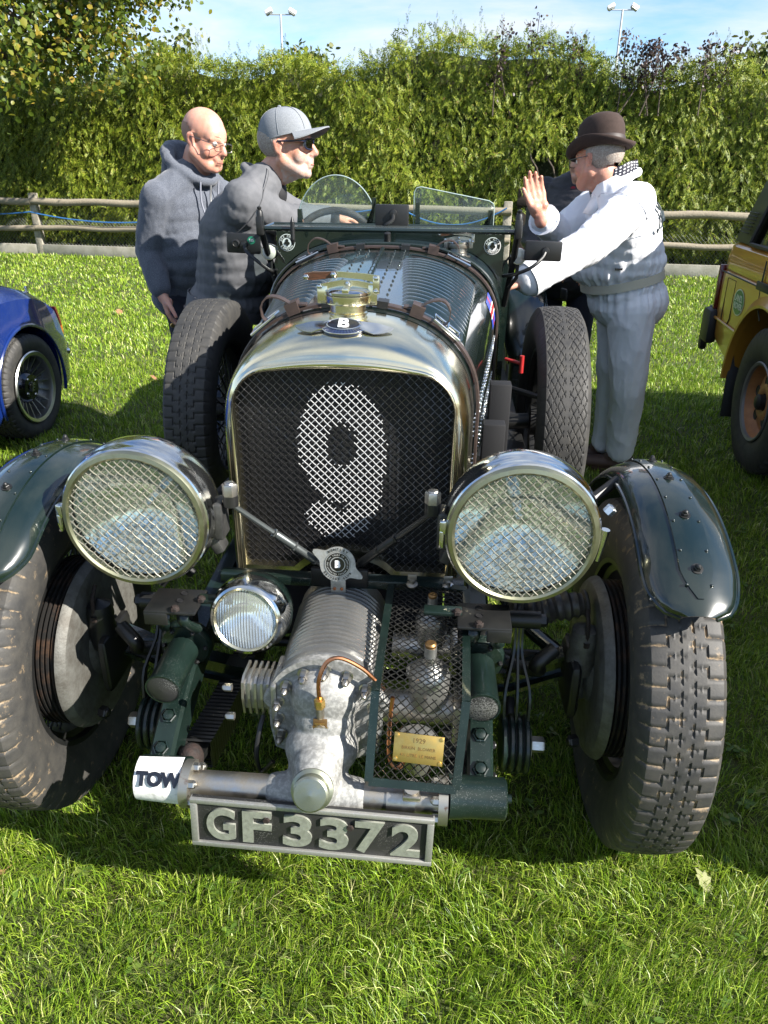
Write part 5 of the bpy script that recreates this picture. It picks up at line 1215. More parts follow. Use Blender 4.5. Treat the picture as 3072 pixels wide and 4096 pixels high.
# perforated brackets carrying the headlights
for s in (1, -1):
    c = Vector((s*.325+.004, 1.345, .655)); mb = MB(); mb.box(c, (.110, .095, .008), .003); mb.box(c+Vector((s*.030, -.046, -.015)), (.050, .006, .030), .003); mb.box(c+Vector((-s*.01, .03, -.05)), (.035, .035, .10), .004); BR = mb.build('lamp_bracket', 'black_metal', CAR)
    for k in range(3):
        mb = MB(); mb.lathe([(.0075, .0012), (.0075, 0), (.0001, 0)], c+Vector((-s*(.010+.0*k), -.034+.03*k, .0052)), (0, 0, 1), 14); mb.build('hole', 'black_deep', BR)
    bolt(c+Vector((-s*.012, -.042, .005)), (0, 0, 1), BR, .0095, .009, 'rusty', .002); bolt(c+Vector((-s*.055, .0, .005)), (0, 0, 1), BR, .0095, .009, 'rusty', .002)
    mb = MB(); mb.box(c+Vector((-s*.085, .01, .004)), (.08, .03, .010), .003); mb.build('cross_strap', 'speckled_paint', BR)
    # horn tubes with gauze ends
    f = Vector((s*.322+.006, 1.205, .532)); e = Vector((s*.318+.006, 1.345, .545)); ax = (f-e).normalized()
    mb = MB(); L_ = (f-e).length; mb.lathe([(.026, 0), (.026, .012), (.0335, .016), (.0345, L_-.012), (.0365, L_-.009), (.0365, L_), (.033, L_)], e, ax, 36); HT = mb.build('horn_trumpet', 'speckled_paint', CAR)
    mb = MB(); mb.lathe([(.0345, L_-.002), (.020, L_+.0025), (.0001, L_+.004)], e, ax, 36); mb.build('gauze', 'gauze_black' if 'gauze_black' in MATS else mat('gauze_black', (.05, .05, .05), .5, .6, specks=(.22, .22, .22), speck_scale=420, speck_thr=.3), HT)
    mb = MB(); mb.lathe([(.0001, -.03), (.050, -.028), (.058, -.016), (.058, -.004), (.052, .004), (.026, .006)], e, ax, 36); mb.build('horn_body', 'speckled_paint', HT)
    x_, y_, z_ = frame_from(ax)
    for k in range(6):
        a = 2*math.pi*k/6; bolt(e + (x_*math.cos(a)+y_*math.sin(a))*.046 + ax*.004, ax, HT, .0058, .006, 'black_metal', .003)
    for k in (-.02, .022):
        mb = MB(); mb.tube(catmull([c+Vector((k, -.01, -.005)), c+Vector((k, -.03, -.03)), e+Vector((k*1.8, -.012, .050))], 10), [.013]*10, 10, flat=.6); mb.build('horn_bracket', 'speckled_paint', HT)

# ---- fog lamp
c = Vector((-.166, 1.315, .636)); ax = Vector((.05, 1, -.20)).normalized()
mb = MB(); mb.lathe([(.070, .0), (.076, .003), (.083, .018), (.086, .036), (.086, .050)], c, ax, 56); FOG = mb.build('fog_lamp', 'chrome', CAR)
mb = MB(); mb.lathe([(.0862, .046), (.087, .058), (.082, .085), (.06, .11), (.0001, .12)], c, ax, 48); mb.build('lamp_shell', 'dark_paint', FOG)
mb = MB(); mb.lathe([(.072, .002), (.068, -.003), (.064, .002)], c, ax, 56); mb.build('rim', 'nickel', FOG)
mb = MB(); mb.lathe([(.0655*(1-i/10)+.0001, .004-.012*(1-(1-i/10)**2)) for i in range(11)], c, ax, 48); mb.build('lens', 'fluted_glass', FOG)
mb = MB(); mb.lathe([(.066*(1-i/14)+.0001, .006+.045*(1-(1-i/14)**2)) for i in range(15)], c, ax, 48); mb.build('reflector', 'reflector', FOG)
mb = MB(); mb.tube([c+Vector((0, .05, -.08)), c+Vector((-.03, .06, -.13)), (-.20, 1.40, .50)], .010, 8); mb.build('lamp_post', 'black_metal', FOG)

# ---- friction shock absorbers
for s in (1, -1):
    c = Vector((s*.402+.012, 1.325, .345)); SA = empty('shock_absorber'); SA.parent = CAR; SA.location = (0, -YF, 0)
    for k, m_ in ((-.024, 'speckled_paint'), (-.008, 'speckled_paint'), (.008, 'speckled_paint'), (.024, 'speckled_paint')):
        mb = MB(); mb.lathe([(.0001, -.0062), (.060, -.0062), (.0635, -.003), (.0635, .003), (.060, .0062), (.0001, .0062)], c+Vector((k, 0, 0)), (1, 0, 0), 40); mb.build('friction_disc', m_, SA)
    mb = MB(); mb.tube([c+Vector((-.03, 0, 0)), c+Vector((.03, 0, 0))], .054, 32); mb.build('friction_lining', 'black_deep', SA)
    mb = MB(); mb.lathe([(.04, .030), (.036, .036), (.012, .038)], c, (s, 0, 0), 8); mb.build('star_spring', 'steel', SA); bolt(c+Vector((s*.036, 0, 0)), (s, 0, 0), SA, .018, .030, 'steel', 0, 'castle_nut')
    top = Vector((s*.402+.012, 1.43, .600))
    for k in (-.026, 0, .026):
        mb = MB(); a = c+Vector((k, .01, .055)); q = [a, a+Vector((0, .02, .07)), top+Vector((k*.35, -.02, -.07)), top+Vector((k*.3, 0, 0))]
        rr = [[p+Vector((-.0025, -.012, 0)), p+Vector((.0025, -.012, 0)), p+Vector((.0025, .012, 0)), p+Vector((-.0025, .012, 0))] for p in catmull(q, 12)]; mb.loft(rr, True, True, True); mb.build('arm', 'speckled_paint' if s > 0 else 'black_metal', SA, angle=.4)
    mb = MB(); mb.tube([top+Vector((-s*.05, 0, 0)), top+Vector((s*.045, 0, 0))], .020, 14); mb.build('pivot', 'black_metal', SA); bolt(top+Vector((s*.045, 0, 0)), (s, 0, 0), SA, .014, .014, 'black_metal', .004)
    # lower arm to the axle
    mb = MB(); mb.tube([c+Vector((0, .05, -.02)), (s*.42, 1.5, .33)], .012, 8, flat=.5); mb.build('arm', 'black_metal', SA)

# ---- axle, steering and brake gear
mb = MB(); rr = []
for i in range(25):
    x = -.56+1.12*i/24; z = .36 - .045*math.exp(-(x/.33)**4) + .06*max(0, abs(x)-.42)/.14; h = .034; w = .022
    rr.append([Vector((x, YF-w, z+h)), Vector((x, YF+w, z+h)), Vector((x, YF+w, z+h-.012)), Vector((x, YF+.006, z+h-.014)), Vector((x, YF+.006, z-h+.014)), Vector((x, YF+w, z-h+.012)), Vector((x, YF+w, z-h)), Vector((x, YF-w, z-h)), Vector((x, YF-w, z-h+.012)), Vector((x, YF-.006, z-h+.014)), Vector((x, YF-.006, z+h-.014)), Vector((x, YF-w, z+h-.012))])
mb.loft(rr, True, True, True); mb.build('front_axle', 'dark_paint', CAR, angle=.4)
mb = MB(); rr = []; pts = catmull([(.40, 1.50, .585), (.46, 1.505, .575), (.52, 1.51, .590), (.575, 1.515, .598)], 30); mb.tube(pts, [.030+.0035*math.sin(i*1.9)+.003*math.sin(i*.7) for i in range(30)], 16); mb.build('leather_gaiter', 'leather_black', CAR)
for s in (1, -1):
    mb = MB(); mb.lathe([(.0001, -.075), (.030, -.07), (.034, -.03), (.030, .0), (.033, .02), (.028, .045), (.0001, .06)], (s*.572, YF-.05, .50), (0, 0, 1), 20); mb.lathe([(.026, 0), (.028, .09), (.022, .10)], (s*.575, YF-.03, .35), (0, 0, 1), 16); mb.build('king_pin', 'drum_alloy' if s > 0 else 'black_metal', CAR)
    mb = MB(); mb.tube(catmull([(s*.57, YF-.055, .60), (s*.572, YF-.075, .57), (s*.574, YF-.075, .52)], 8), .005, 6); mb.build('brake_link', 'rusty', CAR); bolt((s*.573, YF-.078, .528), (0, 0, -1), CAR, .009, .014, 'rusty', name='link_nut')
    mb = MB(); mb.tube(catmull([(s*.50, YF-.10, .52), (s*.46, YF-.12, .49), (s*.47, YF-.09, .455), (s*.42, YF-.06, .44), (s*.34, YF-.03, .46)], 18), .017, 10); mb.build('brake_lever', 'black_metal', CAR)
    mb = MB(); mb.box((s*.555, YF-.03, .40), (.03, .16, .15), .02); mb.build('axle_knuckle', 'black_metal', CAR)
mb = MB(); mb.tube([(-.52, YF+.13, .34), (.52, YF+.13, .34)], .014, 10); mb.build('track_rod', 'black_metal', CAR)
mb = MB(); mb.tube([(.34, 2.1, .52), (.44, 1.72, .42), (.54, 1.60, .40)], .02, 10); mb.build('drag_link', 'dark_paint', CAR)
for s in (1, -1): bolt((s*.57, YF-.13, .29), (-s, -.3, 0), CAR, .015, .02, 'black_metal', .005, 'axle_nut')
# ---- under-bonnet clutter seen on the right flank
for (x, y, z0, z1) in ((.372, 2.02, .56, .86), (.395, 2.18, .56, .93)):
    mb = MB(); mb.box((x, y, (z0+z1)/2), (.062, .05, z1-z0), .004); mb.build('side_box', 'black_deep', CAR, angle=.4)
mb = MB(); mb.tube([(.40+.020*math.cos(2*math.pi*i/24), 1.98, .735+.020*math.sin(2*math.pi*i/24)) for i in range(24)], .0055, 8, closed=True); mb.tube([(.40, 1.98, .62), (.40, 1.98, .712)], .007, 8); mb.build('oil_pipe_ring', 'steel', CAR); bolt((.40, 1.98, .672), (0, 0, 1), CAR, .016, .02, 'steel', name='union_nut')
mb = MB(); mb.tube([(.43, 2.50, .925), (.480, 2.46, .920)], .0055, 8); mb.tube([(.480, 2.46, .946), (.480, 2.46, .890)], .0075, 10); mb.build('pull_handle', 'red_paint', CAR)
mb = MB(); mb.box((.0, 2.45, .40), (.50, 1.6, .05), .01); mb.build('undertray', 'black_deep', CAR)
mb = MB(); mb.box((.0, 2.35, .70), (.42, .95, .45), .03); mb.build('engine_block', 'black_metal', CAR)
for s in (1, -1):
    mb = MB(); mb.box((s*.45, 3.3, .50), (.22, 1.5, .03), .008); mb.build('running_board', 'black_metal', CAR)
mb = MB(); mb.tube([(-.30, 1.62, .73), (-.36, 1.70, .70), (-.37, 2.3, .62)], .022, 12); mb.build('water_pipe', 'black_metal', CAR)
mb = MB(); mb.tube([(.36, 2.30, .62), (.40, 2.9, .55), (.42, 4.6, .40)], .035, 14); mb.build('exhaust_pipe', 'black_metal', CAR)
mb = MB(); mb.tube([(.44, 2.62, .80), (.60, 2.45, .80)], .010, 8); mb.build('stay_rod', 'black_metal', CAR)
# ================================================================== PEOPLE
mat('skin_ruddy', (.50, .235, .165), .45, col2=(.58, .32, .235), vscale=9, bump=.0006, bscale=220, sss=.3)
mat('skin_tan', (.46, .215, .135), .45, col2=(.55, .30, .215), vscale=10, bump=.0008, bscale=180, sss=.3)
mat('hoodie_cloth', (.050, .058, .080), .9, col2=(.125, .138, .165), vscale=420, vpos=(.42, .62), bump=.0012, bscale=380, sheen=.2)
mat('jacket_cloth', (.118, .120, .130), .85, col2=(.092, .095, .104), vscale=20, bump=.0006, bscale=500)
mat('white_cotton', (.83, .84, .87), .8, col2=(.79, .80, .84), vscale=7, bump=.0006, bscale=420)
mat('dark_trousers', (.012, .015, .028), .85)
mat('blue_jeans', (.03, .04, .075), .85)
mat('padded_black', (.012, .012, .016), .6, col2=(.022, .022, .028), vscale=12, bump=.004, bscale=30)
mat('belt_webbing', (.56, .53, .42), .7, bump=.0008, bscale=500, bstretch=(1, 1, 4))
mat('felt_brown', (.030, .0165, .0120), .9, col2=(.040, .023, .018), vscale=60, bump=.0004, bscale=500)
mat('felt_band', (.030, .019, .016), .6)
mat('cap_cloth', (.155, .170, .190), .85, col2=(.23, .245, .265), vscale=260, bump=.0006, bscale=500)
mat('grey_hair', (.42, .37, .32), .7, col2=(.24, .19, .16), vscale=160, bump=.003, bscale=260)
mat('stubble_hair', (.36, .20, .14), .75, col2=(.28, .18, .13), vscale=260, bump=.0015, bscale=400)
mat('eye_white', (.75, .72, .68), .2); mat('eye_dark', (.02, .015, .012), .1)
mat('frame_black', (.012, .012, .014), .3, coat=.5); mat('frame_navy', (.006, .010, .030), .3, coat=.5); mat('wire_frame', (.16, .15, .15), .3, .8)
mat('shirt_black', (.01, .01, .012), .8); mat('shirt_red', (.22, .01, .02), .8)
mat('shoe_grey', (.16, .16, .19), .8); mat('shoe_sole', (.62, .60, .55), .7); mat('boot_brown', (.05, .025, .015), .5); mat('lip', (.42, .15, .12), .4); mat('cord', (.20, .21, .25), .8); mat('zip', (.45, .45, .45), .4, .9)
mat('ink', (.015, .03, .04), .6)
def dots():
    m = mat('polka_dot', (.008, .009, .022), .6); t = m.node_tree; L = t.links.new; b = t.nodes[m['principled']]; tc = N(t, 'ShaderNodeTexCoord')
    at = N(t, 'ShaderNodeAttribute', attribute_name='dotuv'); mp = N(t, 'ShaderNodeVectorMath', operation='FRACTION'); L(at.outputs['Vector'], mp.inputs[0]); sb = N(t, 'ShaderNodeVectorMath', operation='DISTANCE'); L(mp.outputs[0], sb.inputs[0]); sb.inputs[1].default_value = (.5, .5, 0)
    lt = N(t, 'ShaderNodeMath', operation='LESS_THAN'); lt.inputs[1].default_value = .24; L(sb.outputs['Value'], lt.inputs[0]); mxx = N(t, 'ShaderNodeMixRGB'); L(lt.outputs[0], mxx.inputs[0]); mxx.inputs[1].default_value = (.008, .009, .022, 1); mxx.inputs[2].default_value = (.72, .72, .74, 1); L(mxx.outputs[0], b.inputs['Base Color'])
dots()

class HeadT:
    """head frame: y forward, x to the person's right, z up"""
    def __init__(s, c, face, tilt=0., roll=0., sc=1.):
        f = Vector((face[0], face[1], 0)).normalized(); z = Vector((0, 0, 1)); r = f.cross(z)
        Rm = Matrix(((r.x, f.x, 0), (r.y, f.y, 0), (0, 0, 1))) @ Matrix.Rotation(-tilt, 3, 'X') @ Matrix.Rotation(roll, 3, 'Y')
        s.R = Rm; s.c = Vector(c); s.s = sc
    def __call__(s, x, y, z): return s.c + s.R @ Vector((x, y, z))*s.s
    def d(s, x, y, z): return s.R @ Vector((x, y, z))
def head_blobs(mb, H, neck_to, jowl=1., nose=1.):
    B = lambda c, r: mb.ball(H(*c), tuple(k*H.s for k in r), 22, 16, H.R)
    C = lambda a, ra, b, rb: mb.cap(H(*a), ra*H.s, H(*b), rb*H.s, 16)
    B((0, -.012, .042), (.0775, .099, .086)); B((0, .026, -.020), (.068, .068, .083)); B((0, .050, .030), (.063, .046, .058))
    for s in (-1, 1):
        C((s*.054, -.002, -.050), .029*jowl, (s*.026, .056, -.088), .029*jowl); B((s*.040, .055, -.036), (.030, .030, .034)); C((s*.016, .086, .022), .0125, (s*.046, .068, .020), .0125)
        # ear with rim
        C((s*.0755, -.010, .018), .0085, (s*.080, -.024, .010), .009); C((s*.080, -.026, .012), .009, (s*.078, -.020, -.018), .008); C((s*.078, -.018, -.018), .008, (s*.0735, -.006, -.032), .0085); C((s*.074, -.004, .010), .007, (s*.074, -.004, -.026), .008)
    B((0, .072, -.098), (.024, .022, .021)); B((0, .040, -.078), (.048*jowl, .05, .038*jowl))
    C((0, .090, .016), .0095*nose, (0, .113, -.026), .0135*nose); C((-.011, .100, -.032), .0095*nose, (.011, .100, -.032), .0095*nose); B((0, .085, -.055), (.030, .020, .022))
    C((-.019, .0930, -.062), .0066, (.019, .0930, -.062), .0066); C((-.017, .0920, -.0735), .0072, (.017, .0920, -.0735), .0072)
    mb.cap(H(0, -.028, -.06), .056*H.s, Vector(neck_to), .064*H.s, 18); mb.cap(H(0, .01, -.085), .042*jowl*H.s, Vector(neck_to)+H.d(0, .03, .02), .05, 16)
def tone(o, H, stub=0.):
    me = o.data; n = len(me.vertices); co = np.empty(n*3, np.float32); me.vertices.foreach_get('co', co); co = co.reshape(-1, 3); q = (co - np.array(H.c)) @ np.array(H.R)/H.s
    red = np.zeros(n); ax = np.abs(q[:, 0])
    for c, s_ in (((.040, .072, -.032), .028), ((0, .112, -.028), .018), ((.080, -.018, 0), .026), ((0, .07, -.10), .022)): red += np.exp(-((ax-c[0])**2 + (q[:, 1]-c[1])**2 + (q[:, 2]-c[2])**2)/s_**2)
    st = np.clip((-.040 - q[:, 2] + .55*np.clip(q[:, 1]-.03, -1, .035))/.025, 0, 1)*(q[:, 1] > -.015)*(q[:, 2] > -.135)*stub
    for nm, v in (('red', np.clip(red, 0, 1)), ('stub', st)):
        a = me.attributes.new(nm, 'FLOAT', 'POINT'); a.data.foreach_set('value', v.astype(np.float32))
def skin_nodes(name):
    m = MATS[name]; t = m.node_tree; L = t.links.new; b = t.nodes[m['principled']]; src = b.inputs['Base Color'].links[0].from_socket; tc = N(t, 'ShaderNodeTexCoord')
    n = N(t, 'ShaderNodeTexNoise'); n.inputs['Scale'].default_value = 55; n.inputs['Detail'].default_value = 6; L(tc.outputs['Object'], n.inputs['Vector'])
    for nm, col, k in (('red', (.42, .10, .07), .55), ('stub', (.50, .44, .40), .75)):
        at = N(t, 'ShaderNodeAttribute', attribute_name=nm); mu = N(t, 'ShaderNodeMath', operation='MULTIPLY'); L(at.outputs['Fac'], mu.inputs[0]); mr = N(t, 'ShaderNodeMapRange'); mr.inputs[1].default_value = .3; mr.inputs[2].default_value = .7; mr.inputs[3].default_value = .25*k; mr.inputs[4].default_value = 1.2*k; L(n.outputs[0], mr.inputs[0]); L(mr.outputs[0], mu.inputs[1])
        mx_ = N(t, 'ShaderNodeMixRGB'); L(mu.outputs[0], mx_.inputs[0]); L(src, mx_.inputs[1]); mx_.inputs[2].default_value = (*col, 1); src = mx_.outputs[0]
    L(src, b.inputs['Base Color'])
skin_nodes('skin_ruddy'); skin_nodes('skin_tan')
def eyes(H, par):
    for s in (-1, 1):
        mb = MB(); mb.ball(H(s*.0315, .0795, .003), .0118*H.s, 14, 10); o = mb.build('eye', 'eye_white', par, loc=-par.location)
        mb = MB(); mb.ball(H(s*.0315, .0862, .002), .0060*H.s, 10, 8); mb.build('iris', 'eye_dark', o)
def spectacles(H, par, m, lens, w=.030, h=.019, z=.002, r=.0016, name='spectacles', wrap=.0, boxy=4.):
    mb = MB(); L = MB()
    for s in (-1, 1):
        pts = []
        for i in range(28):
            a = 2*math.pi*i/28; c, sn = math.cos(a), math.sin(a); x = s*.033 + w*math.copysign(abs(c)**(2/boxy), c); zz = z + h*math.copysign(abs(sn)**(2/boxy), sn)
            pts.append(H(x, .107 - wrap*max(0, abs(x)-.03)*.8 - .10*max(0, abs(x)-.045), zz))
        mb.tube(pts, r, 6, closed=True); L.add(pts, [tuple(range(28))])
        mb.tube([H(s*(.033+w), .104-wrap*.02, z+h*.55), H(s*.077, .085, z+h*.6), H(s*.083, -.012, z+h*.5+.004), H(s*.081, -.03, z-.006)], r*1.15, 6)
    mb.tube([H(-.005, .107, z+h*.35), H(0, .110, z+h*.5), H(.005, .107, z+h*.35)], r, 6)
    o = mb.build(name, m, par, loc=-par.location); L.build('lenses', lens, o); return o
def hand_blobs(mb, wrist, fd, pn, side, curl=.25, spread=.06, sc=1., thumb_out=.7, wr=.026):
    """fd = finger direction, pn = palm normal, side = +1 when the thumb lies along fd x pn"""
    W = Vector(wrist); f = Vector(fd).normalized(); n = Vector(pn); n = (n - f*n.dot(f)).normalized(); t = f.cross(n)*side
    mb.cap(W - f*.02, wr*sc, W + f*.02, .024*sc, 12)
    lens_ = (.072, .082, .076, .060); off = (.031, .0105, -.010, -.029)
    for k in range(4):
        base = W + t*off[k]*.55*sc + f*.012*sc; kn = W + t*off[k]*sc + f*(.088 - .004*abs(k-1.2))*sc; mb.cap(base, .0150*sc, kn, .0118*sc, 10)
        p = kn; d = (f + t*off[k]*spread*20).normalized(); L = lens_[k]*sc
        for j, fr in enumerate((.44, .31, .25)):
            ang = curl*(1 + .5*j)*(1 + .12*k); d = (d*math.cos(ang*.6) + n*math.sin(ang*.6)).normalized(); q = p + d*L*fr; mb.cap(p, (.0096-.0009*j)*sc, q, (.0088-.0010*j)*sc, 10); p = q
    mb.ball(W + t*.018*sc + f*.038*sc + n*.012*sc, (.024*sc, .024*sc, .024*sc), 12, 8); mb.ball(W - t*.018*sc + f*.035*sc + n*.008*sc, (.02*sc,)*3, 12, 8)
    a = W + t*.022*sc + f*.020*sc + n*.006*sc; d = (t*thumb_out + f*.75 + n*.25).normalized(); b = a + d*.045*sc; c = b + (d + f*.35).normalized()*.034*sc; e = c + (d + f*.6).normalized()*.026*sc
    mb.cap(a, .0165*sc, b, .0125*sc, 10); mb.cap(b, .0115*sc, c, .0100*sc, 10); mb.cap(c, .0100*sc, e, .0082*sc, 10)
def wrinkle(me, amp, sc, stretch=(1, 1, 1), seed=0., mask=None, ridge=True):
    n = len(me.vertices); co = np.empty(n*3, np.float32); me.vertices.foreach_get('co', co); co = co.reshape(-1, 3); no = np.empty(n*3, np.float32); me.vertex_normals.foreach_get('vector', no); no = no.reshape(-1, 3)
    out = np.zeros(n, np.float32)
    for i in range(n):
        p = co[i]; v = noise.noise(Vector((p[0]*sc*stretch[0]+seed, p[1]*sc*stretch[1], p[2]*sc*stretch[2]))); v2 = noise.noise(Vector((p[0]*sc*2.1*stretch[0]+seed+7, p[1]*sc*2.1*stretch[1], p[2]*sc*2.1*stretch[2])))
        if ridge: v = (1-abs(v))**5*1.6-.6; v2 = (1-abs(v2))**5*1.6-.6
        out[i] = v*.65 + v2*.35
    if mask is not None: out *= mask(co)
    co += no*(out*amp)[:, None]; me.vertices.foreach_set('co', co.ravel()); me.update()
def ellips(mb, c, r, R=None): mb.ball(c, r, 24, 16, R)
def torso_blobs(mb, hips, chest, neck, right, w=1., g=0., belly=0., fwd=(0, 0, 0), hipw=.165, back=0.):
    """stack of ellipsoid slices from hips to neck"""
    h, c, n = Vector(hips), Vector(chest), Vector(neck); r = Vector(right).normalized(); f = Vector(fwd).normalized()
    ax = (c-h).normalized(); R = Matrix((r, f, ax)).transposed()
    for t in np.linspace(0, 1, 7):
        p = h.lerp(c, t); wx = (hipw + (.205*w-hipw)*t); wy = .125 + .02*t + belly*math.exp(-((t-.35)/.35)**2)
        mb.ball(p + f*(belly*.55*math.exp(-((t-.35)/.35)**2)), (wx+g, wy+g, .11+g*.5), 24, 14, R)
    sh = c.lerp(n, .45)
    mb.ball(c + (n-c)*.18, (.205*w+g, .130+g+back, .13+g*.5), 24, 14, R)
    for s in (-1, 1): mb.cap(n - Vector((0, 0, .005)) + r*s*.03, .068+g, sh + r*s*.160*w, .074+g, 14)
def limb(mb, pts, rad, g=0.):
    for (a, b, ra, rb) in zip(pts[:-1], pts[1:], rad[:-1], rad[1:]): mb.cap(a, ra+g, b, rb+g, 16)
def finish(me, m, name, par):
    me.materials.clear(); me.materials.append(MATS[m] if isinstance(m, str) else m); return put(name, me, par, -par.location)
def shoe(par, ank, fd, up_m, sole_m, L=.29):
    a = Vector((ank[0], ank[1], 0)); f = Vector((fd[0], fd[1], 0)).normalized()
    mb = MB(); mb.cap(a - f*.05 + Vector((0, 0, .055)), .044, a + f*(L-.13) + Vector((0, 0, .042)), .040, 16); mb.cap(a - f*.03 + Vector((0, 0, .075)), .046, a + f*.04 + Vector((0, 0, .085)), .040, 14); me = remesh(mb, .006, 3, .5, 'shoe'); o = finish(me, up_m, 'shoe', par)
    mb = MB(); s = f.cross(Vector((0, 0, 1))); poly = []
    for i in range(28):
        t = 2*math.pi*i/28; poly.append((L*.5*math.cos(t)*.98, (.050 if math.cos(t) > 0 else .043)*math.copysign(abs(math.sin(t))**.7, math.sin(t))))
    mb.prism(poly, a + f*(L*.5-.095) + Vector((0, 0, .004)), f, s, (0, 0, .026)); mb.build('sole', sole_m, o, loc=(0, 0, 0)); return o
def ring_band(me, c, axis, fwd, w, thick, n=56, lift=.004, tol=.016, rmax=.30):
    """closed band around a mesh where the plane through c cuts it"""
    nv = len(me.vertices); co = np.empty(nv*3, np.float32); me.vertices.foreach_get('co', co); co = co.reshape(-1, 3)
    z = np.array(Vector(axis).normalized()); x = np.array((Vector(fwd) - Vector(axis).normalized()*Vector(fwd).dot(Vector(axis).normalized())).normalized()); y = np.cross(z, x); q = co - np.array(c); hh = q @ z; m = np.abs(hh) < tol; a = np.arctan2(q[m] @ y, q[m] @ x); r = np.hypot(q[m] @ y, q[m] @ x); ok_ = r < rmax; a = a[ok_]; r = r[ok_]
    rad = []
    for i in range(n):
        t = -math.pi + 2*math.pi*i/n; d = np.abs(np.angle(np.exp(1j*(a-t)))); k = d < 2*math.pi/n*1.2; rad.append(r[k].max() if k.any() else .15)
    rad = np.array(rad)
    for _ in range(3): rad = (np.roll(rad, 1)+rad*2+np.roll(rad, -1))/4
    rings = []
    for i in range(n+1):
        t = -math.pi + 2*math.pi*(i % n)/n; dr = Vector(x)*math.cos(t)+Vector(y)*math.sin(t); rr = float(rad[i % n])+lift; zz = Vector(z); o = Vector(c)
        rings.append([o+dr*rr-zz*w/2, o+dr*(rr+thick)-zz*w/2, o+dr*(rr+thick)+zz*w/2, o+dr*rr+zz*w/2])
    mb = MB(); mb.loft(rings, True); return mb

mat('jacket_seam', (.06, .062, .068), .9); mat('hoodie_seam', (.035, .04, .055), .9); mat('cotton_seam', (.50, .51, .56), .9)
def arm_seam(me, s, e, m, par):
    s = Vector(s); d = (Vector(e)-s).normalized(); b = ring_band(me, s + d*.035, (d + Vector((0, 0, -.25))).normalized(), (0, 0, 1), .0035, .0012, 44, -.0006, .012, .16); b.build('armhole_seam', m, par, loc=(0, 0, 0), angle=.6)
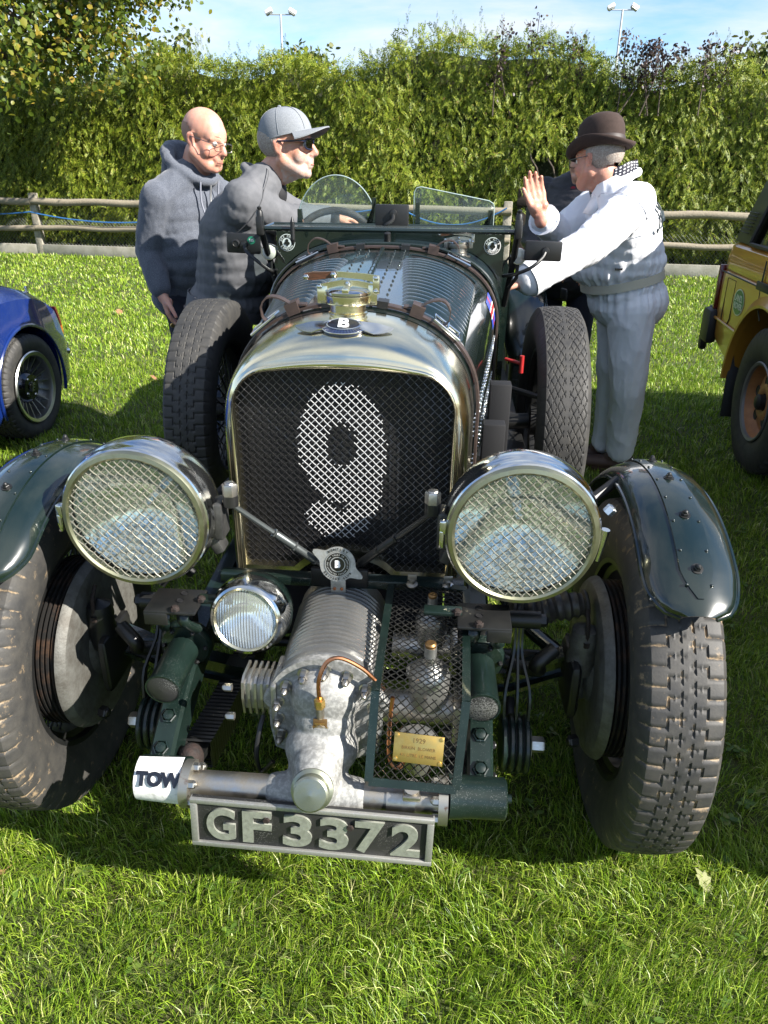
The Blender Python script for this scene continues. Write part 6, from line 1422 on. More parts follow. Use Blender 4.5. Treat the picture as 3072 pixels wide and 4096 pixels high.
# ------------------------------------------------ bald man in the hoodie
def man_hoodie():
    P = empty('person', (-1.12, 4.0, 0)); tag(P, 'bald person in navy hooded top and glasses looking down at the car', 'person')
    f = Vector((.80, -.60, 0)); r = f.cross(Vector((0, 0, 1)))
    hips, chest, neck = (-1.020, 4.02, .93), (-.985, 3.965, 1.27), (-.925, 3.925, 1.455)
    H = HeadT((-.853, 3.885, 1.600), (.90, -.44), R_(14), R_(-3), 1.06)
    sr = Vector(chest).lerp(Vector(neck), .45) + r*.190; sl = Vector(chest).lerp(Vector(neck), .45) - r*.190
    er, wr_ = Vector((-1.150, 3.83, 1.115)), Vector((-1.085, 3.735, .925)); el, wl = Vector((-.70, 4.15, 1.12)), Vector((-.62, 4.02, .95))
    legs = [[(-1.04, 3.94, .90), (-1.02, 3.94, .50), (-1.165, 4.00, .10)], [(-.93, 4.13, .90), (-.90, 4.10, .50), (-.95, 4.18, .10)]]
    mb = MB(); head_blobs(mb, H, neck, 1.12, 1.05); torso_blobs(mb, hips, chest, neck, r, 1., -.03, .04, f); limb(mb, [sr, er, wr_], (.055, .045, .030)); limb(mb, [sl, el, wl], (.055, .045, .03))
    hand_blobs(mb, wr_, (.22, -.05, -1), (.9, .3, .1), 1, .34, .03, 1.08); hand_blobs(mb, wl, (.6, -.3, -.5), (0, 0, -1), -1, .3)
    for l in legs: limb(mb, l, (.075, .055, .04))
    b = finish(remesh(mb, .0056, 5, .5, 'body'), 'skin_ruddy', 'body', P); tone(b, H); eyes(H, P)
    spectacles(H, P, 'wire_frame', 'spectacle_glass', .027, .0175, -.004)
    # close-cropped hair round the back and sides
    mb = MB(); mb.ball(H(0, -.012, .036), (.0800*H.s, .1015*H.s, .0865*H.s), 40, 28, H.R); keep = MB(); idx = []
    for i, v in enumerate(mb.v):
        q = H.R.transposed() @ (Vector(v)-H.c)/H.s; idx.append(q.z < .060-.55*max(0, q.y+.04) and q.y < .040 and q.z > -.055 + .25*q.y)
    keep.v = mb.v; keep.f = [fc for fc in mb.f if all(idx[i] for i in fc)]; keep.m = [0]*len(keep.f); keep.build('cropped_hair', 'stubble_hair', P, loc=-P.location)
    for s in (-1, 1):
        mb = MB(); mb.tube(catmull([H(s*.014, .094, .030), H(s*.032, .088, .034), H(s*.048, .074, .029)], 8), [.003]*8, 6); mb.build('eyebrow', 'stubble_hair', P, loc=-P.location)
    mb = MB(); mb.tube([H(-.019, .0985, -.0675), H(0, .1015, -.0675), H(.019, .0985, -.0675)], .0022, 6); mb.build('mouth', 'lip', P, loc=-P.location)
    # top
    mb = MB(); torso_blobs(mb, hips, chest, neck, r, 1.02, .012, .065, f, .185); limb(mb, [sr, er, wr_ + Vector((-.01, .01, .03))], (.082, .070, .052)); limb(mb, [sl, el, wl], (.082, .068, .05)); mb.ball(Vector(hips)+Vector((0, 0, -.06)), (.20, .17, .12), 24, 14)
    n = Vector(neck)
    for i in range(20):                                 # hood lying round the neck
        a = 2*math.pi*i/20; fr = math.cos(a); q = n + f*(.104*fr-.014) + r*.106*math.sin(a) + Vector((0, 0, .040 - .070*fr)); a2 = 2*math.pi*(i+1)/20; q2 = n + f*(.104*math.cos(a2)-.014) + r*.106*math.sin(a2) + Vector((0, 0, .040 - .070*math.cos(a2))); rr = .024 + .018*max(0, -fr); mb.cap(q, rr, q2, rr, 10)
    mb.cap(n - f*.12 + Vector((0, 0, .05)), .07, n - f*.16 + Vector((0, 0, -.05)), .06, 14)
    me = remesh(mb, .007, 5, .5, 'hooded_top'); wrinkle(me, .0040, 4, (1.2, 1.2, .6), 2., lambda c: np.clip((1.5-c[:, 2])/.3, .15, 1)); wrinkle(me, .0026, 12, (1.3, 1.3, .5), 5.); wrinkle(me, .0008, 40, (1, 1, 1), 5.); T = finish(me, 'hoodie_cloth', 'hooded_top', P)
    zb = [n + f*.115 + Vector((0, 0, -.045)), Vector(chest) + f*.185 + Vector((0, 0, .05)), Vector(chest) + f*.232 + Vector((0, 0, -.10))]
    mb = MB(); mb.tube(catmull(zb, 12), .005, 6); mb.build('zip', 'zip', T, loc=(0, 0, 0))
    for s in (-1, 1):
        mb = MB(); mb.tube(catmull([n + f*.108 + r*s*.055 + Vector((0, 0, -.030)), Vector(chest) + f*.178 + r*s*.052 + Vector((0, 0, .06)), Vector(chest) + f*.220 + r*s*.040 + Vector((0, 0, -.06))], 14), .0045, 6); mb.build('drawstring', 'cord', T, loc=(0, 0, 0))
    for (w_, e_) in ((wr_, er),):
        d = (e_-w_).normalized(); mb = MB(); mb.tube([w_ + d*.004, w_ + d*.012, w_ + d*.055, w_ + d*.062], [.040, .044, .044, .040], 20); mb.build('cuff', 'hoodie_cloth', T, loc=(0, 0, 0))
    mb = MB(); mb.ball(Vector(hips)+Vector((0, 0, -.02)), (.185, .155, .12), 24, 14)
    for l in legs: limb(mb, l, (.105, .082, .068))
    me = remesh(mb, .008, 5, .5, 'trousers'); wrinkle(me, .006, 9); finish(me, 'dark_trousers', 'trousers', P)
    shoe(P, legs[0][2], (.55, -.83), 'shoe_grey', 'shoe_sole'); shoe(P, legs[1][2], (.9, -.4), 'shoe_grey', 'shoe_sole')
    mb = MB(); mb.tube([wr_ + Vector((.035, -.01, -.145)), wr_ + Vector((.040, -.018, -.146))], .0105, 12); mb.build('ring', 'brass', P, loc=-P.location)
man_hoodie()

# ------------------------------------------------ man in the grey cap leaning over the car
def man_cap():
    P = empty('person', (-.90, 3.46, 0)); tag(P, 'person in grey cap, sunglasses and grey jacket leaning over the cockpit', 'person')
    f = Vector((.99, -.12, 0)).normalized(); r = f.cross(Vector((0, 0, 1)))
    hips, chest, neck = (-.700, 3.46, .97), (-.630, 3.41, 1.265), (-.505, 3.385, 1.435)
    H = HeadT((-.408, 3.375, 1.568), (.985, -.17), R_(-2), 0, 1.03)
    sr = Vector((-.575, 3.225, 1.375)); er = Vector((-.43, 3.36, 1.290)); wr_ = Vector((-.245, 3.60, 1.290)); sl = Vector((-.56, 3.585, 1.375)); el = Vector((-.36, 3.66, 1.27)); wl = Vector((-.16, 3.62, 1.22))
    legs = [[(-.72, 3.36, .93), (-.74, 3.38, .50), (-.78, 3.44, .10)], [(-.71, 3.56, .93), (-.76, 3.58, .50), (-.84, 3.62, .10)]]
    mb = MB(); head_blobs(mb, H, neck, 1.0, 1.1); torso_blobs(mb, hips, chest, neck, r, .98, -.03, .02, f); limb(mb, [sr, er, wr_], (.05, .042, .03)); limb(mb, [sl, el, wl], (.05, .042, .03))
    hand_blobs(mb, wr_, (.85, .45, -.12), (.1, .1, -1), -1, .75, .02, 1.0); hand_blobs(mb, wl, (.9, 0, -.3), (0, 0, -1), 1, .3)
    for l in legs: limb(mb, l, (.075, .055, .04))
    tone(finish(remesh(mb, .0056, 5, .5, 'body'), 'skin_tan', 'body', P), H, 1.); eyes(H, P)
    spectacles(H, P, 'frame_navy', 'dark_glass', .032, .0185, .004, .0030, 'sunglasses', .5, 3.)
    mb = MB(); mb.ball(H(0, -.014, .030), (.0815*H.s, .103*H.s, .086*H.s), 44, 30, H.R); idx = []
    for v in mb.v:
        q = H.R.transposed() @ (Vector(v)-H.c)/H.s; idx.append(q.y < -.004 + .2*max(0, q.z) and q.z > -.052 - .15*q.y and q.z < .07)
    k = MB(); k.v = mb.v; k.f = [fc for fc in mb.f if all(idx[i] for i in fc)]; k.m = [0]*len(k.f); k.build('hair', 'grey_hair', P, loc=-P.location)
    mb = MB(); mb.tube([H(-.019, .0985, -.0675), H(0, .1015, -.0675), H(.019, .0985, -.0675)], .0024, 6); mb.build('mouth', 'lip', P, loc=-P.location)
    # cap
    Hc = HeadT(H(0, -.004, .030), (.985, -.17), R_(-2)+R_(-3), 0, .985)
    mb = MB(); rings = []
    for i in range(15):
        a = math.pi/2*i/14; z = .108*math.sin(a)**.92 + .004; rr = math.cos(a)**.80
        rings.append([Hc(.0880*rr*math.sin(2*math.pi*j/40), .113*rr*math.cos(2*math.pi*j/40) - .010*math.sin(a), z + .016*math.cos(2*math.pi*j/40)*(1-i/14)) for j in range(40)])
    mb.loft(rings, True, False, True); CP = mb.build('cap', 'cap_cloth', P, loc=-P.location)
    mb = MB(); mb.ball(Hc(0, -.010, .115), (.008, .008, .005), 12, 8); mb.build('cap_button', 'cap_cloth', CP, loc=(0, 0, 0))
    mb = MB()
    for j in range(6):
        a = math.pi/6+math.pi*j/3; mb.tube([Hc(.0884*math.cos(b)**.80*math.sin(a), .1134*math.cos(b)**.80*math.cos(a)-.010*math.sin(b), .108*math.sin(b)**.92+.005+.016*math.cos(a)*(1-b/1.571)) for b in np.linspace(.05, 1.5, 12)], .0011, 4)
    mb.build('seam', 'cap_cloth', CP, loc=(0, 0, 0))
    mb = MB(); rings = []
    for i in range(9):
        t = i/8; row = []
        for j in range(21):
            a = R_(-62 + 124*j/20); rad = .113 + t*(.074*math.cos(a)**1.1 + .002); x = .088/.113*rad*math.sin(a)*(1+.02*t); y = rad*math.cos(a); row.append(Hc(x, y-.002, .016*math.cos(a) + .006 + t*(.010 - 2.6*x*x) - .004*t*t))
        rings.append(row)
    top = rings; bot = [[p - Hc.d(0, 0, .005) for p in rw] for rw in rings]
    mb.loft(top, False); mb.loft([list(reversed(rw)) for rw in bot], False); mb.loft([top[-1], bot[-1]], False); mb.build('cap_peak', 'cap_cloth', CP, loc=(0, 0, 0), angle=.8)
    # jacket
    mb = MB(); torso_blobs(mb, hips, chest, neck, r, 1.0, .012, .035, f, .18, .015); limb(mb, [sr, er, wr_ - (wr_-er).normalized()*.03], (.080, .066, .050)); limb(mb, [sl, el, wl], (.080, .064, .05)); mb.ball(Vector(hips)+Vector((-.01, 0, -.03)), (.185, .20, .11), 24, 14)
    n = Vector(neck)
    for i in range(20):
        a = 2*math.pi*i/20; a2 = 2*math.pi*(i+1)/20
        if abs(math.sin(a)) < .45 and math.cos(a) > 0: continue
        q = lambda t: n + f*(.078*math.cos(t)-.004) + r*.088*math.sin(t) + Vector((0, 0, .015 - .045*math.cos(t))); mb.cap(q(a), .016, q(a2), .016, 10)
    me = remesh(mb, .007, 5, .5, 'jacket'); wrinkle(me, .0045, 4, (1.2, 1.2, .5), 4.); wrinkle(me, .0030, 11, (1.2, 1.2, .45), 9.); wrinkle(me, .0008, 36, (1, 1, 1), 5.); J = finish(me, 'jacket_cloth', 'jacket', P); arm_seam(me, sr, er, 'jacket_seam', J)
    mb = MB(); mb.ball(n+f*.055+Vector((0, 0, -.045)), (.035, .05, .05), 14, 10); mb.build('undershirt', 'shirt_black', P, loc=-P.location)
    B = ring_band(me, Vector(hips)+Vector((-.03, 0, -.045)), (.25, 0, 1), (1, 0, 0), .06, .004, lift=-.004); B.build('waistband', 'jacket_cloth', J, loc=(0, 0, 0), angle=.6)
    mb = MB(); mb.ball(Vector(hips)+Vector((-.02, 0, -.03)), (.16, .18, .11), 24, 14)
    for l in legs: limb(mb, l, (.098, .078, .066))
    me = remesh(mb, .008, 5, .5, 'trousers'); wrinkle(me, .006, 9); finish(me, 'blue_jeans', 'trousers', P)
    for l in legs: shoe(P, l[2], (.97, -.2), 'boot_brown', 'boot_brown')
man_cap()

# ------------------------------------------------ man in white overalls and bowler hat
def man_white():
    P = empty('person', (1.22, 3.86, 0)); tag(P, 'person in white overalls, belt and brown bowler hat raising one hand', 'person')
    f = Vector((-.97, .24, 0)).normalized(); r = f.cross(Vector((0, 0, 1)))
    hips, chest, neck = (1.165, 3.74, .955), (1.095, 3.68, 1.265), (1.005, 3.655, 1.420)
    H = HeadT((.925, 3.640, 1.535), (-.60, .80), R_(8), R_(0), 1.03)
    sl = Vector((1.055, 3.455, 1.365)); el = Vector((.845, 3.335, 1.200)); wl = Vector((.590, 3.240, 1.075)); sr = Vector((1.02, 3.865, 1.365)); er = Vector((.82, 3.80, 1.205)); wr_ = Vector((.690, 3.615, 1.300))
    legs = [[(1.16, 3.84, .90), (1.20, 3.86, .50), (1.22, 3.94, .10)], [(1.17, 3.64, .90), (1.215, 3.68, .50), (1.265, 3.80, .10)]]
    mb = MB(); head_blobs(mb, H, neck, 1.12, 1.0); torso_blobs(mb, hips, chest, neck, r, .98, -.03, .06, f); limb(mb, [sl, el, wl], (.05, .042, .03)); limb(mb, [sr, er, wr_], (.05, .042, .031))
    hand_blobs(mb, wl, (-.9, -.1, -.3), (0, 0, -1), -1, .35)
    hand_blobs(mb, wr_, (-.33, .02, 1), (.15, -1, .12), -1, .16, .035, 1.17, .30, .028)
    for l in legs: limb(mb, l, (.075, .055, .04))
    tone(finish(remesh(mb, .0056, 3, .5, 'body'), 'skin_ruddy', 'body', P), H); eyes(H, P); spectacles(H, P, 'frame_black', 'spectacle_glass', .026, .018, -.002)
    mb = MB(); mb.ball(H(0, -.016, .026), (.0820*H.s, .1040*H.s, .088*H.s), 44, 30, H.R); idx = []
    for v in mb.v:
        q = H.R.transposed() @ (Vector(v)-H.c)/H.s; idx.append(q.y < .010 + .1*q.z and q.z > -.060 - .30*q.y and q.z < .07)
    k = MB(); k.v = mb.v; k.f = [fc for fc in mb.f if all(idx[i] for i in fc)]; k.m = [0]*len(k.f); k.build('hair', 'grey_hair', P, loc=-P.location)
    # bowler hat
    B = HeadT(H(0, -.010, .034), (-.60, .80), R_(13), R_(8), .97)
    mb = MB(); rings = []; pr = [(.098, .0), (.0985, .03), (.0995, .06), (.097, .090), (.089, .115), (.073, .134), (.048, .146), (.022, .150), (.002, .151)]
    for rr, z in pr: rings.append([B(.90*rr*math.sin(2*math.pi*j/48), 1.14*rr*math.cos(2*math.pi*j/48), z) for j in range(48)])
    mb.loft(rings, True, False, True); HT = mb.build('bowler_hat', 'felt_brown', P, loc=-P.location, angle=1.)
    mb = MB(); rings = []
    for rr, z in ((.0995, .001), (.1010, .004), (.1018, .038), (.1000, .041)): rings.append([B(.90*rr*math.sin(2*math.pi*j/48), 1.14*rr*math.cos(2*math.pi*j/48), z) for j in range(48)])
    mb.loft(rings, True); mb.build('hat_band', 'felt_band', HT, loc=(0, 0, 0))
    mb = MB(); rings = []; secs = [(.092, .002), (.103, -.006), (.115, -.008), (.128, -.004), (.138, .006), (.1425, .016), (.139, .021), (.134, .017), (.126, .004), (.114, .0005), (.103, .003), (.092, .008)]
    for rr, z in secs:
        row = []
        for j in range(64):
            a = 2*math.pi*j/64; t = (rr-.098)/.044; cu = .022*max(0, t)**1.5*(math.sin(a)**2) - .020*max(0, t)*math.cos(a)**2; row.append(B(.90*rr*math.sin(a)*(1 if rr < .11 else 1), 1.14*rr*math.cos(a)*(1+.02*max(0, t)), z + cu))
        rings.append(row)
    mb.loft(rings, True); mb.build('hat_brim', 'felt_brown', HT, loc=(0, 0, 0), angle=1.2)
    # overalls
    mb = MB(); torso_blobs(mb, hips, chest, neck, r, 1.0, .016, .075, f, .185, .02); limb(mb, [sl, el, wl - (wl-el).normalized()*.01], (.088, .082, .066)); limb(mb, [sr, er, wr_ - (wr_-er).normalized()*.05], (.085, .074, .062))
    mb.ball(Vector(hips)+Vector((.012, 0, -.04)), (.188, .195, .14), 24, 14)
    for l in legs: limb(mb, [l[0], l[1], (l[2][0], l[2][1], .13)], (.112, .088, .074))
    n = Vector(neck)
    for i in range(22):
        a = 2*math.pi*i/22; a2 = 2*math.pi*(i+1)/22
        if math.cos(a) > .8: continue
        q = lambda t: n + f*(.092*math.cos(t)-.012) + r*.100*math.sin(t) + Vector((0, 0, .012 - .055*math.cos(t))); mb.cap(q(a), .020, q(a2), .020, 10)
    me = remesh(mb, .0068, 4, .5, 'overalls'); wrinkle(me, .0060, 3.6, (1.2, 1.2, .5), 3.); wrinkle(me, .0045, 9, (1.2, 1.2, .4), 8.); wrinkle(me, .0010, 26, (1, 1, .5), 1.)
    co = np.empty(len(me.vertices)*3, np.float32); me.vertices.foreach_get('co', co); co = co.reshape(-1, 3); no = np.empty(len(me.vertices)*3, np.float32); me.vertex_normals.foreach_get('vector', no); no = no.reshape(-1, 3)
    bc = Vector(hips)+Vector((-.02, 0, .065)); bax = Vector((-.24, 0, 1)).normalized(); hh = (co-np.array(bc)) @ np.array(bax); near = np.linalg.norm((co-np.array(bc))[:, :2], axis=1) < .32
    ang = np.arctan2(co[:, 1]-bc.y, co[:, 0]-bc.x); ga = np.exp(-((np.abs(hh)-.05)/.055)**2)*near; co += no*((.0045*np.sin(ang*38+3*np.sin(ang*5))+.004*np.sin(ang*23+2))*ga - .016*np.exp(-(hh/.03)**2)*near)[:, None]; me.vertices.foreach_set('co', co.ravel()); me.update()
    OV = finish(me, 'white_cotton', 'overalls', P); arm_seam(me, sl, el, 'cotton_seam', OV)
    bb = ring_band(me, bc, bax, (1, 0, 0), .040, .004, lift=.002, tol=.012, rmax=.285); bb.build('belt', 'belt_webbing', OV, loc=(0, 0, 0), angle=.6)
    p0 = bc + f*.275 + Vector((0, 0, -.07)) - r*.10
    mb = MB(); mb.box(p0, (.012, .05, .05), .004, Matrix.Rotation(R_(20), 3, 'Z')); mb.build('belt_buckle', 'black_metal', OV, loc=(0, 0, 0))
    for (w_, e_, rr) in ((wl, el, .068), (wr_, er, .064)):
        d = (e_-w_).normalized(); mb = MB(); o_ = w_ + d*(.0 if rr > .065 else .035); mb.tube([o_ + d*.045, o_ + d*.042, o_, o_ + d*.004, o_ + d*.03], [rr-.004, rr+.004, rr+.007, rr+.003, rr-.006], 22, caps=False); mb.build('cuff', 'white_cotton', OV, loc=(0, 0, 0))
    # collar points and chest label
    mb = MB()
    for s in (-1,):
        a = n + f*.065 + r*s*.085 + Vector((0, 0, -.01)); mb.add([a, a + f*.05 + r*s*.01 + Vector((0, 0, -.09)), a + f*.01 + r*s*.045 + Vector((0, 0, -.10)), a - f*.055 + r*s*.035 + Vector((0, 0, -.01))], [(0, 1, 2, 3)])
    o = mb.build('collar_point', 'white_cotton', OV, loc=(0, 0, 0)); so = o.modifiers.new('s', 'SOLIDIFY'); so.thickness = .006
    mb = MB(); mb.box(Vector(hips)+Vector((-.125, -.235, .135)), (.034, .006, .010), .001); mb.build('label_tab', 'badge_black', OV, loc=(0, 0, 0))
    # embroidered flourish on the back: a script letter drawn with cord
    co = np.empty(len(me.vertices)*3, np.float32); me.vertices.foreach_get('co', co); co = co.reshape(-1, 3)
    def on_back(u, z):
        t = np.array([1.02+.0*u, 3.66 + u, z]); d = np.array([.96, -.28, 0]); rel = co - t; along = rel @ d; perp = np.linalg.norm(rel - along[:, None]*d, axis=1); k = (perp < .02) & (along > 0); return Vector(t + d*(along[k].max()+.004 if k.any() else .25))
    mb = MB(); curve = [(-.085, 1.335), (-.10, 1.36), (-.115, 1.345), (-.10, 1.31), (-.09, 1.27), (-.105, 1.245), (-.12, 1.26)]
    mb.tube(catmull([on_back(u, z) for u, z in curve], 30), .0035, 6)
    curve = [(-.10, 1.36), (-.07, 1.37), (-.055, 1.345), (-.085, 1.315), (-.06, 1.30), (-.055, 1.27), (-.085, 1.262)]; mb.tube(catmull([on_back(u, z) for u, z in curve], 30), .0035, 6)
    for k, u0 in enumerate((-.035, -.005, .025, .055)): mb.tube(catmull([on_back(u0-.012, 1.30), on_back(u0, 1.33-.02*(k % 2)), on_back(u0+.005, 1.29), on_back(u0+.018, 1.30)], 12), .003, 6)
    mb.build('embroidery', 'ink', OV, loc=(0, 0, 0))
    # polka-dot neckerchief
    mb = MB(); rings = []; uv = []; NT_ = 40
    for i in range(NT_+1):
        a = 2*math.pi*i/NT_; row = []
        for j in range(12):
            t = j/11; rad = .076 + .010*math.sin(t*math.pi) + .010*(1-t); row.append(n + f*(rad*1.12*math.cos(a)+.002) + r*rad*math.sin(a)*1.08 + Vector((0, 0, .082 - .085*t - .035*math.cos(a) + .004*math.sin(a*5+t*4)))); uv.append((i/NT_*36, t*7 + (.5 if False else 0), 0))
        rings.append(row)
    mb.loft(rings, False); sc_ = mb.build('neckerchief', 'polka_dot', P, loc=-P.location); at = sc_.data.attributes.new('dotuv', 'FLOAT_VECTOR', 'POINT'); at.data.foreach_set('vector', np.array(uv, np.float32).ravel())
    for l in legs: shoe(P, l[2], (-.93, .3), 'boot_brown', 'boot_brown')
man_white()

# ------------------------------------------------ person in the dark padded jacket, mostly hidden
def man_dark():
    P = empty('person', (1.12, 4.85, 0)); tag(P, 'person in black padded jacket and red shirt hidden behind the white overalls', 'person')
    f = Vector((-.55, -.83, 0)).normalized(); r = f.cross(Vector((0, 0, 1)))
    hips, chest, neck = (1.12, 4.83, .93), (1.12, 4.80, 1.25), (1.12, 4.78, 1.42)
    H = HeadT((1.13, 4.74, 1.555), (-.4, -.9), R_(10), 0, 1.02)
    sr = Vector(chest)+r*.2+Vector((0, 0, .11)); sl = Vector(chest)-r*.2+Vector((0, 0, .11)); er = Vector((.90, 4.90, 1.10)); wr_ = Vector((.95, 4.66, .98)); el = Vector((1.36, 4.75, 1.10)); wl = Vector((1.22, 4.56, .98))
    legs = [[(1.03, 4.87, .90), (1.02, 4.87, .5), (1.02, 4.92, .10)], [(1.21, 4.79, .90), (1.22, 4.79, .5), (1.24, 4.85, .10)]]
    mb = MB(); head_blobs(mb, H, neck, 1.1); torso_blobs(mb, hips, chest, neck, r, .98, -.03, .03, f); limb(mb, [sr, er, wr_], (.05, .042, .03)); limb(mb, [sl, el, wl], (.05, .042, .03)); hand_blobs(mb, wr_, (.5, -.7, -.3), (0, 0, -1), 1, .4); hand_blobs(mb, wl, (-.6, -.5, -.3), (0, 0, -1), -1, .4)
    for l in legs: limb(mb, l, (.075, .055, .04))
    finish(remesh(mb, .007, 3, .5, 'body'), 'skin_ruddy', 'body', P); eyes(H, P)
    mb = MB(); mb.ball(H(0, .045, -.080), (.052, .048, .042), 20, 14, H.R); mb.build('beard', 'grey_hair', P, loc=-P.location)
    mb = MB(); mb.ball(H(0, -.02, .050), (.081, .102, .085), 24, 16, H.R); mb.build('hair', 'grey_hair', P, loc=-P.location)
    mb = MB(); mb.ball(Vector(neck)+f*.02+Vector((0, 0, -.05)), (.07, .06, .08), 16, 12); mb.build('red_shirt', 'shirt_red', P, loc=-P.location)
    mb = MB(); torso_blobs(mb, hips, chest, neck, r, 1.04, .016, .06, f, .19); limb(mb, [sr, er, wr_], (.09, .075, .055)); limb(mb, [sl, el, wl], (.09, .075, .055)); mb.ball(Vector(hips)+Vector((0, 0, -.06)), (.21, .18, .13), 24, 14)
    me = remesh(mb, .010, 5, .5, 'padded_jacket'); wrinkle(me, .010, 6, (.4, .4, 3), 3.); finish(me, 'padded_black', 'padded_jacket', P)
    mb = MB(); mb.ball(Vector(hips), (.165, .15, .12), 24, 14)
    for l in legs: limb(mb, l, (.10, .08, .07))
    finish(remesh(mb, .010, 4, .5, 'trousers'), 'dark_trousers', 'trousers', P)
    for l in legs: shoe(P, l[2], (-.5, -.85), 'boot_brown', 'boot_brown')
man_dark()
# ================================================================== NEIGHBOURING CARS
mat('blue_paint', (.005, .018, .11), .18, coat=1., bump=.0001, bscale=30)
mat('orange_paint', (.42, .195, .024), .3, coat=.5, col2=(.38, .175, .022), vscale=4, bump=.00015, bscale=30)
mat('pillar_green', (.012, .018, .012), .4, coat=.3)
mat('trim_black', (.012, .012, .013), .55)
mat('lamp_red', (.10, .006, .008), .25, coat=.6); mat('lamp_amber', (.45, .10, .01), .2, coat=.8)
mat('wheel_orange', (.40, .185, .07), .5, col2=(.30, .13, .05), vscale=18)
mat('rim_alloy', (.55, .56, .54), .3, 1.); mat('sticker_green', (.02, .16, .055), .4); mat('sticker_cream', (.55, .62, .50), .4)
thin_glass('car_glass', (.40, .44, .43), ior=1.5)
def boolean_cut(me, cutters, name):
    o = bpy.data.objects.new(name, me); COL.objects.link(o); tmp = []
    for c in cutters:
        co_ = bpy.data.objects.new('cut', c); COL.objects.link(co_); tmp.append(co_); b = o.modifiers.new('b', 'BOOLEAN'); b.operation = 'DIFFERENCE'; b.object = co_; b.solver = 'EXACT'
    dg = bpy.context.evaluated_depsgraph_get(); m2 = bpy.data.meshes.new_from_object(o.evaluated_get(dg))
    bpy.data.objects.remove(o)
    for t in tmp: bpy.data.objects.remove(t)
    m2.polygons.foreach_set('use_smooth', [True]*len(m2.polygons)); m2.set_sharp_from_angle(angle=.6); return m2
def road_tyre(name, R, hw, rim, pitch_n, m='rubber', depth=.006, blocks=4):
    pr = [(-hw*.78, rim-.004), (-hw*.86, rim+.004), (-hw, rim+(R-rim)*.45), (-hw*.97, rim+(R-rim)*.75), (-hw*.88, R-.012)] + [(x, R - abs(x/hw)**4*.008) for x in np.linspace(-hw*.82, hw*.82, 33)]
    pr += [(hw*.88, R-.012), (hw*.97, rim+(R-rim)*.75), (hw, rim+(R-rim)*.45), (hw*.86, rim+.004), (hw*.78, rim-.004)]
    P = np.array(pr); NA = pitch_n*8; nP = len(P); ang = np.linspace(0, 2*np.pi, NA, endpoint=False); X = np.repeat(P[:, 0][None], NA, 0); Rr = np.repeat(P[:, 1][None], NA, 0); A = np.repeat(ang[:, None], nP, 1)
    u = (A*pitch_n/(2*np.pi) + .35*np.sin(X/hw*6)) % 1; v = (X/hw*blocks*.5 + .5) % 1; g = ((u < .16) | (v < .12)) & (Rr > R-.014); Rr = Rr - g*depth
    V = np.stack([X, -np.cos(A)*Rr, np.sin(A)*Rr], -1).reshape(-1, 3); i = np.arange(NA)[:, None]; j = np.arange(nP-1)[None]; i2 = (i+1) % NA
    me = big_mesh(name, V, np.stack([i*nP+j, i*nP+j+1, i2*nP+j+1, i2*nP+j], -1).reshape(-1, 4), m); smooth_all(me); me.set_sharp_from_angle(angle=.7); return me

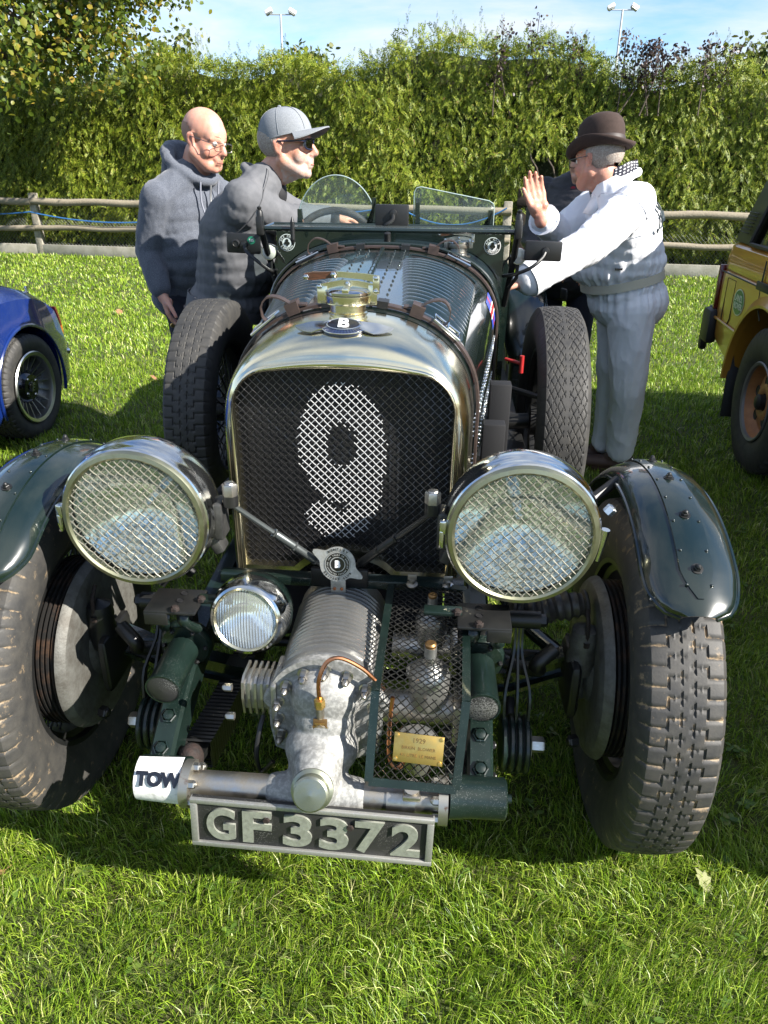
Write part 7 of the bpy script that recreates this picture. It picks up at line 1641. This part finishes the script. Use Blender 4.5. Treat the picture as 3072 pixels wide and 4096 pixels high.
# ------------------------------------------------ blue sports car, tail end in view
def blue_car():
    th = R_(6); C = empty('sports_car', (-2.84, 4.38, 0), -th); tag(C, 'glossy blue sports car with black multi-spoke wheel at the left edge', 'car')
    # local: x towards us on the right side, y rearwards, rear axle at y=0
    HWD = .80
    st = [(-3.05, .42, .52, .60), (-2.9, .70, .62, .78), (-2.4, .80, .74, .80), (-1.6, .84, .80, .80), (-1.0, .86, .80, .79), (-.5, .89, .83, .80), (-.15, .895, .855, .805), (.15, .875, .845, .805), (.40, .815, .80, .79), (.58, .745, .735, .77), (.66, .70, .69, .755), (.715, .63, .62, .735), (.735, .50, .50, .72), (.70, .40, .40, .70)]
    st = [(y if y < 0 else y*.74, a_, b_, c_) for y, a_, b_, c_ in st]
    mb = MB(); rings = []
    for y, zc, zf, w in st:
        zb = .17 if y < .55 else .17+.10*(y-.55)/.2; ring = []
        half = [(0, zc), (w*.45, zc), (w*.70, (zc+zf)/2+.008), (w*.86, zf-.010), (w*.95, zf-.055), (w*.995, zf*.62+zb*.38), (w, zf*.42+zb*.58), (w*.985, zb+.06), (w*.94, zb)]
        ring = [Vector((x, y, max(z, zb+.001*k))) for k, (x, z) in enumerate(half)]; ring = ring + [Vector((-p.x, p.y, p.z)) for p in reversed(ring[1:])]
        rings.append(ring)
    # refine lengthwise with catmull
    fine = []
    for k in range(len(rings[0])): fine.append(catmull([r[k] for r in rings], 66))
    rings = [[fine[k][i] for k in range(len(fine))] for i in range(66)]
    mb.loft(rings, True, True, True); body = mb.mesh('body', 'blue_paint')
    cut = MB(); cut.lathe([(.0001, .35), (.335, .35), (.345, .9), (.0001, .9)], (0, -.02, .315), (1, 0, 0), 56); c1 = cut.mesh('c', 'trim_black')
    cut = MB(); cut.lathe([(.0001, .35), (.335, .35), (.345, .9), (.0001, .9)], (0, -2.33, .315), (1, 0, 0), 56); c2 = cut.mesh('c', 'trim_black')
    me = boolean_cut(body, [c1, c2], 'body'); B = put('body', me, C)
    mb = MB(); mb.tube([(.795+.006*math.cos(0), -.02 - .345*math.cos(R_(a)), .315 + .345*math.sin(R_(a))) for a in range(-18, 199, 6)], .010, 8); mb.build('arch_lip', 'blue_paint', B)
    for yy in (0, -2.33):
        mb = MB(); mb.lathe([(.34, .36), (.34, .42), (.0001, .42)], (0, yy-.02, .315), (1, 0, 0), 32); mb.build('wheel_house', 'trim_black', C)  # black colour put in for the shade inside the wheel arch
    mb = MB(); rr = []
    for y, w, z in ((-2.05, .62, .84), (-1.55, .60, 1.16), (-1.0, .58, 1.21), (-.55, .55, 1.14), (-.02, .56, .90)): rr.append([Vector((s*w*q, y, zz)) for s, q, zz in ((-1, 1.1, .78), (-1, 1, z-.06), (-1, .8, z), (1, .8, z), (1, 1, z-.06), (1, 1.1, .78))])
    mb.loft(rr, True, True, True); mb.build('cabin', 'trim_black', C, angle=.5)
    ty = road_tyre('tyre', .305, .098, .205, 54, blocks=5)
    for yy, xx in ((0, .70), (0, -.70), (-2.33, .70), (-2.33, -.70)):
        s = 1 if xx > 0 else -1; w = empty('wheel'); w.parent = C; w.location = (xx, yy, .302); w.rotation_euler = (0, 0, 0 if s > 0 else math.pi); put('tyre', ty, w)
        mb = MB(); mb.lathe([(.205, .086), (.209, .094), (.203, .100), (.184, .094), (.181, .074), (.181, .02)], (0, 0, 0), (1, 0, 0), 56); mb.build('rim', 'rim_alloy', w)
        mb = MB(); mb.lathe([(.183, .030), (.10, .034), (.085, .055), (.072, .066), (.03, .068), (.028, .076), (.0001, .078)], (0, 0, 0), (1, 0, 0), 48); mb.build('wheel_centre', 'badge_black', w)
        for k in range(18):
            a = 2*math.pi*k/18; mb = MB(); d = Vector((0, math.cos(a), math.sin(a))); sd = Vector((0, -math.sin(a), math.cos(a))); p0, p1 = d*.092, d*.184
            mb.add([p0+Vector((.040, 0, 0))-sd*.0035, p0+Vector((.040, 0, 0))+sd*.0035, p1+Vector((.072, 0, 0))+sd*.0035, p1+Vector((.072, 0, 0))-sd*.0035, p0-sd*.006+Vector((.02, 0, 0)), p0+sd*.006+Vector((.02, 0, 0)), p1+sd*.006+Vector((.03, 0, 0)), p1-sd*.006+Vector((.03, 0, 0))], [(0, 1, 2, 3), (0, 4, 5, 1), (1, 5, 6, 2), (2, 6, 7, 3), (3, 7, 4, 0)])
            mb.build('spoke', 'spoke_edge' if 'spoke_edge' in MATS else mat('spoke_edge', (.30, .30, .29), .35, .9), w)
        for k in range(4):
            a = 2*math.pi*k/4+.5; bolt(Vector((.058, .058*math.cos(a), .058*math.sin(a))), (1, 0, 0), w, .009, .012, 'chrome', .004, 'wheel_nut')
        put_m('lettering', text_mesh('TVR', .030, .0005, .0006, 'rim_alloy'), basis((.0795, 0, 0), (0, .25, .97), (0, -.97, .25)), w)
    for sx in (1, -1):
        mb = MB(); rr = []
        for z, y in ((.68, .507), (.62, .534), (.56, .548), (.50, .549)): rr.append([Vector((sx*.722, y-.030, z)), Vector((sx*.716, y-.004, z)), Vector((sx*.66, y+.006, z)), Vector((sx*.55, y+.008, z)), Vector((sx*.55, y-.03, z))])
        mb.loft(rr[:3], True, True, True); t = mb.build('tail_light', 'lamp_red', C, angle=.5); mb = MB(); mb.loft(rr[2:], True, True, True); mb.build('indicator', 'lamp_amber', t, angle=.5)
        mb = MB(); mb.cap((sx*.70, .56, .40), .032, (sx*.52, .60, .40), .032, 14); mb.cap((sx*.74, .51, .40), .022, (sx*.70, .56, .40), .032, 14); mb.build('bumper', 'chrome', C)
    mb = MB(); mb.lathe([(.012, 0), (.012, .012), (.007, .016), (.007, .03), (.012, .034), (.012, .044), (.0001, .046)], (.62, .37, .775), (0, .1, 1), 14); mb.build('filler_knob', 'chrome', C)
blue_car()

# ------------------------------------------------ orange off-road car
def offroad():
    th = R_(7.5); C = empty('off_road_car', (1.94, 3.87, 0), -th); tag(C, 'orange boxy off-road car with dark pillars parked at the right edge', 'car')
    # local: body side plane at x=0, inside is +x, rear axle y=0, rear is +y
    W_ = 1.70
    prof = [(.96, .78), (.97, .98), (.955, 1.06), (.90, 1.115)]
    def side(y): return 0
    mb = MB(); rings = []
    sec = [(.16, .40), (.035, .46), (.006, .56), (.0, .66), (-.004, .80), (-.004, .935), (.010, .945), (.004, .96), (.006, 1.03), (.020, 1.085), (.055, 1.115), (.10, 1.12)]
    ys = [(-3.04, .0), (-3.0, .03), (-2.9, .0), (-1.7, 0), (-1.2, 0), (-.6, 0), (0, 0), (.5, 0), (.85, 0), (.92, .008), (.955, .035), (.965, .07)]
    for y, ins in ys:
        zt = 1.02 if y < -1.6 else 1.12
        ring = [Vector((x+ins + (.25 if (y > .5 and z < .5) else 0)*0, y - (.05 if y > .9 and z < .56 else 0), z*(zt/1.12) if z > .9 else z)) for x, z in sec]; ring = ring + [Vector((W_-p.x, p.y, p.z)) for p in reversed(ring)]; rings.append(ring)
    fine = [[] for _ in rings[0]]
    mb.loft(rings, True, True, True); body = mb.mesh('body', 'orange_paint', angle=.5)
    cs = []
    for yy in (0, -2.45):
        cut = MB(); poly = [(.455*math.cos(R_(a))*1.0, .40 + .455*math.sin(R_(a))*(1.0 if 20 < a < 160 else 1)) for a in range(0, 181, 6)] + [(-.47, .2), (.47, .2)]
        for s, xx in ((1, -.1), (-1, W_-.35)): cut = MB(); cut.prism(poly, (xx, yy+.02, 0), (0, 1, 0), (0, 0, 1), (.45, 0, 0)); cs.append(cut.mesh('c', 'trim_black'))
    # rising tail behind the rear wheel
    cut = MB(); cut.prism([(.40, .30), (1.2, .30), (1.2, .60), (.93, .545), (.52, .40)], (-.3, 0, 0), (0, 1, 0), (0, 0, 1), (2.4, 0, 0)); cs.append(cut.mesh('c', 'trim_black'))
    me = boolean_cut(body, cs, 'body'); B = put('body', me, C)
    for yy in (0, -2.45):
        mb = MB(); rr = []
        for a in range(-2, 183, 6):
            c_, s_ = math.cos(R_(a)), math.sin(R_(a)); ctr = Vector((0, yy+.02, .40)); rr.append([ctr + Vector((.012, c_*.452, s_*.452)), ctr + Vector((-.026, c_*.456, s_*.456)), ctr + Vector((-.030, c_*.470, s_*.470)), ctr + Vector((-.004, c_*.515, s_*.515)), ctr + Vector((.012, c_*.515, s_*.515))])
        mb.loft(rr, True, True, True); mb.build('arch_flare', 'orange_paint', B, angle=.6)
        mb = MB(); mb.box((.60, yy, .62), (.45, .94, .60), .02); mb.build('wheel_house', 'trim_black', C)
    # seams: door shut line, fuel flap, lower feature line
    def seam(pts, r=.004):
        mb = MB(); mb.tube(pts, r, 5); mb.build('panel_seam', 'trim_black', B)
    seam([(.0, .20, 1.07), (-.003, .20, .945), (-.003, .18, .84), (-.001, .12, .78)])
    seam([(-.003, .93, .938), (-.003, -1.7, .938)], .0045)
    fl = [(.78, .915), (.78, .66), (.66, .655), (.62, .70), (.62, .915)]
    mb = MB(); mb.tube([(-.003, y, z) for y, z in fl], .0035, 5, closed=True); mb.build('filler_flap_gap', 'trim_black', B)
    mb = MB(); mb.tube([(-.004, .95, .665), (-.006, .42, .655)], .009, 8); mb.build('waist_moulding', 'orange_paint', B)
    mb = MB(); mb.box((.04, .972, .80), (.10, .03, .34), .006); mb.build('tail_light', 'lamp_red', B)
    mb = MB(); mb.box((-.004, .15, .945), (.012, .22, .045), .006); mb.build('door_handle', 'trim_black', B)
    # bumper with end cap
    mb = MB(); mb.box((W_/2, 1.035, .635), (W_+.02, .09, .16), .02); mb.box((-.005, .985, .60), (.07, .17, .21), .025); mb.box((-.010, 1.05, .52), (.05, .06, .18), .02); mb.build('rear_bumper', 'trim_black', C, angle=.5)
    # greenhouse
    roofz = 1.76
    def pillar(name, a, b, w0, w1, m='pillar_green', t=.05):
        mb = MB(); a = Vector(a); b = Vector(b); mb.add([a+Vector((0, -w0/2, 0)), a+Vector((0, w0/2, 0)), b+Vector((0, w1/2, 0)), b+Vector((0, -w1/2, 0)), a+Vector((t, -w0/2, 0)), a+Vector((t, w0/2, 0)), b+Vector((t, w1/2, 0)), b+Vector((t, -w1/2, 0))], [(0, 1, 2, 3), (7, 6, 5, 4), (0, 4, 5, 1), (1, 5, 6, 2), (2, 6, 7, 3), (3, 7, 4, 0)]); return mb.build(name, m, C, smooth=False)
    for x0, s in ((.035, 1), (W_-.085, -1)):
        xt = x0 + s*.12
        p = pillar('rear_pillar', (x0, .775, 1.112), (xt, .56, roofz-.05), .30, .22)
        if s > 0:
            for k in range(7):
                mb = MB(); mb.box((x0-.004+.0033*k, .765-.008*k, 1.17+.018*k), (.010, .15, .006), .002); mb.build('vent_slat', 'trim_black', p, loc=(0, 0, 0))
        pillar('middle_pillar', (x0, -.62, 1.112), (xt, -.60, roofz-.05), .10, .08); pillar('front_pillar', (x0, -1.68, 1.02), (xt, -1.22, roofz-.05), .10, .07)
        mb = MB(); mb.add([(x0+.02, .63, 1.115), (x0+.02, -1.64, 1.115), (xt+.02, -1.2, roofz-.05), (xt+.02, .45, roofz-.05)], [(0, 1, 2, 3)]); mb.build('side_window', 'car_glass', C)
        mb = MB(); mb.tube([(x0-.003, .62, 1.118), (x0-.003, -1.6, 1.118)], .012, 6); mb.tube([(x0-.003, .62, 1.118), (xt-.003, .45, roofz-.06)], .012, 6); mb.build('window_seal', 'trim_black', C)
    mb = MB(); mb.box((W_/2, -.31, roofz), (W_-.26, 1.90, .09), .03); mb.build('roof', 'orange_paint', C, angle=.5)
    mb = MB(); mb.add([(.09, -1.72, 1.03), (W_-.09, -1.72, 1.03), (W_-.2, -1.25, roofz-.04), (.2, -1.25, roofz-.04)], [(0, 1, 2, 3)]); mb.build('windscreen', 'car_glass', C)
    mb = MB(); mb.add([(.09, .86, 1.12), (W_-.09, .86, 1.12), (W_-.2, .64, roofz-.04), (.2, .64, roofz-.04)], [(0, 1, 2, 3)]); mb.build('rear_window', 'car_glass', C)
    # dark interior
    for yy in (-1.0, -.1):
        for xx in (.45, 1.25): mb = MB(); mb.box((xx, yy, 1.05), (.48, .16, .62), .05, Matrix.Rotation(R_(-10), 3, 'X')); mb.build('seat', 'grey_fabric', C)
    # oval badge
    cx, cz = .50, .815; mb = MB(); mb.add([(-.0065, cx+.098*math.cos(2*math.pi*i/40), cz+.073*math.sin(2*math.pi*i/40)) for i in range(40)], [tuple(reversed(range(40)))]); mb.add([(-.0075, cx+.090*math.cos(2*math.pi*i/40), cz+.066*math.sin(2*math.pi*i/40)) for i in range(40)], [tuple(reversed(range(40)))], 1); st = mb.build('oval_badge', ['sticker_cream', 'sticker_green'], B, smooth=False)
    for tx, yy, z in (('LAND', cx+.010, cz+.020), ('ROVER', cx-.004, cz-.022)): put_m('lettering', text_mesh(tx, .050 if tx == 'LAND' else .046, .0004, .0012, 'sticker_cream'), basis((-.0085, yy, z), (0, -1, 0), (0, 0, 1)), st)
    for yy, z, tx in ((cx-.058, cz+.012, '-'), (cx+.066, cz-.016, '-')): put_m('lettering', text_mesh(tx, .05, .0004, .001, 'sticker_cream'), basis((-.0085, yy, z), (0, -1, 0), (0, 0, 1)), st)
    # mudflap
    mb = MB(); mb.box((.13, .47, .36), (.26, .018, .40), .008, Matrix.Rotation(R_(-8), 3, 'X')); mb.build('mudflap', 'trim_black', C)
    ty = road_tyre('tyre', .385, .108, .205, 44, m='rubber', depth=.010, blocks=3)
    for yy, xx, s in ((0, .12, 1), (-2.45, .12, 1), (0, W_-.12, -1), (-2.45, W_-.12, -1)):
        w = empty('wheel'); w.parent = C; w.location = (xx, yy, .380); w.rotation_euler = (0, 0, math.pi if s > 0 else 0); put('tyre', ty, w)
        mb = MB(); mb.lathe([(.205, .090), (.212, .098), (.206, .104), (.193, .098), (.188, .07)], (0, 0, 0), (1, 0, 0), 48); mb.build('rim', 'rim_grey' if 'rim_grey' in MATS else mat('rim_grey', (.20, .20, .20), .5, .5), w)
        mb = MB(); mb.lathe([(.190, .085), (.185, .050), (.165, .030), (.13, .045), (.085, .060), (.06, .060), (.045, .052)], (0, 0, 0), (1, 0, 0), 48); mb.lathe([(.040, .05), (.042, .082), (.030, .092), (.0001, .094)], (0, 0, 0), (1, 0, 0), 24, mi=1); wc = mb.build('wheel_centre', ['wheel_orange', 'trim_black'], w)
        for k in range(5):
            a = 2*math.pi*k/5+.3; n_ = Vector((1, 0, 0)); p = Vector((.0525, .108*math.cos(a), .108*math.sin(a))); mb = MB(); mb.lathe([(.0001, .003), (.026, .003), (.028, .006), (.031, .004)], p, (1, 0, -0.0), 18); mb.build('wheel_slot', 'trim_black', wc)
offroad()
